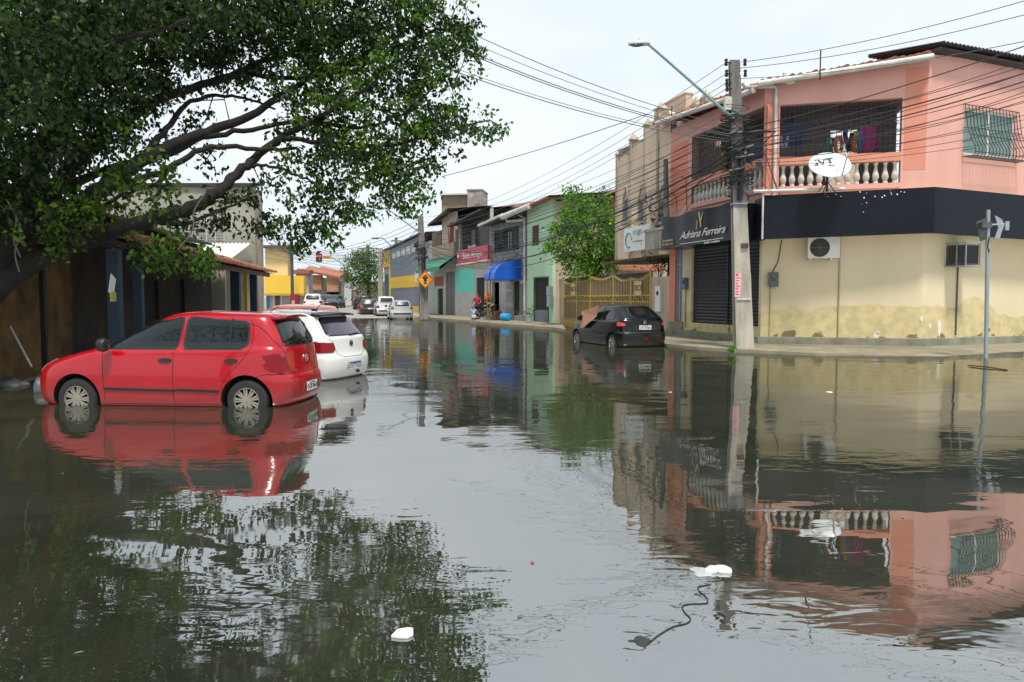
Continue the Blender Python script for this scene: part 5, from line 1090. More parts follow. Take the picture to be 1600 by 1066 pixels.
            for k in range(10 if style == 'ten' else 6):
                n_ = 10 if style == 'ten' else 6; a = 2*math.pi*k/n_; ca, sa = math.cos(a), math.sin(a); i0, i1 = r*.12, r*.60; w0, w1 = r*.05, r*(.10 if n_ == 10 else .16)
                P = [(i0,-w0),(i1,-w1),(i1,w1),(i0,w0)]; v = [(p*ca-q*sa, sg*yy, p*sa+q*ca) for yy in (.05,.07) for p, q in P]
                rm.add(v, [(0,1,2,3),(7,6,5,4),(0,4,5,1),(1,5,6,2),(2,6,7,3),(3,7,4,0)])
        rr_ = rm.build('rim', M_['rim'], None, smooth=30); rr_.parent = w_; w_.rotation_euler = (0, random.uniform(0, 1), steer); return w_
    def plate(s, P, ang_z, tilt, txt, style='old', w_=.40, h=.13):
        Mx = Matrix.Translation(P) @ Matrix.Rotation(ang_z, 4, 'Z') @ Matrix.Rotation(tilt, 4, 'X')
        mb = MB(); mb.box(-w_/2,w_/2,-.008,0,-h/2,h/2,Mx); o = mb.build('number_plate', M_['plate'], s.root)
        mb = MB()
        if style == 'new': mb.box(-w_/2,w_/2,-.0105,-.0078,h/2-.032,h/2-.001,Mx); q = mb.build('band', M_['plate_blue']); q.parent = o; mb = MB(); text_mb(mb, txt, .105, Mx @ Matrix.Translation((0,-.011,-.017)), .001, xs=1.02)
        else: text_mb(mb, txt, .10, Mx @ Matrix.Translation((0,-.011,-.010)), .001, xs=.98); text_mb(mb, 'CE FORTALEZA', .026, Mx @ Matrix.Translation((0,-.011,.048)), .001, xs=1.1)
        q = mb.build('plate_number', M_['text_black']); q.parent = o
        return o
def round_poly(pts, r, k=4):
    out = []; n = len(pts)
    for i in range(n):
        p, a, b = Vector(pts[i]), Vector(pts[i-1]), Vector(pts[(i+1) % n]); d1, d2 = (a-p), (b-p)
        rr_ = min(r, d1.length*.45, d2.length*.45); s0 = p+d1.normalized()*rr_; s1 = p+d2.normalized()*rr_
        for j in range(k+1):
            t = j/k; out.append(tuple((s0*(1-t)**2+p*2*t*(1-t)+s1*t*t)))
    return out
def const(z): return [(0, z)]
def hatch_rings(L=1.0, xf=2.02, xr=-1.86, W_=.83, H=1.525, cowl=.98, rfx=.12, belt=.965, hood=.93, nose=.74, rwb=-1.77, rwt=-1.56, rearz=1.0, roof_rear=None):
    """L is unused; measures in metres, origin mid-wheelbase"""
    rr_ = roof_rear if roof_rear is not None else H-.055
    Rg = []
    a = lambda **k: Rg.append(k)
    a(xf=xf-.22, xr=xr+.22, w=W_*.86, z=const(.17), cf=.4, cr=.3)
    a(xf=xf-.07, xr=xr+.06, w=W_*.955, z=const(.20), cf=.42, cr=.3)
    a(xf=xf-.01, xr=xr+.005, w=W_*.985, z=const(.34), cf=.46, cr=.32)
    a(xf=xf, xr=xr, w=W_, z=[(xr,.50),(xf,.50)], cf=.5, cr=.34)
    a(xf=xf-.01, xr=xr+.005, w=W_*1.0, z=[(xr,.60),(xf,.60)], cf=.5, cr=.34)
    a(xf=xf-.03, xr=xr+.055, w=W_*.995, z=[(xr,.645),(0,.68),(xf,nose-.06)], cf=.5, cr=.34)
    a(xf=xf-.09, xr=xr+.075, w=W_*.98, z=[(xr,.80),(0,.80),(xf-.6,.80),(xf,nose)], cf=.5, cr=.34, bf=.09)
    a(xf=xf-.22, xr=xr+.085, w=W_*.955, z=[(xr,.93),(0,.93),(cowl,.90),(xf-.3,nose+.09),(xf,nose+.055)], cf=.5, cr=.32, bf=.12)
    a(xf=xf-.42, xr=xr+.095, w=W_*.93, z=[(xr,rearz),(0,belt+.005),(cowl,belt-.005),(xf-.42,hood-.06)], cf=.42, cr=.30, bf=.12)
    a(xf=cowl+.15, xr=xr+.12, w=W_*.895, z=[(xr,rearz+.035),(0,belt+.035),(cowl,belt+.045),(cowl+.2,hood+.04)], cf=.34, cr=.29, bf=.14)
    a(xf=cowl-.03, xr=rwb, w=W_*.865, z=[(rwb,rearz+.065),(0,belt+.065),(cowl,belt+.09)], cf=.34, cr=.27, bf=.14)
    m = lambda t, p, q: p+(q-p)*t
    a(xf=m(.5,cowl,rfx), xr=m(.5,rwb,rwt), w=W_*.80, z=[(m(.5,rwb,rwt),m(.5,rearz+.06,rr_-.03)),(0,m(.5,belt+.06,H-.09)),(m(.5,cowl,rfx),m(.5,belt+.09,H-.07))], cf=.32, cr=.26, bf=.12)
    a(xf=rfx+.03, xr=rwt, w=W_*.725, z=[(rwt,rr_-.035),(-.4,H-.085),(rfx,H-.085)], cf=.30, cr=.24, bf=.1)
    a(xf=rfx-.06, xr=rwt+.03, w=W_*.665, z=[(rwt,rr_-.005),(-.4,H-.035),(rfx,H-.045)], cf=.30, cr=.24, bf=.1)
    a(xf=rfx-.30, xr=rwt+.25, w=W_*.45, z=[(rwt+.2,rr_+.02),(-.4,H),(rfx-.3,H-.02)], cf=.25, cr=.22)
    return Rg
def side_windows(c, front, rear, m=None, sides=(1,-1), post=None, off=.004):
    for sg in sides:
        for i, pl_ in enumerate((front, rear)):
            if pl_ is None: continue
            cx = sum(p[0] for p in pl_)/len(pl_); cz = sum(p[1] for p in pl_)/len(pl_)
            big = [(cx+(x-cx)*1.045+(.012 if x > cx else -.012), cz+(z-cz)*1.0+(.016 if z > cz else -.016)) for x, z in pl_]
            fr_ = c.patch('window_frame', big, 'y', sg, M_['trim'], off=.003, rnd=.05)
            g = c.patch('window', pl_, 'y', sg, m or M_['carglass'], off=.0065, rnd=.045)
            if post and i == 1: c.line('window_bar', [post[0], post[1]], 'y', sg, M_['trim'], .013, .004, g)
# ---------------- red hatchback
red = CarB('parked_car', 'bright red five-door hatchback parked in the flood water nearest the camera', hatch_rings(), paint('glossy red paint', (.36,.002,.008), .2, .8), (1.2325,-1.2325), wr=.292)
c = red
side_windows(c, [(.86,1.00),(.72,1.085),(.30,1.325),(.02,1.41),(-.26,1.43),(-.205,1.00)], [(-.34,1.00),(-.36,1.43),(-1.12,1.41),(-1.22,1.30),(-1.22,1.06),(-1.15,1.00)], post=((-.98,1.005),(-.98,1.415)))
for sg in (1,-1):
    c.patch('door_moulding', [(.80,.415),(.80,.46),(-.235,.455),(-.235,.41)], 'y', sg, M_['trim'], off=.014, rnd=.01, nv=3)
    c.patch('door_moulding', [(-.25,.41),(-.25,.455),(-.86,.45),(-.86,.405)], 'y', sg, M_['trim'], off=.014, rnd=.01, nv=3)
    c.line('door_seam', [(.84,.98),(.82,.7),(.80,.30)], 'y', sg, M_['seam'], .0045, -.001)
    c.line('door_seam', [(-.255,1.43),(-.20,.98),(-.205,.22)], 'y', sg, M_['seam'], .0045, -.001)
    c.line('door_seam', [(-1.24,1.40),(-1.29,1.30),(-1.29,1.02),(-1.22,.90),(-1.10,.76),(-.97,.64),(-.90,.50),(-.88,.24)], 'y', sg, M_['seam'], .0045, -.001)
    c.line('sill_line', [(.85,.235),(-.85,.235)], 'y', sg, M_['seam'], .005, -.001)
    for x in (-.09,-1.03):
        h = c.patch('door_handle', [(x+.11,.842),(x+.05,.872),(x-.06,.872),(x-.09,.85),(x-.06,.812),(x+.06,.812)], 'y', sg, M_['trim'], off=.02, rnd=.03, nv=6)
    c.patch('headlight', [(1.83,.76),(1.60,.845),(1.72,.78),(1.86,.66),(1.93,.64),(1.93,.70)], 'y', sg, M_['lamp_clear'], off=.008, rnd=.02)
    # tail lamp wraps the rear corner: side piece and rear piece
    c.patch('tail_light', [(-1.55,.93),(-1.52,.87),(-1.56,.73),(-1.63,.675),(-1.72,.665),(-1.74,.93)], 'y', sg, M_['tail_red'], off=.012, rnd=.03)
    c.patch('tail_light', [(sg*.79,.92),(sg*.60,.90),(sg*.58,.67),(sg*.72,.655),(sg*.79,.70)], 'x', -1, M_['tail_red'], off=.010, rnd=.03)
    mb = MB(); mb.tube([(.74,sg*.80,1.02),(.74,sg*.86,1.02)], .025, 6); mb.build('mirror_stalk', M_['trim'], c.root)
    mb = MB(); mb.lathe([(.03,-.07),(.085,-.05),(.10,0),(.09,.05),(.06,.065)], (.73,sg*.93,1.06), 12, 'x'); o = mb.build('side_mirror', M_['trim'], c.root, smooth=50); 
c.patch('windscreen', [(-.60,1.09),(.60,1.09),(.50,1.42),(-.50,1.42)], 'x', 1, M_['carglass'], off=.004, rnd=.06)
c.patch('rear_window', [(-.60,1.03),(.60,1.03),(.50,1.40),(-.50,1.40)], 'x', -1, M_['trim'], off=.004, rnd=.07)
c.patch('rear_window', [(-.575,1.05),(.575,1.05),(.475,1.385),(-.475,1.385)], 'x', -1, M_['carglass'], off=.007, rnd=.06)
c.line('hatch_seam', [(-.62,1.42),(-.66,1.10),(-.58,.92),(-.56,.66),(0,.645),(.56,.66),(.58,.92),(.66,1.10),(.62,1.42)], 'x', -1, M_['seam'], .005, -.001, k=10)
c.line('bumper_seam', [(-.80,.655),(-.56,.645)], 'x', -1, M_['seam'], .005, -.001); c.line('bumper_seam', [(.80,.655),(.56,.645)], 'x', -1, M_['seam'], .005, -.001)
for sg in (1,-1): c.line('bumper_seam', [(-1.66,.655),(-1.52,.66),(-1.38,.62)], 'y', sg, M_['seam'], .0045, -.001)
def spoiler(c, m, x0=-1.47, x1=-1.66, y=.52, z=1.475, m2=None):
    mb = MB(); n = 10; vs = []
    for i in range(n+1):
        yy = -y+2*y*i/n; k = 1-(abs(yy)/y)**4*.25; zz = z-.035*(yy/y)**2
        vs += [(x0,yy,zz+.012),(x1*k+x0*(1-k),yy,zz-.012),(x1*k+x0*(1-k),yy,zz-.034),(x0+.02,yy,zz-.035)]
    fs = [(4*i+a, 4*i+(a+1) % 4, 4*(i+1)+(a+1) % 4, 4*(i+1)+a) for i in range(n) for a in range(4)]+[(3,2,1,0),(4*n,4*n+1,4*n+2,4*n+3)]
    mb.add(vs, fs); return mb.build('spoiler', m, c.root, smooth=50)
spoiler(red, red.pm)
def wiper(c, y0, y1, z0, z1):
    pts = []
    for i in range(6):
        h, n = c.cast('x', y0+(y1-y0)*i/5, z0+(z1-z0)*i/5, -1); pts.append(h+n*.022)
    mb = MB(); mb.tube(pts, [.016,.013,.011,.01,.009,.007], 5); return mb.build('wiper', M_['trim'], c.root)
wiper(red, 0, -.42, 1.05, 1.10)
def emblem(c, z, kind='ring', m=None, r=.052):
    h, n = c.cast('x', 0, z, -1); h = h+n*.006; mb = MB(); m = m or M_['chrome']
    if kind == 'ring':
        mb.tube([(h.x-.004, r*math.cos(a), h.z+r*math.sin(a)) for a in [j*math.pi/12 for j in range(25)]], .007, 5, None, False)
        q = r*.85
        mb.tube([(h.x-.004,-q*.32,h.z+q*.9),(h.x-.004,0,h.z+q*.1),(h.x-.004,q*.32,h.z+q*.9)], .006, 4)
        mb.tube([(h.x-.004,-q*.85,h.z+q*.45),(h.x-.004,-q*.4,h.z-q*.8),(h.x-.004,0,h.z+q*.02),(h.x-.004,q*.4,h.z-q*.8),(h.x-.004,q*.85,h.z+q*.45)], .006, 4)
    else:
        mb.tube([(h.x-.004,.045,h.z-.05),(h.x-.004,.03,h.z+.01),(h.x-.004,.045,h.z+.045),(h.x-.004,0,h.z+.05),(h.x-.004,-.035,h.z+.03),(h.x-.004,-.02,h.z-.01),(h.x-.004,-.04,h.z-.045)], .010, 5)
        mb.tube([(h.x-.004,.02,h.z+.03),(h.x-.004,.005,h.z-.045)], .009, 5)
    return mb.build('emblem', m, c.root)
emblem(red, .83)
h, n = red.cast('x', .43, .66+.02, -1); mb = MB(); text_mb(mb, 'FOX', .055, Matrix.Translation(h+n*.006+Vector((0,0,.0))) @ Matrix.Rotation(-math.pi/2,4,'Z'), .002, xs=1.3); mb.build('badge', M_['chrome'], red.root)
h, n = red.cast('x', .0, .43, -1); red.plate(h+n*.012, -math.pi/2, 0, 'OCB 0636')
mb = MB(); mb.tube([(-1.25,0,1.50),(-1.38,0,1.58)], .006, 5); mb.build('antenna', M_['trim'], red.root)
for ax in red.axles:
    for sg in (1,-1): red.wheel(ax, sg, .715, 'spokes')
red.root.location = (-4.80, 10.98, -.20); red.root.rotation_euler = (0,0,R(175))
# ---------------- white hatchback with dark roof
wh = CarB('parked_car', 'white hatchback with a dark roof and black spoiler parked just behind the red car', hatch_rings(xf=2.0, xr=-1.88, W_=.828, H=1.475, cowl=.92, rfx=.10, belt=.93, rwb=-1.74, rwt=-1.42, rearz=.95), paint('glossy white paint', (.66,.66,.62)), (1.23,-1.235), wr=.29)
c = wh
side_windows(c, [(.80,.97),(.66,1.05),(.28,1.28),(.0,1.36),(-.27,1.375),(-.22,.97)], [(-.34,.97),(-.36,1.375),(-.98,1.36),(-1.2,1.22),(-1.30,1.06),(-1.22,.99)])
c.patch('rear_window', [(-.62,.985),(.62,.985),(.50,1.335),(-.50,1.335)], 'x', -1, M_['trim'], off=.004, rnd=.06)
c.patch('rear_window', [(-.58,1.005),(.58,1.005),(.46,1.31),(-.46,1.31)], 'x', -1, flat('purple tinted glass', (.05,.035,.06), .04, spec=1.0), off=.007, rnd=.05)
c.patch('windscreen', [(-.60,1.05),(.60,1.05),(.50,1.37),(-.50,1.37)], 'x', 1, M_['carglass'], off=.004, rnd=.06)
rf = [( .02,-.55),(.02,.55),(-1.40,.56),(-1.40,-.56)]
c.patch('roof_panel', rf, 'z', 1, flat('dark grey roof paint', (.05,.055,.062), .1, coat=1, spec=.8), off=.006, nu=16, nv=14, rnd=.12)
spoiler(wh, M_['trim'], -1.30, -1.60, .56, 1.425)
for sg in (1,-1):
    c.patch('tail_light', [(-1.50,.90),(-1.46,.80),(-1.52,.70),(-1.76,.70),(-1.76,.91)], 'y', sg, M_['tail_red'], off=.010, rnd=.03)
    c.patch('tail_light', [(sg*.80,.90),(sg*.52,.885),(sg*.50,.74),(sg*.55,.69),(sg*.80,.69)], 'x', -1, M_['tail_red'], off=.010, rnd=.03)
    c.line('door_seam', [(-.255,1.38),(-.20,.96),(-.205,.22)], 'y', sg, M_['seam'], .0045, -.001)
    mb = MB(); mb.lathe([(.03,-.07),(.085,-.05),(.10,0),(.09,.05),(.06,.065)], (.68,sg*.93,1.02), 12, 'x'); mb.build('side_mirror', wh.pm, c.root, smooth=50)
c.line('hatch_seam', [(-.52,1.36),(-.66,.98),(-.52,.88),(-.46,.66),(-.30,.60),(.30,.60),(.46,.66),(.52,.88),(.66,.98),(.52,1.36)], 'x', -1, M_['seam'], .005, -.001, k=8)
wiper(wh, 0, -.40, .99, 1.015); emblem(wh, .84, m=M_['trim'], r=.05)
h, n = wh.cast('x', .0, .43, -1); c.patch('plate_recess', [(-.30,.37),(.30,.37),(.22,.50),(-.22,.50)], 'x', -1, flat('grey shadowed recess', (.40,.40,.37), .5), off=.003, rnd=.02); wh.plate(h+n*.014, -math.pi/2, 0, 'OST7A25', 'new')
mb = MB(); mb.lathe([(.028,-.03),(.03,0),(.02,.03)], (-1.88,-.1,.305), 10, 'x'); mb.build('tow_ball', M_['trim'], c.root)
mb = MB(); mb.tube([(-1.02,0,1.455),(-1.2,0,1.62)], .007, 5); mb.tube([(-.95,0,1.465),(-1.07,0,1.47)], [.03,.012], 6); mb.build('antenna', M_['trim'], c.root)
for ax in c.axles:
    for sg in (1,-1): c.wheel(ax, sg, .715, 'ten')
c.root.location = (-4.76, 14.60, -.19); c.root.rotation_euler = (0,0,R(161))
# ---------------- black hatchback with cardboard in the window
bk_ = CarB('parked_car', 'black three-door hatchback with a cardboard sheet over its window parked by the yellow gate', hatch_rings(xf=2.0, xr=-1.83, W_=.826, H=1.43, cowl=.98, rfx=.14, belt=.91, hood=.86, nose=.66, rwb=-1.72, rwt=-1.18, rearz=.97, roof_rear=1.385), paint('glossy black paint', (.002,.002,.003), .25, .2), (1.24,-1.20), wr=.285)
c = bk_
side_windows(c, [(.80,.96),(.62,1.05),(.28,1.25),(.0,1.325),(-.42,1.345),(-.36,.95)], [(-.50,.95),(-.56,1.34),(-.98,1.31),(-1.16,1.18),(-1.22,1.02),(-1.14,.96)])
c.patch('rear_window', [(-.62,1.0),(.62,1.0),(.60,1.10),(.50,1.31),(-.50,1.31),(-.60,1.10)], 'x', -1, M_['carglass'], off=.004, rnd=.08)
c.patch('windscreen', [(-.60,1.04),(.60,1.04),(.50,1.33),(-.50,1.33)], 'x', 1, M_['carglass'], off=.004, rnd=.06)
for sg in (1,-1):
    c.patch('tail_light', [(-1.62,.90),(-1.64,.82),(-1.68,.79),(-1.76,.79),(-1.76,.93),(-1.66,.93)], 'y', sg, M_['tail_pink'], off=.012, rnd=.06)
    c.patch('tail_light', [(sg*.80,.92),(sg*.70,.915),(sg*.60,.86),(sg*.62,.80),(sg*.80,.79)], 'x', -1, M_['tail_pink'], off=.010, rnd=.05)
    c.line('door_seam', [(-.44,1.35),(-.40,.9),(-.42,.22)], 'y', sg, flat('edge glint', (.06,.06,.065), .3), .0045, 0)
    c.line('door_moulding', [(.85,.47),(-.80,.47)], 'y', sg, M_['trim'], .018, 0)
    mb = MB(); mb.lathe([(.03,-.07),(.085,-.05),(.10,0),(.09,.05),(.06,.065)], (.72,sg*.93,1.0), 12, 'x'); mb.build('side_mirror', bk_.pm, c.root, smooth=50)
c.line('hatch_seam', [(-.62,.98),(-.54,.80),(-.50,.62),(.50,.62),(.54,.80),(.62,.98)], 'x', -1, flat('rear edge glint', (.05,.05,.055), .3), .005, 0)
c.line('bumper_strip', [(-.76,.60),(.76,.60)], 'x', -1, M_['trim'], .022, .004)
h, n = c.cast('x', .0, .76, -1); c.patch('plate_recess', [(-.38,.69),(.38,.69),(.36,.83),(-.36,.83)], 'x', -1, M_['trim'], off=.004, rnd=.03); c.plate(h+n*.012, -math.pi/2, 0, 'JIF-4186', w_=.40)
emblem(c, .905, 'lion'); h, n = c.cast('x', .0, .40, -1); mb = MB(); mb.box(h.x-.012,h.x+.02,-.07,.07,.40,.46); mb.build('fog_light', M_['tail_red'], c.root)
for ax in c.axles:
    for sg in (1,-1): c.wheel(ax, sg, .705, 'ten', steer=R(6) if ax > 0 else 0)
BK_M = Matrix.Translation((3.46, 24.45, -.20)) @ Matrix.Rotation(R(110), 4, 'Z') @ Matrix.Scale(1.05, 4); c.root.scale = (1.05,)*3; c.root.location = (3.46,24.45,-.20); c.root.rotation_euler = (0,0,R(110))
mb = MB(); n = 8; vs = []
card = [(.74,.66),(.86,1.19),(-.42,1.40),(-.30,1.06),(.40,.70)]
vs = [(x, .885+.05*(z-.9 < 0)+(.0 if z < 1.1 else -.04)+.03*math.sin(x*5), z) for x, z in card]
mb.add(vs+[(x,y-.012,z) for x,y,z in vs], [(0,1,2,3,4),(9,8,7,6,5)]+[(i,(i+1)%5,(i+1)%5+5,i+5) for i in range(5)], BK_M)
single(mb, 'cardboard_sheet', mat('brown cardboard', (.42,.22,.14), .85, .12, 3, .2, 20, col2=(.30,.15,.09)), 'crumpled brown cardboard sheet wedged over the side window of the black hatchback', 'cardboard')
# ---------------- cars down the street
def simple_car(label, rings, pm, axles, loc, ang, wr=.30, lamps=(.70,.90), rw=None, sw=None, lampm=None, name='parked_car', grp='cars parked down the street', plate=None, front=False):
    c = CarB(name, label, rings, pm, axles, wr, sub=1, group=grp)
    f_, r_ = sw; side_windows(c, f_, r_)
    c.patch('rear_window', rw, 'x', -1, M_['farglass'], off=.006, rnd=.05, nu=8, nv=5)
    c.patch('windscreen', [(-.60,f_[0][1]+.08),(.60,f_[0][1]+.08),(.50,f_[-2][1]-.03),(-.50,f_[-2][1]-.03)], 'x', 1, M_['carglass'], off=.006, rnd=.05, nu=8, nv=5)
    for sg in (1,-1):
        c.patch('tail_light', [(sg*.80,lamps[1]),(sg*.58,lamps[1]),(sg*.58,lamps[0]),(sg*.80,lamps[0])], 'x', -1, lampm or M_['tail_red'], off=.012, rnd=.04, nu=5, nv=4)
        c.patch('headlight', [(sg*.76,.72),(sg*.50,.70),(sg*.50,.60),(sg*.76,.62)], 'x', 1, M_['lamp_clear'], off=.012, rnd=.03, nu=5, nv=4)
        mb = MB(); mb.lathe([(.03,-.07),(.09,-.05),(.10,0),(.08,.06)], (.70,sg*.94,f_[0][1]+.05), 8, 'x'); mb.build('side_mirror', M_['trim'], c.root)
    h, n = c.cast('x', 0, .62, -1); mb = MB(); mb.box(h.x-.02,h.x,-.2,.2,.56,.69); mb.build('number_plate', M_['plate'], c.root)
    c.patch('bumper_strip', [(-.78,.44),(.78,.44),(.78,.54),(-.78,.54)], 'x', -1, M_['trim'] if not front else pm, off=.02, rnd=.02, nu=8, nv=3)
    for ax in axles:
        for sg in (1,-1): c.wheel(ax, sg, .71, 'six')
    c.root.location = loc; c.root.rotation_euler = (0,0,R(ang)); return c
SW = ([(.80,.97),(.66,1.05),(.28,1.28),(.0,1.36),(-.27,1.375),(-.22,.97)], [(-.34,.97),(-.36,1.375),(-1.05,1.36),(-1.28,1.22),(-1.36,1.06),(-1.28,.99)])
silver = paint('silver paint', (.45,.46,.48), .3); dark_ = paint('black blue paint', (.02,.022,.026)); offw = paint('off white paint', (.66,.66,.64))
def onground(px, py, z=0): g = G(px, py, z); return g
g = onground(627,499); simple_car('silver estate car parked nearest of the line by the street pole', hatch_rings(xf=2.05,xr=-2.0,H=1.46,rwb=-1.92,rwt=-1.70), silver, (1.25,-1.2), (g.x-.4,g.y+1.9,-.10), 104, rw=[(-.64,1.02),(.64,1.02),(.54,1.35),(-.54,1.35)], sw=SW, lamps=(.80,.98), lampm=flat('dull red lens', (.25,.03,.03), .2))
g = onground(600,496); simple_car('white sport utility car parked between the silver estate and the dark hatchback', hatch_rings(xf=2.1,xr=-1.95,H=1.66,belt=1.05,rearz=1.08,rwb=-1.9,rwt=-1.74,hood=1.0,nose=.8), offw, (1.25,-1.25), (g.x-.5,g.y+3.2,-.0), 105, wr=.36, rw=[(-.64,1.12),(.64,1.12),(.56,1.52),(-.56,1.52)], sw=([(.80,1.08),(.66,1.18),(.28,1.42),(.0,1.52),(-.27,1.54),(-.22,1.08)], [(-.34,1.08),(-.36,1.54),(-1.35,1.52),(-1.50,1.40),(-1.54,1.2),(-1.44,1.08)]))
g = onground(577,494); simple_car('dark grey hatchback with bright red tail lamps left of the white car', hatch_rings(xf=2.05,xr=-1.9,H=1.46), dark_, (1.25,-1.2), (g.x-.5,g.y+2.2,.0), 106, rw=[(-.60,1.02),(.60,1.02),(.50,1.36),(-.50,1.36)], sw=SW, lampm=M_['tail_pink'])
g = onground(566,490.5); simple_car('black sport utility car parked behind the dark grey hatchback', hatch_rings(xf=2.1,xr=-1.95,H=1.68,belt=1.05,rearz=1.08,rwb=-1.9,rwt=-1.74,hood=1.0,nose=.8), paint('plain black paint', (.01,.01,.011)), (1.25,-1.25), (g.x-.8,g.y+5,.10), 106, wr=.36, rw=[(-.64,1.12),(.64,1.12),(.56,1.52),(-.56,1.52)], sw=([(.80,1.08),(.66,1.18),(.28,1.42),(.0,1.52),(-.27,1.54),(-.22,1.08)], [(-.34,1.08),(-.36,1.54),(-1.35,1.52),(-1.50,1.40),(-1.54,1.2),(-1.44,1.08)]))
a = W(558,478,76); simple_car('dark car farthest up the right-hand parking line', hatch_rings(), paint('dark car paint', (.016,.018,.02)), (1.2325,-1.2325), (a.x,78,.32), 105, rw=[(-.60,1.02),(.60,1.02),(.50,1.36),(-.50,1.36)], sw=SW)
# at the street end
a = W(471,475,62); simple_car('white hatchback seen end on by the red and white post foot', hatch_rings(H=1.55), offw, (1.2325,-1.2325), (a.x,66,.35), 100, rw=[(-.60,1.02),(.60,1.02),(.50,1.40),(-.50,1.40)], sw=SW, grp='cars parked at the street end')
for i, (px, Yc, ang, col, lb) in enumerate(((462,76.5,182,(.03,.035,.04),None),(495,77,-80,(.04,.05,.055),'dark green-grey car facing the camera, first right of the white hatchback'),(511,79,-60,(.02,.02,.025),'black car half hidden in the middle of the far row'),(526,84,-70,(.02,.02,.022),'black car at the right end of the far row beside the round tree'))):
    if lb is None: continue
    a = W(px,480,Yc); simple_car(lb, hatch_rings(), paint('far paint%d' % i, col), (1.2325,-1.2325), (a.x,Yc,.38), ang, rw=[(-.60,1.02),(.60,1.02),(.50,1.36),(-.50,1.36)], sw=SW, grp='cars parked at the street end', front=True)
# salmon car beyond the white hatchback
a = W(484,480,20.5); simple_car('salmon red car whose roof just shows over the white hatchback', hatch_rings(H=1.55,belt=.98,rearz=1.02), paint('salmon paint', (.60,.20,.14), .3), (1.2325,-1.2325), (a.x-1.0,21.2,-.22), 163, rw=[(-.60,1.02),(.60,1.02),(.50,1.36),(-.50,1.36)], sw=SW, grp=None)
# ================================================================ trees
def leaf_mat(name, c1, c2, rough=.45, tr=.25):
    m = bpy.data.materials.new(name); m.use_nodes = True; nt = m.node_tree; L = nt.links.new; p = nt.nodes['Principled BSDF']; out = nt.nodes['Material Output']
    ge = _n(nt, 'ShaderNodeNewGeometry'); cr = _n(nt, 'ShaderNodeValToRGB'); L(ge.outputs['Random Per Island'], cr.inputs[0])
    e = cr.color_ramp.elements; e[0].color = (*c1, 1); e[1].color = (*c2, 1); e[0].position = .15; e[1].position = .95
    y = cr.color_ramp.elements.new(.985); y.color = (c2[0]*2.2, c2[1]*1.5, c2[2]*.8, 1)
    L(cr.outputs[0], p.inputs['Base Color']); p.inputs['Roughness'].default_value = rough; p.inputs['Specular IOR Level'].default_value = .3
    t = _n(nt, 'ShaderNodeBsdfTranslucent'); hs = _n(nt, 'ShaderNodeHueSaturation'); hs.inputs['Value'].default_value = 1.6; hs.inputs['Saturation'].default_value = 1.1; L(cr.outputs[0], hs.inputs['Color']); L(hs.outputs[0], t.inputs['Color'])
    mx = _n(nt, 'ShaderNodeMixShader'); mx.inputs[0].default_value = tr; L(p.outputs[0], mx.inputs[1]); L(t.outputs[0], mx.inputs[2]); L(mx.outputs[0], out.inputs['Surface']); return m
M_['leaf_dark'] = leaf_mat('ficus leaf', (.006,.017,.003), (.030,.072,.010), .5, .22)
M_['leaf_sunlit'] = leaf_mat('young ficus leaf', (.035,.085,.010), (.10,.20,.02), .45, .32)  # same ficus leaf, with sunlight painted in as a paler green
M_['leaf_bright'] = leaf_mat('bright leaf', (.05,.13,.016), (.17,.34,.045), .5, .4)
M_['leaf_far'] = leaf_mat('street tree leaf', (.045,.09,.02), (.12,.22,.05), .55, .3)
M_['bark'] = mat('dark bark', (.022,.018,.014), .95, .3, 5, .9, 22, col2=(.008,.007,.006))
rg = np.random.RandomState(11)
def leaves(name, centers, n_per, spread, size, m, parent, droop=.35, aspect=.5, clus=None):
    """centers Nx3; each gets a spray of leaves on short twigs"""
    N = len(centers); c = np.repeat(np.asarray(centers, dtype=float), n_per, axis=0); K = len(c)
    c = c + rg.normal(0, 1, (K, 3))*np.array([spread, spread, spread*.75])
    d = rg.normal(0, 1, (K, 3)); d[:, 2] -= droop*1.6; d /= np.linalg.norm(d, axis=1)[:, None]
    r = rg.normal(0, 1, (K, 3)); sd = np.cross(d, r); sd /= np.linalg.norm(sd, axis=1)[:, None]; nn = np.cross(sd, d)
    L_ = size*rg.uniform(.65, 1.25, (K, 1)); w_ = L_*aspect*.5
    v = np.empty((K, 4, 3)); v[:, 0] = c; v[:, 1] = c+d*L_*.45+sd*w_+nn*L_*.07; v[:, 2] = c+d*L_-nn*L_*.05; v[:, 3] = c+d*L_*.45-sd*w_+nn*L_*.07
    v = v.reshape(-1, 3)-np.array(root_loc(parent)); idx = np.arange(K)*4
    f = np.stack([idx, idx+1, idx+2, idx, idx+2, idx+3], 1).reshape(-1)
    me = bpy.data.meshes.new(name); me.vertices.add(K*4); me.vertices.foreach_set('co', v.reshape(-1).astype(np.float32))
    me.loops.add(K*6); me.loops.foreach_set('vertex_index', f.astype(np.int32)); me.polygons.add(K*2)
    me.polygons.foreach_set('loop_start', (np.arange(K*2)*3).astype(np.int32)); me.polygons.foreach_set('loop_total', np.full(K*2, 3, dtype=np.int32))
    me.materials.append(m); me.update(calc_edges=True); me.validate()
    o = bpy.data.objects.new(name, me); C.objects.link(o); o.parent = parent; return o
def smooth_path(pts, k=6):
    out = []; P = [Vector(p) for p in pts]
    for i in range(len(P)-1):
        p0, p1, p2, p3 = P[max(i-1,0)], P[i], P[i+1], P[min(i+2,len(P)-1)]
        for j in range(k):
            t = j/k; out.append(.5*((2*p1)+(p2-p0)*t+(2*p0-5*p1+4*p2-p3)*t*t+(3*p1-p0-3*p2+p3)*t**3))
    out.append(P[-1]); return out
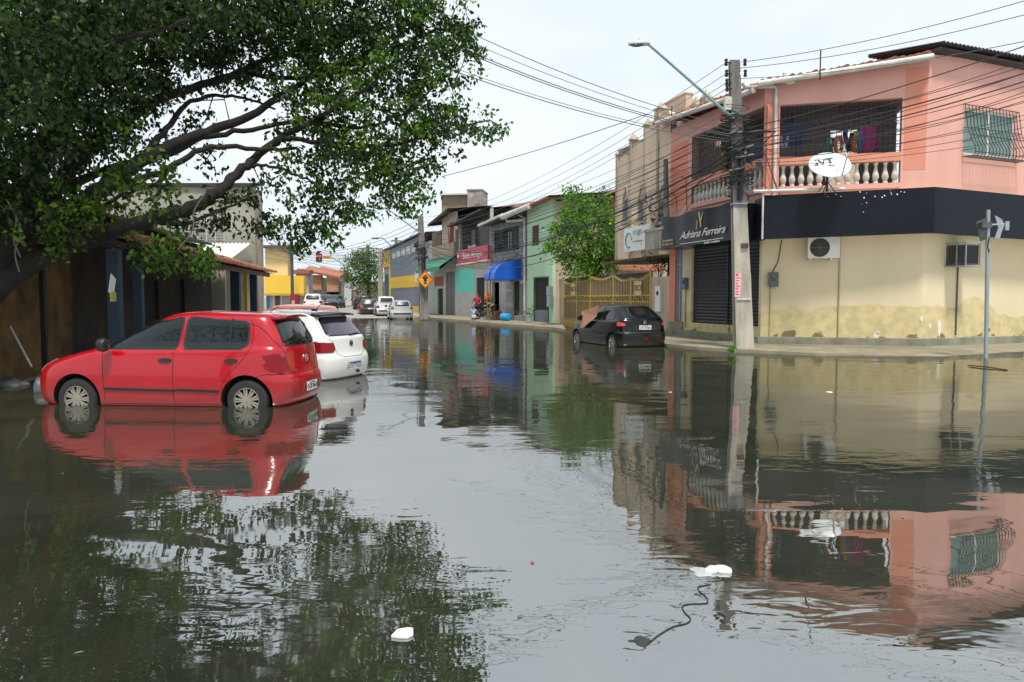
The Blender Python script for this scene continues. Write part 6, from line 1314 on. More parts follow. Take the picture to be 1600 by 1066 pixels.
def limb(mb, pts, r0, r1, k=6, n=9, wob=.02, rnd=None):
    P = smooth_path(pts, k); q = len(P); rnd = rnd or random
    P = [p+Vector((rnd.uniform(-wob,wob),rnd.uniform(-wob,wob),rnd.uniform(-wob,wob))) for p in P]
    mb.tube(P, [r0+(r1-r0)*(i/(q-1))**.8 for i in range(q)], n); return P
def big_tree():
    base = (-9.0, 11.9, -.3); t = thing('broadleaf_tree', 'huge dark spreading tree leaning over the red car from the left edge', 'tree', base)
    mb = MB(); rr_ = random.Random(4); nodes = []
    def lp(*a): return [W(x, y, Y) for x, y, Y in a]
    tr = [Vector(base), W(-70,520,12.0), W(-50,450,12.2), W(0,425,12.5)]
    nodes += limb(mb, [Vector(base)+Vector((.0,0,0)), W(-62,540,11.95), W(-48,470,12.1), W(-10,405,12.3), W(40,345,12.6)], .60, .30, 6, 14, .02)
    limbs = [
     (lp((-30,470,12.1),(50,410,12.4),(130,375,12.8),(230,345,13.3),(305,322,13.8),(350,292,14.2),(385,258,14.5),(440,215,14.8),(510,175,15.0),(590,130,15.2)), .34, .05),
     (lp((-20,440,12.2),(60,370,12.6),(150,300,13.2),(215,255,13.8),(300,215,14.4),(390,182,14.9),(470,130,15.4),(560,90,15.8)), .36, .04),
     (lp((-10,420,12.3),(80,300,13),(150,220,13.8),(230,165,14.6),(330,128,15.4),(430,90,16),(520,55,16.4)), .30, .04),
     (lp((0,400,12.3),(60,270,13),(110,150,13.8),(180,60,14.6),(260,-40,15.4)), .32, .06),
     (lp((-30,400,12.2),(-20,250,12.5),(20,110,13),(80,0,13.5),(130,-120,14)), .3, .06),
     (lp((150,300,13.2),(250,270,13.6),(330,230,14.2),(420,235,14.6),(460,230,14.9)), .12, .04),
     (lp((300,215,14.4),(380,205,14.8),(470,190,15.2),(560,200,15.4),(650,165,15.7),(700,100,15.9)), .10, .02),
     (lp((440,215,14.8),(530,225,15),(620,225,15.3),(700,205,15.6),(765,188,15.8)), .09, .015),
     (lp((330,128,15.4),(400,118,15.6),(500,120,15.8),(600,80,16),(690,45,16.2),(740,60,16.2)), .11, .02),
     (lp((385,258,14.5),(430,262,14.6),(480,280,14.8),(530,300,15.0)), .06, .02),
     (lp((230,345,13.3),(290,350,13.6),(340,330,13.9),(400,305,14.3)), .08, .02),
     (lp((130,375,12.8),(180,385,12.6),(240,385,12.5),(290,392,12.5)), .09, .02),
     (lp((60,370,12.6),(130,340,12.4),(200,300,12.3),(270,290,12.4)), .10, .02),
     (lp((215,255,13.8),(260,200,14.5),(300,160,15.5),(360,150,16.5),(430,170,17.5)), .12, .03),
     (lp((80,300,13),(180,260,14.5),(280,235,16),(360,190,18)), .16, .04),
     (lp((20,110,13),(100,80,12.2),(200,60,11.6),(300,30,11.4)), .13, .03),
    ]
    for pts, a, b in limbs: nodes += limb(mb, pts, a*.62, b*.8, 7, 10, .03, rr_)
    NP = np.array([tuple(p) for p in nodes])
    # clumps: px, py, radius px, depth, density
    B = [(40,20,120,13,1),(50,130,110,12.6,1),(60,230,95,12.4,1),(40,320,80,12.2,1),(150,40,110,13.8,1),(170,130,75,13.6,.9),(140,210,70,13,.9),(250,50,100,14.8,1),(290,-10,110,15,1),(350,40,85,15.4,1),(420,60,85,15.5,1),
         (440,0,100,15.6,1),(520,40,90,15.8,1),(600,20,85,16,1),(590,90,75,15.7,1),(660,50,62,16.1,1),(700,30,48,16.2,.8),(728,60,28,16.2,.8),(735,95,22,16.1,.6),(690,100,45,15.9,1),(650,130,50,15.7,1),(500,110,60,15.5,.8),(560,150,65,15.4,1),(470,160,50,15.2,.8),
         (520,210,60,15.1,1),(590,210,65,15.3,1),(650,200,50,15.5,1),(700,165,30,15.7,.7),(700,200,35,15.6,.9),(740,200,32,15.8,.8),(768,198,17,15.9,.6),(690,240,28,15.6,.7),(640,255,45,15.4,.9),(590,275,45,15.2,.9),(530,270,50,15,.8),(480,250,40,14.9,.6),
         (480,300,36,14.9,.6),(560,315,30,15.1,.6),(620,300,26,15.3,.6),(655,290,18,15.4,.5),(430,285,30,14.6,.5),(430,330,28,14.7,.35),(470,345,20,14.8,.4),(480,372,9,14.8,.5),(517,350,12,15,.5),(517,375,7,15,.5),(545,340,12,15,.5),(500,320,28,14.9,.5),(400,350,18,14.5,.3),(640,325,10,15.3,.4),(600,322,22,15.2,.6),(570,335,14,15.1,.6),(520,325,26,15,.6),(450,350,18,14.8,.5),(425,365,12,14.7,.5),(495,350,16,14.9,.5),(470,385,6,14.8,.6),(660,300,20,15.5,.6),
         (350,90,50,15.5,.3),(400,140,35,15.6,.3),(230,120,60,14.5,.7),(200,190,40,14,.5),(440,200,30,15,.35),(280,180,40,16,.4),(330,250,30,16,.12),(250,230,40,15,.3),
         (210,285,42,12.3,.85),(260,275,38,12.4,.8),(170,300,38,12.3,.8),(120,330,45,12.2,.8),(100,360,30,12.2,.6),(80,390,20,12.2,.5),(235,320,30,12.4,.5),(270,370,26,12.5,.8),(250,395,28,12.5,.8),(285,395,26,12.5,.9),(305,415,20,12.5,.9),(322,398,16,12.6,.7),(220,375,26,12.5,.7),(300,345,28,13,.4),(340,330,20,14,.35),(350,345,18,14,.25),(315,425,10,12.5,.7),(230,410,14,12.5,.5),(345,300,22,14,.2),(385,310,15,14.3,.3),
         # overhead and behind, shading the yard and feeding the reflection
         (100,-120,150,14,1),(300,-140,150,15,1),(480,-110,130,16,1),(620,-70,90,16.5,.9),(-80,50,160,13.5,1),(-120,200,150,13.5,1),(-60,-150,180,14.5,1),(150,100,110,17.5,.9),(60,200,110,17,1),(330,20,110,18.5,.7),(0,300,90,16,1),(150,-20,130,11.3,.9),(0,80,150,10.8,.9),(300,-60,110,11.8,.8),(-160,330,120,13,1),(60,-60,160,19,.9)]
    cs = []; sunlit_cs = []
    for (px, py, rp, Y, dn) in B:
        c = W(px, py, Y); rad = rp/FPX*Y; n = max(3, int(62*rad*rad*dn*(1 if rp < 60 else .82)))
        u = rg.normal(0, 1, (n, 3)); u /= np.linalg.norm(u, axis=1)[:, None]; q = rg.uniform(0, 1, (n, 1))**(1/2.2)
        pts = np.array(c)+u*q*np.array([rad*1.02, rad*1.15+.12, rad*.95])
        sunlit = rg.uniform(0,1,n) < (.8 if (py > 262 and px < 330 and rp < 46 and Y < 13) else .42 if (px > 400 and rp < 76) else .06); cs.append(pts[~sunlit]); sunlit_cs.append(pts[sunlit])  # picks sprays for the paler leaves, painted as if sunlit
    sunlit_cs = np.concatenate(sunlit_cs); cs = np.concatenate(cs); sunlit_cs = sunlit_cs[sunlit_cs[:, 2] > 1.9]
    # drop sprays that fall low near the cars
    cs = cs[(cs[:, 2] > 1.9)]
    # twigs from sprays to nearest limb node
    tw = MB(); allc = np.concatenate([cs, sunlit_cs]); sel = rg.choice(len(allc), min(2200, len(allc)), replace=False); P_ = allc[sel]
    dd = np.array([np.linalg.norm(NP-p, axis=1).min() for p in P_]); order = dd.argsort(); pool = [tuple(q) for q in NP]; dep = [0.0]*len(pool)
    buf = np.zeros((len(pool)+3*len(P_), 3)); buf[:len(pool)] = NP; nb = len(pool)
    for i in order:
        p = P_[i]; d = np.linalg.norm(buf[:nb]-p, axis=1); j = int(d.argmin())
        if d[j] > 1.6: continue
        a = Vector(buf[j]); b = Vector(p); L_ = (b-a).length; m_ = a.lerp(b, .5)+Vector((rr_.uniform(-.1,.1), rr_.uniform(-.1,.1), .06))*min(1, L_)
        r = .008+.010*min(L_, 1.0)+.006*(dd[i] < .8); tw.tube([a, m_, b], [r, r*.7, .004], 4, None, False)
        for q in (m_, b): buf[nb] = tuple(q); nb += 1
    # hanging bare twigs
    mb.build('trunk', M_['bark'], t, smooth=60); tw.build('branches', M_['bark'], t, smooth=60)
    leaves('crown', cs, 29, .125, .12, M_['leaf_dark'], t, .6, .58); leaves('sunlit_leaves', sunlit_cs, 27, .12, .115, M_['leaf_sunlit'], t, .6, .58)
    mt = MB()
    for a, b, Y in (((10,312),(32,402),11.9),((22,330),(30,425),12.0),((278,390),(322,300),12.3)): 
        mt.tube(smooth_path([W(a[0],a[1],Y), W((a[0]*2+b[0])/3+8,(a[1]*2+b[1])/3,Y), W((a[0]+2*b[0])/3-4,(a[1]+2*b[1])/3,Y), W(b[0],b[1],Y)]), .012, 5)
    mt.build('dead_twig', mat('bleached twig', (.16,.14,.12), .9), t)
big_tree()
def small_tree(name, label, base, ztop, blobs, m, size, npc, dens, spread, trunk_r=.16, seed=1):
    t = thing(name, label, 'tree', base); rr_ = random.Random(seed); mb = MB(); b = Vector(base); cs = []
    fork = b+Vector((0,0,ztop)); nodes = limb(mb, [b, b.lerp(fork,.5)+Vector((.1,0,0)), fork], trunk_r, trunk_r*.7, 5, 10, .01, rr_)
    for (c, rad, dn) in blobs:
        c = Vector(c); nodes += limb(mb, [fork-Vector((0,0,.2)), fork.lerp(c,.5)+Vector((rr_.uniform(-.2,.2),0,.15)), c], trunk_r*.5, .03, 5, 6, .03, rr_)
        n = int(1.05*dens*rad*rad*dn); u = rg.normal(0, 1, (n, 3)); u /= np.linalg.norm(u, axis=1)[:, None]; q = rg.uniform(0, 1, (n, 1))**(1/2.4); cs.append(np.array(c)+u*q*rad*np.array([1, 1, .9]))
    cs = np.concatenate(cs); NP = np.array([tuple(p) for p in nodes])
    for i in rg.choice(len(cs), min(160, len(cs)), replace=False):
        p = cs[i]; d = np.linalg.norm(NP-p, axis=1); j = int(d.argmin()); mb.tube([Vector(NP[j]), Vector(NP[j]).lerp(Vector(p), .6)+Vector((0,0,.06)), Vector(p)], [.02,.012,.005], 4, None, False)
    mb.build('trunk', M_['bark'], t, smooth=60); leaves('crown', cs, npc, spread, size, m, t, .25, .5); return t
def PB_(l): return [(W(px, py, Y), rp/FPX*Y, dn) for px, py, rp, Y, dn in l]
g = W(925, 466, 37.2)
small_tree('bright_tree', 'bright green bushy tree rising behind the yellow gate', (g.x, 37.2, .0), 2.6, PB_([(905,330,28,37,.9),(895,303,15,37,.8),(893,352,30,36.8,1),(870,360,18,37,.8),(948,342,28,37,.9),(940,306,13,37.2,.8),(925,370,38,36.6,.8),(878,392,24,36.8,.9),(955,385,28,37,1),(968,400,16,37,.8),(905,412,30,36.8,1),(935,420,30,37,.8),(865,385,16,37,.8),(960,360,18,37,.7),(915,305,10,37,.4),(900,292,6,37,.6)]), M_['leaf_bright'], .17, 16, 75, .17, .13, 3)
g = W(575, 475, 88)
small_tree('street_tree', 'round green street tree standing at the end of the street above parked cars', (g.x, 88, .5), 3.0, PB_([(565,420,28,88,1),(552,412,18,88,.8),(580,410,22,88,.9),(575,398,16,88,.8),(548,438,16,88,.8),(570,445,22,88,.8),(590,430,16,88,.8),(556,397,12,88,.6),(592,455,12,88,.5),(540,425,8,88,.6)]), M_['leaf_far'], .30, 12, 22, .30, .22, 5)
# fern-like plants at the beige building and a weed on the kerb
def tuft(name, label, c, r, n, m, cat='plant', size=.12):
    t = thing(name, label, cat, tuple(c)); mb = MB(); rr_ = random.Random(int(c[0]*100)); cs = []
    for i in range(n):
        a = rr_.uniform(0, 6.28); h = rr_.uniform(.4, 1)*r; e = Vector(c)+Vector((math.cos(a)*r*.7*rr_.random(), math.sin(a)*r*.7*rr_.random(), h)); mb.tube([Vector(c), Vector(c).lerp(e,.5)+Vector((0,0,.1*r)), e], .006, 4); cs.append(tuple(e)); cs.append(tuple(Vector(c).lerp(e,.6)))
    mb.build('stem', M_['bark'], t); leaves('leaves', np.array(cs), 8, r*.16, size, m, t, .1, .4); return t
p = W(1040,362,29.2); tuft('climbing_plant', 'leafy plant sprouting at the corner pipe between the beige and pink buildings', (p.x,p.y,p.z-.3), 1.5, 14, M_['leaf_dark'], size=.16)
p = W(1030,430,30); tuft('hanging_plant', 'dark shrub hanging in the shaded entrance below the concrete planter box', (p.x,p.y,p.z-.2), 1.7, 22, M_['leaf_dark'], size=.15)
p = G(1144,551,.06); tuft('kerb_weed', 'small bright green weed growing from the kerb at the foot of the concrete pole', (p.x,p.y,.04), .22, 12, M_['leaf_bright'], 'weed', .07)
p = W(826,480,41.5); tuft('potted_plant', 'small green plant against the foot of the mint green house', (p.x,p.y-.2,.2), .9, 7, M_['leaf_far'], size=.14)
# unseen tree added behind the camera to darken the reflections in the car windows
g = (-11.0, -2.2, -.3)
small_tree('broadleaf_tree', 'unseen tree added behind the viewpoint to be mirrored in the red car windows', g, 5.0, [((-10.5,-1,7.2),2.4,.6),((-8.0,-.5,6.6),1.8,.45),((-13,-1.5,7.5),2.2,.6),((-11.5,-2,9.2),2.0,.5),((-15,-2,8),1.8,.6),((-6.2,-1.5,7.6),1.3,.35)], M_['leaf_dark'], .16, 14, 16, .22, .3, 8)
# ================================================================ poles, lamps, signs
M_['pole'] = mat('weathered concrete pole', (.54,.49,.40), .9, .14, 1.6, .4, 40, col2=(.16,.15,.13), c2amt=.5, streak=True)
M_['pole_dark'] = mat('grimy pole top', (.23,.215,.20), .9, .25, 3, .5, 40, col2=(.07,.065,.055), streak=True)
M_['porcelain'] = flat('dark insulator', (.02,.018,.018), .25)
def hpole(name, label, b, tp, wb, wt, ang=0.0, split=None):
    """tapered double-T concrete pole from b to tp"""
    t = thing(name, label, 'utility pole', tuple(b)); b = Vector(b); tp = Vector(tp); h = tp.z-b.z
    prof = lambda w_: [(-.5*w_,-.32*w_),(.5*w_,-.32*w_),(.5*w_,-.19*w_),(.16*w_,-.12*w_),(.16*w_,.12*w_),(.5*w_,.19*w_),(.5*w_,.32*w_),(-.5*w_,.32*w_),(-.5*w_,.19*w_),(-.16*w_,.12*w_),(-.16*w_,-.12*w_),(-.5*w_,-.19*w_)]
    ca, sa = math.cos(ang), math.sin(ang)
    def seg(z0, z1, m, nm):
        mb = MB(); vs = []; n = 6
        for i in range(n+1):
            z = z0+(z1-z0)*i/n; q = (z-b.z)/h; c = b.lerp(tp, q); w_ = wb+(wt-wb)*q; vs += [(c.x+x*ca-y*sa, c.y+x*sa+y*ca, z) for x, y in prof(w_)]
        mb.add(vs, [(i*12+j, i*12+(j+1) % 12, (i+1)*12+(j+1) % 12, (i+1)*12+j) for i in range(n) for j in range(12)]+[tuple(range(11,-1,-1)), tuple(range(n*12, n*12+12))]); return mb.build(nm, m, t)
    if split: seg(b.z, split, M_['pole'], 'pole_shaft'); seg(split, tp.z, M_['pole_dark'], 'pole_top')
    else: seg(b.z, tp.z, M_['pole_dark'], 'pole_shaft')
    return t
YB = 20.8; b = W(1162,545,YB); b.z = .03; tp = W(1147,95,YB)
mp_ = hpole('utility_pole', 'leaning concrete utility pole in front of the roller shutter, wrapped in tangled cables', b, tp, .50, .27, R(0), 4.0)
AX = lambda z, b=b.copy(), tp=tp.copy(): b.lerp(tp, (z-b.z)/(tp.z-b.z))
def insulator(c, out, parent):
    c = Vector(c); o = Vector(out).normalized(); mb = MB(); e = c+o*.14; mb.tube([c, e], .018, 5); mb.tube([e-Vector((0,0,.09)), e-Vector((0,0,.05)), e-Vector((0,0,.02)), e, e+Vector((0,0,.03)), e+Vector((0,0,.06)), e+Vector((0,0,.10))], [.035,.055,.03,.05,.03,.055,.03], 8); mb.build('insulator', M_['porcelain'], parent)
for py in (100,117,131,140):
    z = W(1147,py,YB).z; c = AX(z); insulator(c+Vector((-.12,-.1,0)), (-1,-.2,0), mp_)
    if py < 120: insulator(c+Vector((.12,-.1,0)), (1,-.2,0), mp_)
mb = MB(); z = 6.25
for z in (6.55,6.05,5.55,4.1): mb = MB(); c = AX(z); q_ = .165 if z > 5 else .2; mb.box(c.x-q_,c.x+q_,c.y-.15,c.y+.15,z,z+.04); mb.build('pole_band', M_['galv'], mp_)
c = AX(W(1140,163,YB).z); mb = MB(); mb.box(c.x-.36,c.x-.17,c.y-.22,c.y-.05,c.z-.2,c.z+.15); mb.build('junction_box', M_['white_pvc'], mp_)
c = AX(W(1160,445,YB).z); mb = MB(); mb.box(c.x-.235,c.x-.07,c.y-.165,c.y-.158,c.z-.35,c.z+.32); st = mb.build('sticker', mat('pink bill', (.72,.40,.42), .7), mp_)
mb = MB(); rr = random.Random(9)
for i in range(8): zz = c.z-.28+i*.075; mb.box(c.x-.21,c.x-.21+rr.uniform(.06,.12),c.y-.1685,c.y-.1655,zz,zz+.025+(.03 if i == 7 else 0))
q = mb.build('sticker_print', flat('crimson print', (.45,.02,.06), .6)); q.parent = st; q.location = -mp_.location
c = AX(W(1165,467,YB).z); mb = MB(); mb.box(c.x-.2,c.x+.2,c.y-.18,c.y-.155,c.z-.03,c.z+.02); mb.build('pole_band', M_['white_pvc'], mp_)
c = AX(W(1165,384,YB).z); mb = MB(); mb.box(c.x-.02,c.x+.17,c.y-.19,c.y-.12,c.z-.07,c.z+.05); mb.build('rusty_bracket', M_['rust'], mp_)
mb = MB(); q = [W(1176,545,20.75),W(1172,430,20.72),W(1165,380,20.7)]; q[0].z = .05; mb.tube(q, .022, 6); mb.build('cable_duct', mat('cream duct', (.5,.46,.36), .7), mp_)
# tangle of black cable around the pole
for k in range(46):
    rr = random.Random(100+k); z = rr.uniform(4.6,6.6); c = AX(z); pts = []; n = 16; ph = rr.uniform(0,6.28); r0 = rr.uniform(.18,.42); tilt = rr.uniform(-.5,.5)
    turn = rr.uniform(.7,1.6)*2*math.pi; zz = rr.uniform(-.6,.6)
    for i in range(n+1): a = ph+turn*i/n; r_ = r0*(1+.25*math.sin(3*a+k)); pts.append((c.x+r_*math.cos(a), c.y-.05+r_*.8*math.sin(a), z+tilt*math.cos(a)*.4+zz*i/n))
    mb = MB(); mb.tube(smooth_path(pts, 3), rr.choice([.008,.010,.014]), 4); o = mb.build('cable_loop', M_['cable'], mp_)
for z, dx, l_ in ((5.35,.1,.5),(5.0,-.12,.4),(5.6,.2,.3)):
    c = AX(z); mb = MB(); mb.tube([(c.x+dx-l_/2,c.y-.3,z-.03),(c.x+dx+l_/2,c.y-.32,z+.06)], .055, 8); mb.build('splice_box', M_['trim'], mp_)
c = AX(4.75); mb = MB(); mb.tube([(c.x,c.y-.18,4.2),(c.x+.02,c.y-.24,4.9),(c.x-.02,c.y-.22,5.5)], .075, 7); mb.build('cable_bundle', M_['cable'], mp_)
x_, z_ = 6.75, 5.15; mb = MB(); mb.box(x_-.09,x_+.09,20.45,20.47,4.98,5.22); mb.build('tag_plate', flat('dark pierced plate', (.05,.055,.05), .5), mp_)
mb = MB(); q0 = AX(6.02)+Vector((.1,-.2,0)); q1 = W(1212,205,20.5); mb.tube([q0, q0.lerp(q1,.5)+Vector((0,0,.02)), q1, W(1192,225,20.5)], [.035,.05,.03,.02], 6); mb.build('splice_closure', M_['cable'], mp_)
# street lamp on the pole
def street_lamp(name, label, p0, p1, p2, hd, r, m, hl=.62):
    t = thing(name, label, 'street lamp', tuple(p0)); mb = MB(); P = smooth_path([p0, Vector(p0).lerp(Vector(p1),.5), p1, p2], 6); mb.tube(P, [r*(1-.25*i/(len(P)-1)) for i in range(len(P))], 8); mb.build('arm', m, t, smooth=60)
    d = Vector(hd).normalized(); c = Vector(p2); s_ = hl/.62; Mx = Matrix.Translation(c) @ d.to_track_quat('X','Z').to_matrix().to_4x4() @ Matrix.Scale(s_,4)
    mb = MB(); n = 12; vs = []
    for i in range(9):
        q = i/8; w_ = .155*math.sin(math.pi*min(1,.16+.74*q))**.6; h = .13*math.sin(math.pi*min(1,.12+.78*q))**.7
        vs += [(q*.62-.05, w_*math.cos(a), max(-.02, h*math.sin(a))) for a in [2*math.pi*j/n for j in range(n)]]
    mb.add(vs, [(i*n+j, i*n+(j+1) % n, (i+1)*n+(j+1) % n, (i+1)*n+j) for i in range(8) for j in range(n)]+[tuple(range(n-1,-1,-1)), tuple(range(8*n, 9*n))], Mx); mb.tube([(.26,0,.10),(.26,0,.17)], .03, 8, Mx); mb.build('lamp_housing', mat('grey lamp housing', (.45,.47,.47), .5, .1, 6), t, smooth=50)
    mb = MB(); mb.lathe([(.001,-.075),(.07,-.065),(.125,-.035),(.135,-.018)], (0,0,0), 14, 'z', Mx @ Matrix.Translation((.33,0,0)) @ Matrix.Diagonal((1.6,1,1,1))); mb.build('lens', flat('smoked lens', (.09,.10,.10), .1, spec=.8), t, smooth=60)
p0 = AX(6.42)+Vector((-.12,-.16,0)); p1 = W(1030,84,20.3); p2 = W(1012,69,20.25)
street_lamp('street_lamp', 'large cobra-head street lamp on a long pale green arm fixed to the concrete pole', p0, p1, p2, (-1,-.1,-.05), .042, M_['greenpaint_metal'], .56)
# post at the right with street name plates edge-on
P0 = G(1541,560,0); t = thing('street_sign_post', 'slim galvanised street sign post standing in the water in front of the cream yellow wall', 'sign post', (P0.x,P0.y,-.4))
tp = W(1544,328,P0.y); mb = MB(); mb.tube([(P0.x,P0.y,-.4),(tp.x,tp.y,tp.z)], .048, 12); mb.build('post', M_['galv'], t, smooth=60)
c = W(1546,355,P0.y); mb = MB(); mb.box(c.x-.3,c.x-.06,c.y-.2,c.y+.05,c.z-.03,c.z+.1); mb.prism([(c.x-.34,c.z+.12),(c.x-.10,c.z+.22),(c.x-.08,c.z-.3),(c.x-.22,c.z-.35)], c.y-.02, c.y); mb.build('bracket', mat('dull sign back', (.12,.13,.13), .5, .2, 6, metal=.5), t)
mb = MB(); mb.prism([(c.x+.06,c.z+.28),(c.x+.24,c.z+.18),(c.x+.30,c.z+.05),(c.x+.20,c.z-.28),(c.x+.07,c.z-.3),(c.x+.16,c.z-.02)], c.y-.1, c.y-.08); mb.tube([(c.x-.1,c.y-.09,c.z+.05),(c.x+.3,c.y-.09,c.z+.06)], .02, 5); mb.build('bracket_arm', M_['galv'], t)
mb = MB(); mb.box(c.x+.36,c.x+.46,c.y-.05,c.y-.02,c.z-.08,c.z+.14); o = mb.build('clamp', M_['galv'], t)
mb = MB(); mb.tube([(c.x-.02,c.y-.05,c.z-.25),(c.x-.1,c.y-.12,c.z-.5),(c.x-.02,c.y-.06,c.z-.62)], .016, 5); mb.build('cable_loop', M_['cable'], t)
# street pole further up the street, diamond warning sign
b2 = W(663,498,50.5); b2.z = .05; t2 = W(657,338,50.5); p2_ = hpole('utility_pole', 'dark concrete utility pole beside the blue-grey warehouse carrying the orange diamond sign', b2, t2, .62, .34, .3, None)
for z in (6.9,6.5,6.1,5.7): insulator(b2.lerp(t2,(z-b2.z)/(t2.z-b2.z))+Vector((-.15,-.1,0)), (-1,0,0), p2_)
for k in range(14):
    rr = random.Random(300+k); z = rr.uniform(4.0,5.4); c = b2.lerp(t2,z/7.0); ph = rr.uniform(0,6.28); r0 = rr.uniform(.2,.55); mb = MB(); mb.tube([(c.x+r0*math.cos(ph+5*i/10), c.y-.1+r0*.8*math.sin(ph+5*i/10), z+rr.uniform(-.2,.2)) for i in range(11)], .022, 4); mb.build('cable_loop', M_['cable'], p2_)
c = W(661,400,50.2); mb = MB(); mb.tube([(c.x,c.y,c.z-.9),(c.x+.05,c.y,c.z+.6)], .13, 7); mb.build('cable_bundle', M_['cable'], p2_)
c = W(664.5,437,50.0); t = thing('warning_sign', 'orange diamond warning sign with a traffic light symbol on the dark street pole', 'traffic sign', (c.x,c.y,c.z-.6)); Mx = Matrix.Translation(c) @ Matrix.Rotation(R(-4),4,'Z') @ Matrix.Rotation(R(45),4,'Y')
mb = MB(); mb.box(-.43,.43,-.02,.02,-.43,.43,Mx); mb.build('plate', mat('orange sign enamel', (.80,.30,.02), .45, .04, 4), t)
mb = MB()
for a in ((-.41,.41,.37,.41),(-.41,.41,-.41,-.37)): mb.box(a[0],a[1],-.026,-.018,a[2],a[3],Mx)
for a in ((-.41,-.37,-.37,.37),(.37,.41,-.37,.37)): mb.box(a[0],a[1],-.026,-.018,a[2],a[3],Mx)
My = Matrix.Translation(c) @ Matrix.Rotation(R(-4),4,'Z'); mb.box(-.10,.10,-.028,-.022,-.30,.30,My); mb.add([(-.22,-.03,.12),(-.10,-.03,.24),(-.10,-.03,.04)], [(0,2,1)], My); mb.add([(.22,-.03,.12),(.10,-.03,.24),(.10,-.03,.04)], [(0,1,2)], My); mb.build('symbol', M_['text_black'], t)
mb = MB(); mb.lathe([(.06,-.035),(.06,-.028)], (0,0,.18), 8, 'y', My); mb.build('red_dot', flat('red dot', (.6,.02,.02), .5), t); mb = MB(); mb.lathe([(.06,-.035),(.06,-.028)], (0,0,-.18), 8, 'y', My); mb.build('green_dot', flat('green dot', (.05,.3,.1), .5), t)
street_lamp('street_lamp', 'distant street lamp arm leaving the dark street pole up towards the tree leaves', W(656,364,50.3), W(612,331,49.6), W(604,326,49.5), (-1,-.1,.05), .05, M_['galv'], .9)
street_lamp('street_lamp', 'small far street lamp above the yellow end of the warehouse', W(613,386,78), W(600,374,77.5), W(597,372,77.5), (-1,-.1,.0), .06, M_['galv'], 1.2)
# more poles
def round_pole(label, px, pyt, Y, r, m=None, zb=0, cross=None, pxb=None):
    tpp = W(px,pyt,Y); bb = W(pxb or px,480,Y); t = thing('utility_pole', label, 'utility pole', (bb.x,Y,zb)); mb = MB(); mb.tube([(bb.x,Y,zb-.5),tuple(tpp)], [r*1.25,r*.85], 8); mb.build('pole_shaft', m or M_['pole_dark'], t, smooth=60)
    if cross:
        mb = MB(); mb.box(tpp.x-cross,tpp.x+cross,Y-.08,Y+.08,tpp.z-.5,tpp.z-.35); mb.box(tpp.x-cross*.6,tpp.x+cross*.6,Y-.08,Y+.08,tpp.z-1.2,tpp.z-1.1); mb.build('crossarm', M_['pole_dark'], t)
    return t
round_pole('pale concrete pole rising beside the yellow end of the warehouse', 594.5, 388, 74, .24, M_['pole'], .2, .5)
round_pole('dark pole with a wide crossarm standing above the round street tree', 575, 383, 96, .22, None, .5, 1.3)
round_pole('short pole top with aerials showing over the warehouse roof', 619, 371, 88, .2, None, .5, .6)
round_pole('weathered wooden pole beside the last blue post of the tiled house', 405, 300, 29.0, .12, mat('weathered timber pole', (.30,.25,.19), .9, .2, 4, .4, 30, streak=True), -.2)
round_pole('stained short concrete pole against the seam of the beige and pink buildings', 1040, 249, 28.0, .10, M_['pole_dark'], 4.9, None)
tb = thing('signal_post', 'dark traffic signal post with two back-to-back boxes in front of the yellow sign board', 'traffic signal', (W(457,470,69).x,69,.3)); x = W(457,470,69).x; zt_ = W(457,370,69).z
mb = MB(); mb.tube([(x,69,-.2),(x,69,zt_)], .15, 8); mb.build('post', mat('dark grey steel', (.07,.07,.08), .6), tb)
a, b_ = W(452,398,68.8), W(463,383,68.8); mb = MB(); mb.box(a.x,b_.x,68.6,68.84,a.z,a.z+.42); mb.build('signal_box', mat('dark green signal box', (.02,.035,.03), .6), tb); mb = MB(); mb.box(a.x,b_.x,68.6,68.84,b_.z-.42,b_.z); mb.build('signal_box', mat('dark green signal box b', (.02,.035,.03), .6), tb)
a, b_ = W(455,478,68.5), W(467,456,68.5); t = thing('pillar_poster', 'dark red painted pillar with a pale bill at the foot of the traffic signal post', 'pillar', ((a.x+b_.x)/2,68.3,0)); mb = MB(); mb.hprism([(a.x,68.2),(b_.x,68.2),(b_.x,68.7),(a.x,68.7)], -.2, b_.z-.25); mb.build('pillar', mat('dark red paint', (.28,.01,.02), .7), t); mb = MB(); mb.box(a.x+.15,a.x+.42,68.18,68.2,.2,b_.z-.8); mb.build('bill', M_['peach'], t)
c = W(498.5,403,74); t = thing('traffic_light', 'horizontal-arm traffic light with a red countdown above the street', 'traffic light', (c.x,c.y,c.z-.45)); mb = MB(); mb.box(c.x-.28,c.x+.28,c.y-.15,c.y+.15,c.z-.42,c.z+.42); mb.build('housing', M_['trim'], t)
mb = MB()
for dx in (-.17,0,.17): mb.box(c.x+dx-.06,c.x+dx+.06,c.y-.18,c.y-.15,c.z+.1,c.z+.25)
m_ = flat('lit red signal', (.7,.05,.03), .4); m_.node_tree.nodes['Principled BSDF'].inputs['Emission Color'].default_value = (1,.08,.03,1); m_.node_tree.nodes['Principled BSDF'].inputs['Emission Strength'].default_value = 1.0; mb.build('lamp', m_, t)
mb = MB(); mb.lathe([(.07,-.17),(.07,-.14)], (c.x+.1,c.y,c.z-.15), 8, 'y'); mb.build('lens', flat('grey lens', (.3,.3,.3), .3), t)
e = W(518,402,74); mb = MB(); mb.tube([(c.x+.28,c.y,c.z+.1),(e.x,e.y,e.z),W(528,408,75),W(540,416,76)], .04, 6); mb.build('arm', M_['galv'], t)
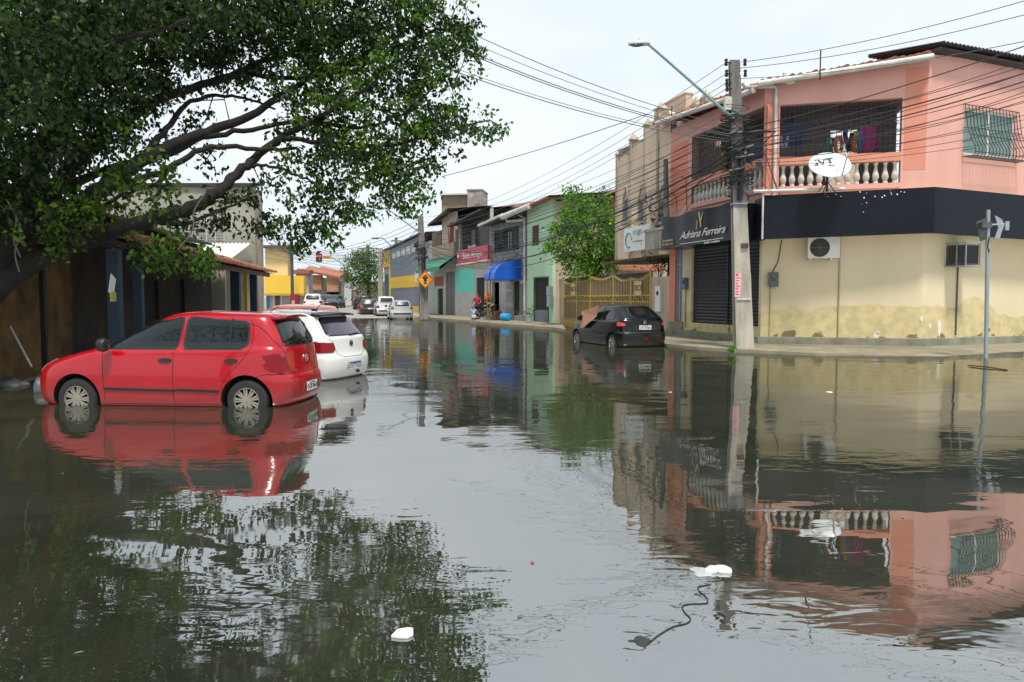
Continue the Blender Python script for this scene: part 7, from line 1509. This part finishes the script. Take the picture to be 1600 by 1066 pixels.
a, b_ = W(504,404.5,73.9), W(518,399.5,73.9); mb = MB(); mb.box(a.x,b_.x,73.85,73.9,a.z,b_.z); mb.build('name_board', mat('amber board', (.85,.42,.05), .5), t); mb = MB(); mb.box(a.x+.1,b_.x-.2,73.83,73.86,(a.z+b_.z)/2-.03,(a.z+b_.z)/2+.05); mb.build('name_strip', flat('dark amber strip', (.4,.12,.01), .5), t)
# ================================================================ overhead cables
NC = [0]
def cable(a, b, sag=.3, r=.011, lab='thin black overhead cable running to the wrapped concrete pole', grp='cables at the concrete pole', m=None, n=16):
    a, b = Vector(a), Vector(b); pts = [a.lerp(b, i/n)-Vector((0,0,4*sag*(i/n)*(1-i/n))) for i in range(n+1)]
    mb = MB(); mb.tube(pts, r, 4, None, False); o = mb.build('overhead_cable', m or M_['cable'], None, origin=tuple(a)); tag(o, lab, 'cable', grp); NC[0] += 1; return o
# right-hand side: from the pole out of the frame to the right
L1 = 'black overhead cable from the wrapped concrete pole rightward across the pink wall'
for y0, y1, Y1, r in ((118,-8,15,.009),(127,16,15,.009),(142,62,15,.009)):
    cable(W(1152,y0-20 if y0 < 140 else y0-19,20.6), W(1680,y1-14,Y1), .18, r, {118:'topmost',127:'middle',142:'lowest'}[y0]+' of three bare wires from the concrete pole top rightward across the sky', 'bare wires at the top of the pole', M_['cable_grey'])
for y0, y1, Y1, r, sg in ((205,62,17.5,.016,.15),(212,96,17.5,.010,.2),(218,84,17.6,.010,.22),(224,108,17.6,.020,.18),(230,104,17.4,.010,.25),(232,128,17.5,.010,.25),(236,120,17.7,.018,.2),(240,142,17.5,.010,.3),(244,158,17.4,.009,.2),(248,150,17.6,.010,.3),(252,176,17.6,.009,.3),(255,188,17.6,.008,.2),(246,132,17.3,.010,.35),(258,200,17.4,.008,.25),(262,220,17.5,.007,.2)):
    cable(AX(W(1150,y0,YB).z)+Vector((.1,-.25,0)), W(1690,y1-22,Y1), sg, r, L1)
# left-hand side: bundle going down the street towards the second pole
L2 = 'thin black cable from the wrapped concrete pole down the street past the bright tree'
rr = random.Random(77)
for i in range(14):
    y0 = 190+i*6.5; z1 = 5.9-i*.17; e = Vector((b2.x+.1, b2.y, z1)); cable(AX(W(1150,y0,YB).z)+Vector((-.1,-.2,0)), e, rr.uniform(.5,1.1), rr.choice([.009,.010,.012]), L2)
for i, (y0, z1, sg, r) in enumerate(((236,5.2,1.5,.028),(242,5.0,1.9,.024),(250,4.8,2.1,.018))):
    cable(AX(W(1150,y0,YB).z)+Vector((-.1,-.25,0)), (b2.x+.2,b2.y,z1), sg, r, ['uppermost','middle','lowest'][i]+' thick sagging black cable in front of the bright tree', 'thick sagging cables')
for i, y0 in enumerate((100,117,131,140)):
    cable(AX(W(1147,y0,YB).z)+Vector((-.26,-.1,0)), (b2.x-.15,b2.y,6.95-.35*i), .9, .008, ['topmost','second','third','lowest'][i]+' bare wire from the left insulators of the concrete pole', 'bare wires down the street', M_['cable_grey'])
# from the upper left over the tree to the beige tower
for y0, y1, r in ((18,166,.010),(34,172,.008),(52,178,.012),(56,181,.012),(92,186,.008),(97,190,.012)):
    cable(W(640,y0-12,17), W(1140,y1+32,20.6), .25, r, {18:'topmost',34:'second',52:'third',56:'fourth',92:'fifth',97:'lowest'}[y0]+' cable from the big tree top down to the concrete pole', 'cables from the tree to the pole', M_['cable_grey'])
cable(W(690,276,36), W(1012,178,31), .12, .018, 'single grey cable rising from above the street houses to the beige tower', None, M_['cable_grey'])
for i, (y0, y1) in enumerate(((300,236),(318,262),(330,300))):
    cable(W(800,y0+22,38), W(1138,y1-60,20.9), .3, .007, ['uppermost','middle','lowest'][i]+' fine drop wire from the concrete pole over the bright tree', 'fine drop wires')
# drop wires in front of the pink wall
for i, (a, c_) in enumerate((((1140,190),(1062,330)),((1138,205),(1068,334)),((1132,214),(1080,300)),((1142,160),(1085,262)),((1144,150),(1112,196)),((1150,215),(1210,262)),((1155,240),(1222,310)),((1140,230),(1048,268)),((1140,240),(1046,292)))):
    cable(W(a[0],a[1],20.6), W(c_[0],c_[1],24.5 if c_[0] < 1150 else 21.6), .15, .007, 'fine slack drop wire fanning from the pole against the pink wall', 'slack drop wires on the pink wall')
# distant street wires
for i in range(9):
    cable(Vector((b2.x-.15,b2.y,6.9-.32*i)), W(420,392-4*i+i*i*.3,58), .9+.1*i, .016, ['topmost','second','third','fourth','fifth','sixth','seventh','eighth','lowest'][i]+' distant wire leaving the dark street pole to the left', 'distant street wires', M_['cable_grey'])
for i in range(7):
    cable(W(594,392+2*i,74), W(410,402-9*i,60), .8, .014, ['topmost','second','third','fourth','fifth','sixth','lowest'][i]+' of the far thin wires behind the traffic light', 'far wires behind the traffic light', M_['cable_grey'])
for i in range(5):
    cable(Vector((b2.x,b2.y,6.6-.4*i)), W(594,393+3*i,74), .5+.2*i, .018, ['topmost','second','third','fourth','lowest'][i]+' wire crossing the warehouse front from the dark pole', 'wires in front of the warehouse', M_['cable'])
cable(W(404,330,28.9), W(460,388,68), .2, .02, 'dark wire from the timber pole to the traffic signal post', None); cable(W(404,345,28.9), W(460,396,68), .4, .02, 'lower dark wire from the timber pole to the traffic signal post', None)
# roof rods on the pink building
for px, py0, py1, lb in ((1281,78,125,'thin iron rod standing in the gutter over the wide terrace opening'),(1050,166,207,'thin iron rod standing at the left end of the gutter')):
    F = FB if px > 1200 else FA; x, z = F.on(px, py1, .5); _, z1 = F.on(px, py0, .5); mb = MB(); mb.tube([F.p(x,.52,z),F.p(x,.52,z1)], .02, 5); o = single(mb, 'iron_rod', M_['black_metal'], lb, 'rod')
# ================================================================ people
M_['skin'] = mat('brown skin', (.26,.13,.08), .6, .05, 8); M_['hair'] = flat('dark hair', (.012,.010,.009), .6)
def skin_mesh(name, verts, edges, radii, m, parent, sub=2, root=0):
    me = bpy.data.meshes.new('s'); me.from_pydata(verts, edges, []); o = bpy.data.objects.new('s', me); C.objects.link(o)
    o.modifiers.new('sk', 'SKIN'); md = o.modifiers.new('ss', 'SUBSURF'); md.levels = sub
    for i, v in enumerate(me.skin_vertices[0].data):
        r = radii[i]; v.radius = r if isinstance(r, tuple) else (r, r); v.use_root = (i == root)
    nm = evaluated(o); bpy.data.objects.remove(o); nm.materials.clear(); nm.materials.append(m)
    for p in nm.polygons: p.use_smooth = True
    b = bpy.data.objects.new(name, nm); C.objects.link(b); b.parent = parent; return b
def person(label, loc, ang, H, J, shirt, bottom, hair_long=True, garment='shirt', sleeve=True, shorts_len=.55, hat=None):
    """J: joints in body units (height 1): x right, y forward"""
    t = thing('person', label, 'person', loc); t.rotation_euler = (0,0,ang)
    n = ['pelvis','waist','chest','neck','head','headtop','shL','elL','wrL','shR','elR','wrR','hipL','knL','anL','toL','hipR','knR','anR','toR']
    D = dict(pelvis=(0,0,.52),waist=(0,0,.60),chest=(0,0,.74),neck=(0,0,.835),head=(0,.005,.90),headtop=(0,0,.965),shL=(-.105,0,.80),elL=(-.14,0,.62),wrL=(-.15,.03,.48),shR=(.105,0,.80),elR=(.14,0,.62),wrR=(.15,.03,.48),
             hipL=(-.055,0,.50),knL=(-.06,.01,.28),anL=(-.06,0,.045),toL=(-.06,.075,.018),hipR=(.055,0,.50),knR=(.06,.01,.28),anR=(.06,0,.045),toR=(.06,.075,.018))
    D.update(J); V = [tuple(c*H for c in D[k]) for k in n]; ix = {k: i for i, k in enumerate(n)}
    E = [('pelvis','waist'),('waist','chest'),('chest','neck'),('neck','head'),('head','headtop'),('chest','shL'),('shL','elL'),('elL','wrL'),('chest','shR'),('shR','elR'),('elR','wrR'),('pelvis','hipL'),('hipL','knL'),('knL','anL'),('anL','toL'),('pelvis','hipR'),('hipR','knR'),('knR','anR'),('anR','toR')]
    Rr = dict(pelvis=.075,waist=.068,chest=.078,neck=.030,head=.052,headtop=.040,shL=.036,elL=.025,wrL=.017,shR=.036,elR=.025,wrR=.017,hipL=.056,knL=.036,anL=.022,toL=.020,hipR=.056,knR=.036,anR=.022,toR=.020)
    vs = list(V); es = [(ix[a], ix[b]) for a, b in E]; rs = [Rr[k]*H for k in n]
    for sd in 'LR':   # palm, fingers, thumb
        w_, e = Vector(V[ix['wr'+sd]]), Vector(V[ix['el'+sd]]); d = (w_-e).normalized(); s_ = d.orthogonal().normalized(); k0 = len(vs); vs.append(tuple(w_+d*.045*H)); rs.append(.020*H); es.append((ix['wr'+sd], k0))
        for q in range(4):
            k = len(vs); f1 = w_+d*.065*H+s_*(q-1.5)*.011*H; vs.append(tuple(f1)); rs.append(.0055*H); es.append((k0, k)); vs.append(tuple(f1+d*(.026-.004*abs(q-1.3))*H+d.cross(s_)*.008*H)); rs.append(.004*H); es.append((k, k+1))
        k = len(vs); vs.append(tuple(w_+d*.040*H+s_*.026*H)); rs.append(.006*H); es.append((k0, k)); 
    skin_mesh('body', vs, es, rs, M_['skin'], t)
    g = lambda ks: [V[ix[k]] for k in ks]
    def lerp(a, b, q): return tuple(Vector(V[ix[a]]).lerp(Vector(V[ix[b]]), q))
    # shirt
    P = [V[ix['pelvis']], V[ix['waist']], V[ix['chest']], lerp('chest','neck',.55)]; Ed = [(0,1),(1,2),(2,3)]; Ra = [.088*H,.080*H,.088*H,.050*H]
    if sleeve:
        for sd in 'LR': k = len(P); P += [V[ix['sh'+sd]], lerp('sh'+sd,'el'+sd,.55)]; Ed += [(2,k),(k,k+1)]; Ra += [.046*H,.038*H]
    skin_mesh(garment, P, Ed, Ra, mat('cloth '+label[:18], shirt, .9, .12, 6), t)
    P = [V[ix['pelvis']]]; Ed = []; Ra = [.086*H]
    for sd in 'LR': k = len(P); P += [V[ix['hip'+sd]], lerp('hip'+sd,'kn'+sd,shorts_len)]; Ed += [(0,k),(k,k+1)]; Ra += [.064*H,.052*H]
    skin_mesh('shorts', P, Ed, Ra, mat('cloth b '+label[:18], bottom, .9, .12, 6), t)
    h = Vector(V[ix['head']]); tpv = Vector(V[ix['headtop']]); bk = Vector((0,-.012*H,0))
    P = [tuple(h+bk), tuple(tpv+bk*.8)]; Ra = [.055*H,.047*H]; Ed = [(0,1)]
    if hair_long: P.append(tuple(h+bk*3-Vector((0,0,.05*H)))); Ra.append(.028*H); Ed.append((0,2))
    skin_mesh('hair', P, Ed, Ra, hat or M_['hair'], t)
    # face: nose, eyes, mouth, ears
    f = h+Vector((0,.052*H,.012*H)); mb = MB()
    mb.lathe([(.002*H,.0),(.007*H,.006*H),(.001*H,.012*H)], tuple(f-Vector((0,.004*H,.014*H))), 6, 'y')
    o = mb.build('nose', M_['skin']); o.parent = t; mb = MB()
    for sx in (-1,1): mb.lathe([(.006*H,0),(.004*H,.003*H)], tuple(f+Vector((sx*.018*H,-.006*H,.004*H))), 6, 'y')
    o = mb.build('eyes', M_['hair']); o.parent = t; mb = MB(); mb.box(-.013*H,.013*H,f.y-.006*H,f.y,f.z-.034*H,f.z-.029*H); o = mb.build('mouth', flat('lips', (.25,.06,.05), .6)); o.parent = t
    return t
pw = W(746,490,48.3)
person('woman in a red shirt and black shorts standing with one hand on her hip', (pw.x,48.3,.14), R(170), 1.68, dict(elR=(.20,-.03,.66),wrR=(.10,.03,.56),elL=(-.15,.06,.64),wrL=(-.12,.15,.62),knL=(-.075,.02,.28),anL=(-.09,0,.045),toL=(-.10,.07,.02),knR=(.07,.01,.28),anR=(.085,0,.045),toR=(.095,.07,.02)), (.34,.01,.03), (.01,.01,.02))
pw = W(739.5,490,45.2)
person('small child in a pink and blue shirt wading beside the kerb below the woman', (pw.x,45.2,-.28), R(200), 1.32, dict(elR=(.21,.02,.74),wrR=(.30,.04,.66),elL=(-.19,.03,.72),wrL=(-.25,.08,.62)), (.28,.42,.70), (.60,.62,.50), True, shorts_len=.5)
pw = W(760,490,49.2)
person('person in a dark top carrying an orange bag behind the woman in red', (pw.x+.1,49.6,.15), R(150), 1.66, dict(elL=(-.16,.06,.66),wrL=(-.05,.12,.64)), (.05,.04,.05), (.03,.03,.04))
mb = MB(); c = W(761.5,463,49.15); mb.lathe([(.03,.32),(.08,.24),(.15,.06),(.17,-.1),(.14,-.22),(.05,-.28)], tuple(c), 12); single(mb, 'bag', mat('orange bag', (.85,.16,.03), .6, .1, 5), 'bright orange bag hanging at the shoulder of the person behind the woman', 'bag', None, True)
pw = W(766,490,48.0)
person('person in a pale green shirt bent forward over a dark motorcycle', (pw.x+.25,48.1,.14), R(80), 1.6, dict(waist=(0,.05,.57),chest=(0,.20,.62),neck=(0,.29,.66),head=(0,.35,.67),headtop=(0,.41,.70),shL=(-.10,.22,.64),shR=(.10,.22,.64),elL=(-.13,.32,.52),wrL=(-.10,.42,.48),elR=(.13,.32,.52),wrR=(.10,.42,.48),pelvis=(0,-.02,.50)), (.34,.42,.22), (.04,.05,.03))
def motorcycle():
    c = W(758,496,47.6); t = thing('motorcycle', 'dark motorcycle parked on the kerb beside the woman in red', 'motorcycle', (c.x,47.6,.14)); t.rotation_euler = (0,0,R(35))
    def add(nm, f, m, sm_=True):
        mb = MB(); f(mb); o = mb.build(nm, m, None, smooth=sm_); o.parent = t
    for x in (-.62,.62):
        add('wheel', lambda mb: (mb.lathe([(.24,-.045),(.30,-.03),(.31,0),(.30,.03),(.24,.045)], (x,0,.31), 20, 'y', close=True), mb.lathe([(.05,-.06),(.05,.06)], (x,0,.31), 8, 'y'), [mb.tube([(x,0,.31),(x+.25*math.cos(a),0,.31+.25*math.sin(a))], .012, 4) for a in [k*math.pi/4 for k in range(8)]]), M_['tyre'])
    add('engine', lambda mb: (mb.box(-.18,.16,-.13,.13,.24,.50), mb.tube([(0,.16,.28),(-.4,.2,.25),(-.75,.2,.34)], [.03,.04,.05], 8)), mat('engine alloy', (.12,.12,.12), .5, .2, 8, metal=.5), False)
    add('fuel_tank', lambda mb: mb.tube([(.28,0,.78),(.15,0,.84),(-.05,0,.80),(-.15,0,.74)], [.06,.13,.12,.06], 10), paint('dark maroon tank', (.05,.01,.012)))
    add('seat', lambda mb: mb.tube([(-.12,0,.76),(-.35,0,.76),(-.65,0,.82),(-.78,0,.84)], [.08,.11,.10,.04], 8), M_['trim'])
    add('frame', lambda mb: (mb.tube([(.62,0,.31),(.42,0,.95)], .03, 6), mb.tube([(.40,-.34,1.02),(.42,0,.98),(.40,.34,1.02)], .018, 6), mb.tube([(-.62,0,.31),(-.15,0,.45),(.3,0,.72)], .03, 6), mb.tube([(-.62,0,.31),(-.6,0,.75)], .025, 6)), M_['trim'])
    add('headlight', lambda mb: mb.lathe([(.05,-.06),(.09,0),(.085,.05)], (.52,0,.88), 12, 'x'), M_['lamp_clear']); add('mudguard', lambda mb: mb.tube([(.62+.36*math.cos(a),0,.31+.36*math.sin(a)) for a in [math.pi*(.2+.6*k/8) for k in range(9)]], .05, 6), M_['trim'])
motorcycle()
# ================================================================ small things by the stone house
c0 = FD.on(771,466,1.0)[0]; t = thing('scaffold_ladder', 'yellow tubular ladder frame standing under the blue awning', 'ladder', FD.p(c0+.3,1.4,.15)); zt_ = 3.3; mb = MB()
for dx in (0,.55): mb.tube([FD.p(c0+dx,1.4,.15),FD.p(c0+dx,1.4,zt_)], .035, 6)
mb.build('upright', M_['goldgate'], t)
for k in range(8): mb = MB(); mb.tube([FD.p(c0,1.4,.5+k*.36),FD.p(c0+.55,1.4,.5+k*.36)], .028, 6); mb.build('rung', M_['goldgate'], t)
for i, (px, w_, h, m_, nm, lb, cat) in enumerate(((790,.42,.5,mat('sky blue plastic', (.02,.36,.68), .4),'plastic_drum','bright blue plastic drum lying on the kerb in front of the stone house','drum'),(777,.34,.62,mat('brown carton', (.25,.11,.07), .85),'carton','brown carton box beside the yellow ladder','box'),(826,.2,.36,mat('pale bucket', (.35,.40,.45), .5),'bucket','pale grey bucket at the foot of the mint house downpipe','bucket'))):
    P = FD.p(FD.x(px,1.0),1.0,.16); mb = MB()
    if nm == 'carton': mb.box(-w_*.7,w_*.7,-.2,.2,0,h*.9,Matrix.Translation(P) @ Matrix.Rotation(FD.ang,4,'Z')); mb.box(-w_*.68,w_*.68,-.02,.02,h*.9,h*.9+.004,Matrix.Translation(P) @ Matrix.Rotation(FD.ang,4,'Z'))
    elif nm == 'plastic_drum': mb.lathe([(.19,-.29),(.22,-.27),(.22,-.12),(.205,-.11),(.22,-.10),(.22,.10),(.205,.11),(.22,.12),(.22,.27),(.19,.29)], (0,0,.22), 16, 'x', Matrix.Translation(P) @ Matrix.Rotation(FD.ang+.4,4,'Z'))
    else: mb.lathe([(w_*.8,0),(w_,h),(w_*1.08,h),(w_*1.08,h+.04),(w_*.95,h+.04),(w_*.78,.05)], tuple(P), 16)
    single(mb, nm, m_, lb, cat, None, 40)
# ================================================================ left edge: drum, pipe, broom handle
p = W(33,590,11.6); t = thing('plastic_bucket', 'white plastic bucket lying on its side half submerged at the nose of the red car', 'bucket', (p.x,p.y,0)); Mx = Matrix.Translation((p.x+.30,p.y+.3,.05)) @ Matrix.Rotation(R(8),4,'Z') @ Matrix.Scale(.68,4); mb = MB()
mb.lathe([(.23,-.30),(.245,-.28),(.24,-.26),(.215,.12),(.20,.14),(.19,.12),(.22,-.28)], (0,0,0), 24, 'x', Mx, close=True); mb.build('bucket', mat('scuffed white plastic', (.13,.14,.14), .5, .15, 5), t, smooth=40); mb = MB(); mb.lathe([(.20,.125),(.001,.13)], (0,0,0), 20, 'x', Mx); mb.build('base', M_['dark'], t); mb = MB(); mb.tube([Mx@Vector((-.29,.24*math.cos(a),.24*math.sin(a))) for a in [k*math.pi/12 for k in range(25)]], .012, 5, None, False); mb.build('rim', mat('blue white rim', (.13,.18,.22), .4), t)
mb = MB(); mb.tube([W(16,510,12.2), W(50,574,11.6)], .017, 8); single(mb, 'broom_handle', mat('pale stick', (.10,.105,.105), .7), 'thin pale stick leaning from the ochre wall down to the white bucket', 'stick', None, True)
def debris(name, px, py, r, label, m, seed, z=.0, flat_=.35, cat='litter'):
    P = G(px, py, 0); rr_ = random.Random(seed); mb = MB(); bm = bmesh.new(); bmesh.ops.create_icosphere(bm, subdivisions=3, radius=r)
    for v in bm.verts: k = 1+.3*math.sin(v.co.x/r*3+seed)+.2*math.sin(v.co.y/r*5+seed*2)+.08*math.sin(v.co.x/r*11); v.co = Vector((v.co.x*k*1.25, v.co.y*k, max(-r*.25, v.co.z*flat_*k)))
    mb.add([v.co+Vector((P.x,P.y,z)) for v in bm.verts], [tuple(v.index for v in f.verts) for f in bm.faces]); bm.free(); single(mb, name, m, label, cat, None, 60)
M_['foam'] = mat('dirty white foam', (.66,.66,.62), .8, .06, 8)
debris('rubbish_bag', 20, 602, .22, 'crumpled grey rubbish bag floating at the left edge beside the bucket', mat('grey rubbish', (.16,.16,.15), .7, .3, 8), 3, flat_=.5)
# floating litter in the foreground
P = G(630,991,0); mb = MB(); k = P.y/FPX; pts = [(-17,-7),(-10,5),(6,8),(14,7),(17,-4),(10,-9),(-4,-9)]
mb.hprism([(P.x+x*k, P.y+y*k*1.9) for x, y in pts], .002, .012); single(mb, 'foam_scrap', M_['foam'], 'white scrap of foam floating alone in the near foreground', 'litter')
debris('plastic_bag', 1121, 892, .045, 'crumpled white plastic bag lump afloat right of the murky translucent one', mat('white plastic film', (.72,.73,.74), .35, .05, 8), 5, .004, .6)
debris('plastic_bag', 1101, 893, .06, 'duller grey-white plastic bag just under the surface beside the brighter lump', mat('murky plastic film', (.36,.38,.35), .5, .08, 6), 9, -.004, .15)
debris('red_scrap', 832, 880, .010, 'tiny red scrap floating in the open water', flat('red plastic', (.5,.02,.04), .5), 2, .003, .5)
debris('dark_leaf', 999, 1002, .040, 'dark soaked leaf at the end of the floating black string', flat('soaked leaf', (.02,.022,.018), .6), 7, .001, .08, 'leaf')
debris('foam_scrap', 1047, 619-6, .018, 'small white speck floating in front of the yellow reflection', M_['foam'], 12, .0, .3); debris('foam_scrap', 1296, 613, .05, 'thin white scrap floating on the reflection of the cream wall', M_['foam'], 14, .0, .15)
pts = [(1012,1007),(1024,997),(1034,990),(1052,980),(1072,975),(1079,968),(1070,958),(1066,949),(1074,945),(1096,944),(1106,942),(1102,932),(1093,925),(1091,918),(1110,914)]
mb = MB(); mb.tube([tuple(G(x,y,0).xy)+(.002,) for x, y in [tuple(v) for v in [p.xy for p in smooth_path([(x,y,0) for x,y in pts], 4)]]], .0035, 5); single(mb, 'floating_string', M_['cable'], 'black string curling on the water from the dark leaf to the white plastic bag', 'string')
a, c = G(1512,572,0), G(1574,579,0); mb = MB(); mb.tube([(a.x,a.y,.02),((a.x+c.x)/2,(a.y+c.y)/2,.025),(c.x,c.y,.01)], [.012,.016,.012], 6); single(mb, 'floating_stick', mat('dark red stick', (.08,.02,.02), .6), 'thin dark red stick floating beside the foot of the sign post', 'stick')
mb = MB(); P = G(1463,536,.1); mb.add([(P.x-.15,P.y,.125),(P.x+.18,P.y-.03,.13),(P.x+.16,P.y+.12,.16),(P.x-.1,P.y+.1,.18)], [(0,1,2,3)]); mb.add([(P.x-.15,P.y,.12),(P.x+.18,P.y-.03,.125),(P.x+.16,P.y+.12,.155),(P.x-.1,P.y+.1,.175)], [(3,2,1,0)]); single(mb, 'litter', mat('pale blue wrapper', (.45,.55,.55), .5, .2, 12), 'pale blue wrapper lying on the pavement by the plinth', 'litter')
# dead leaves drifting on the water
rr = random.Random(55); first = None
for i in range(20):
    px, py = (rr.uniform(60, 760), rr.uniform(650, 1040)) if i < 13 else (rr.uniform(700, 1580), rr.uniform(600, 1040)); P = G(px, py, 0)
    if first is None:
        mb = MB(); mb.add([(0,-.028,.002),(.010,-.01,.006),(.012,.010,.007),(0,.030,.002),(-.011,.010,.006),(-.009,-.010,.005)], [(0,1,2,3),(0,3,4,5)]); first = mb.build('floating_leaf', [mat('dead leaf', (.20,.13,.05), .7, .2, 20, col2=(.08,.06,.03))]); tag(first, 'small dead leaf floating on the flood water', 'leaf', 'dead leaves drifting on the water'); o = first
    else: o = first.copy(); C.objects.link(o)
    o.location = (P.x, P.y, .001); o.rotation_euler = (rr.uniform(-.1,.1), rr.uniform(-.1,.1), rr.uniform(0,6.28)); s_ = rr.uniform(.4,.85); o.scale = (s_, s_, s_)
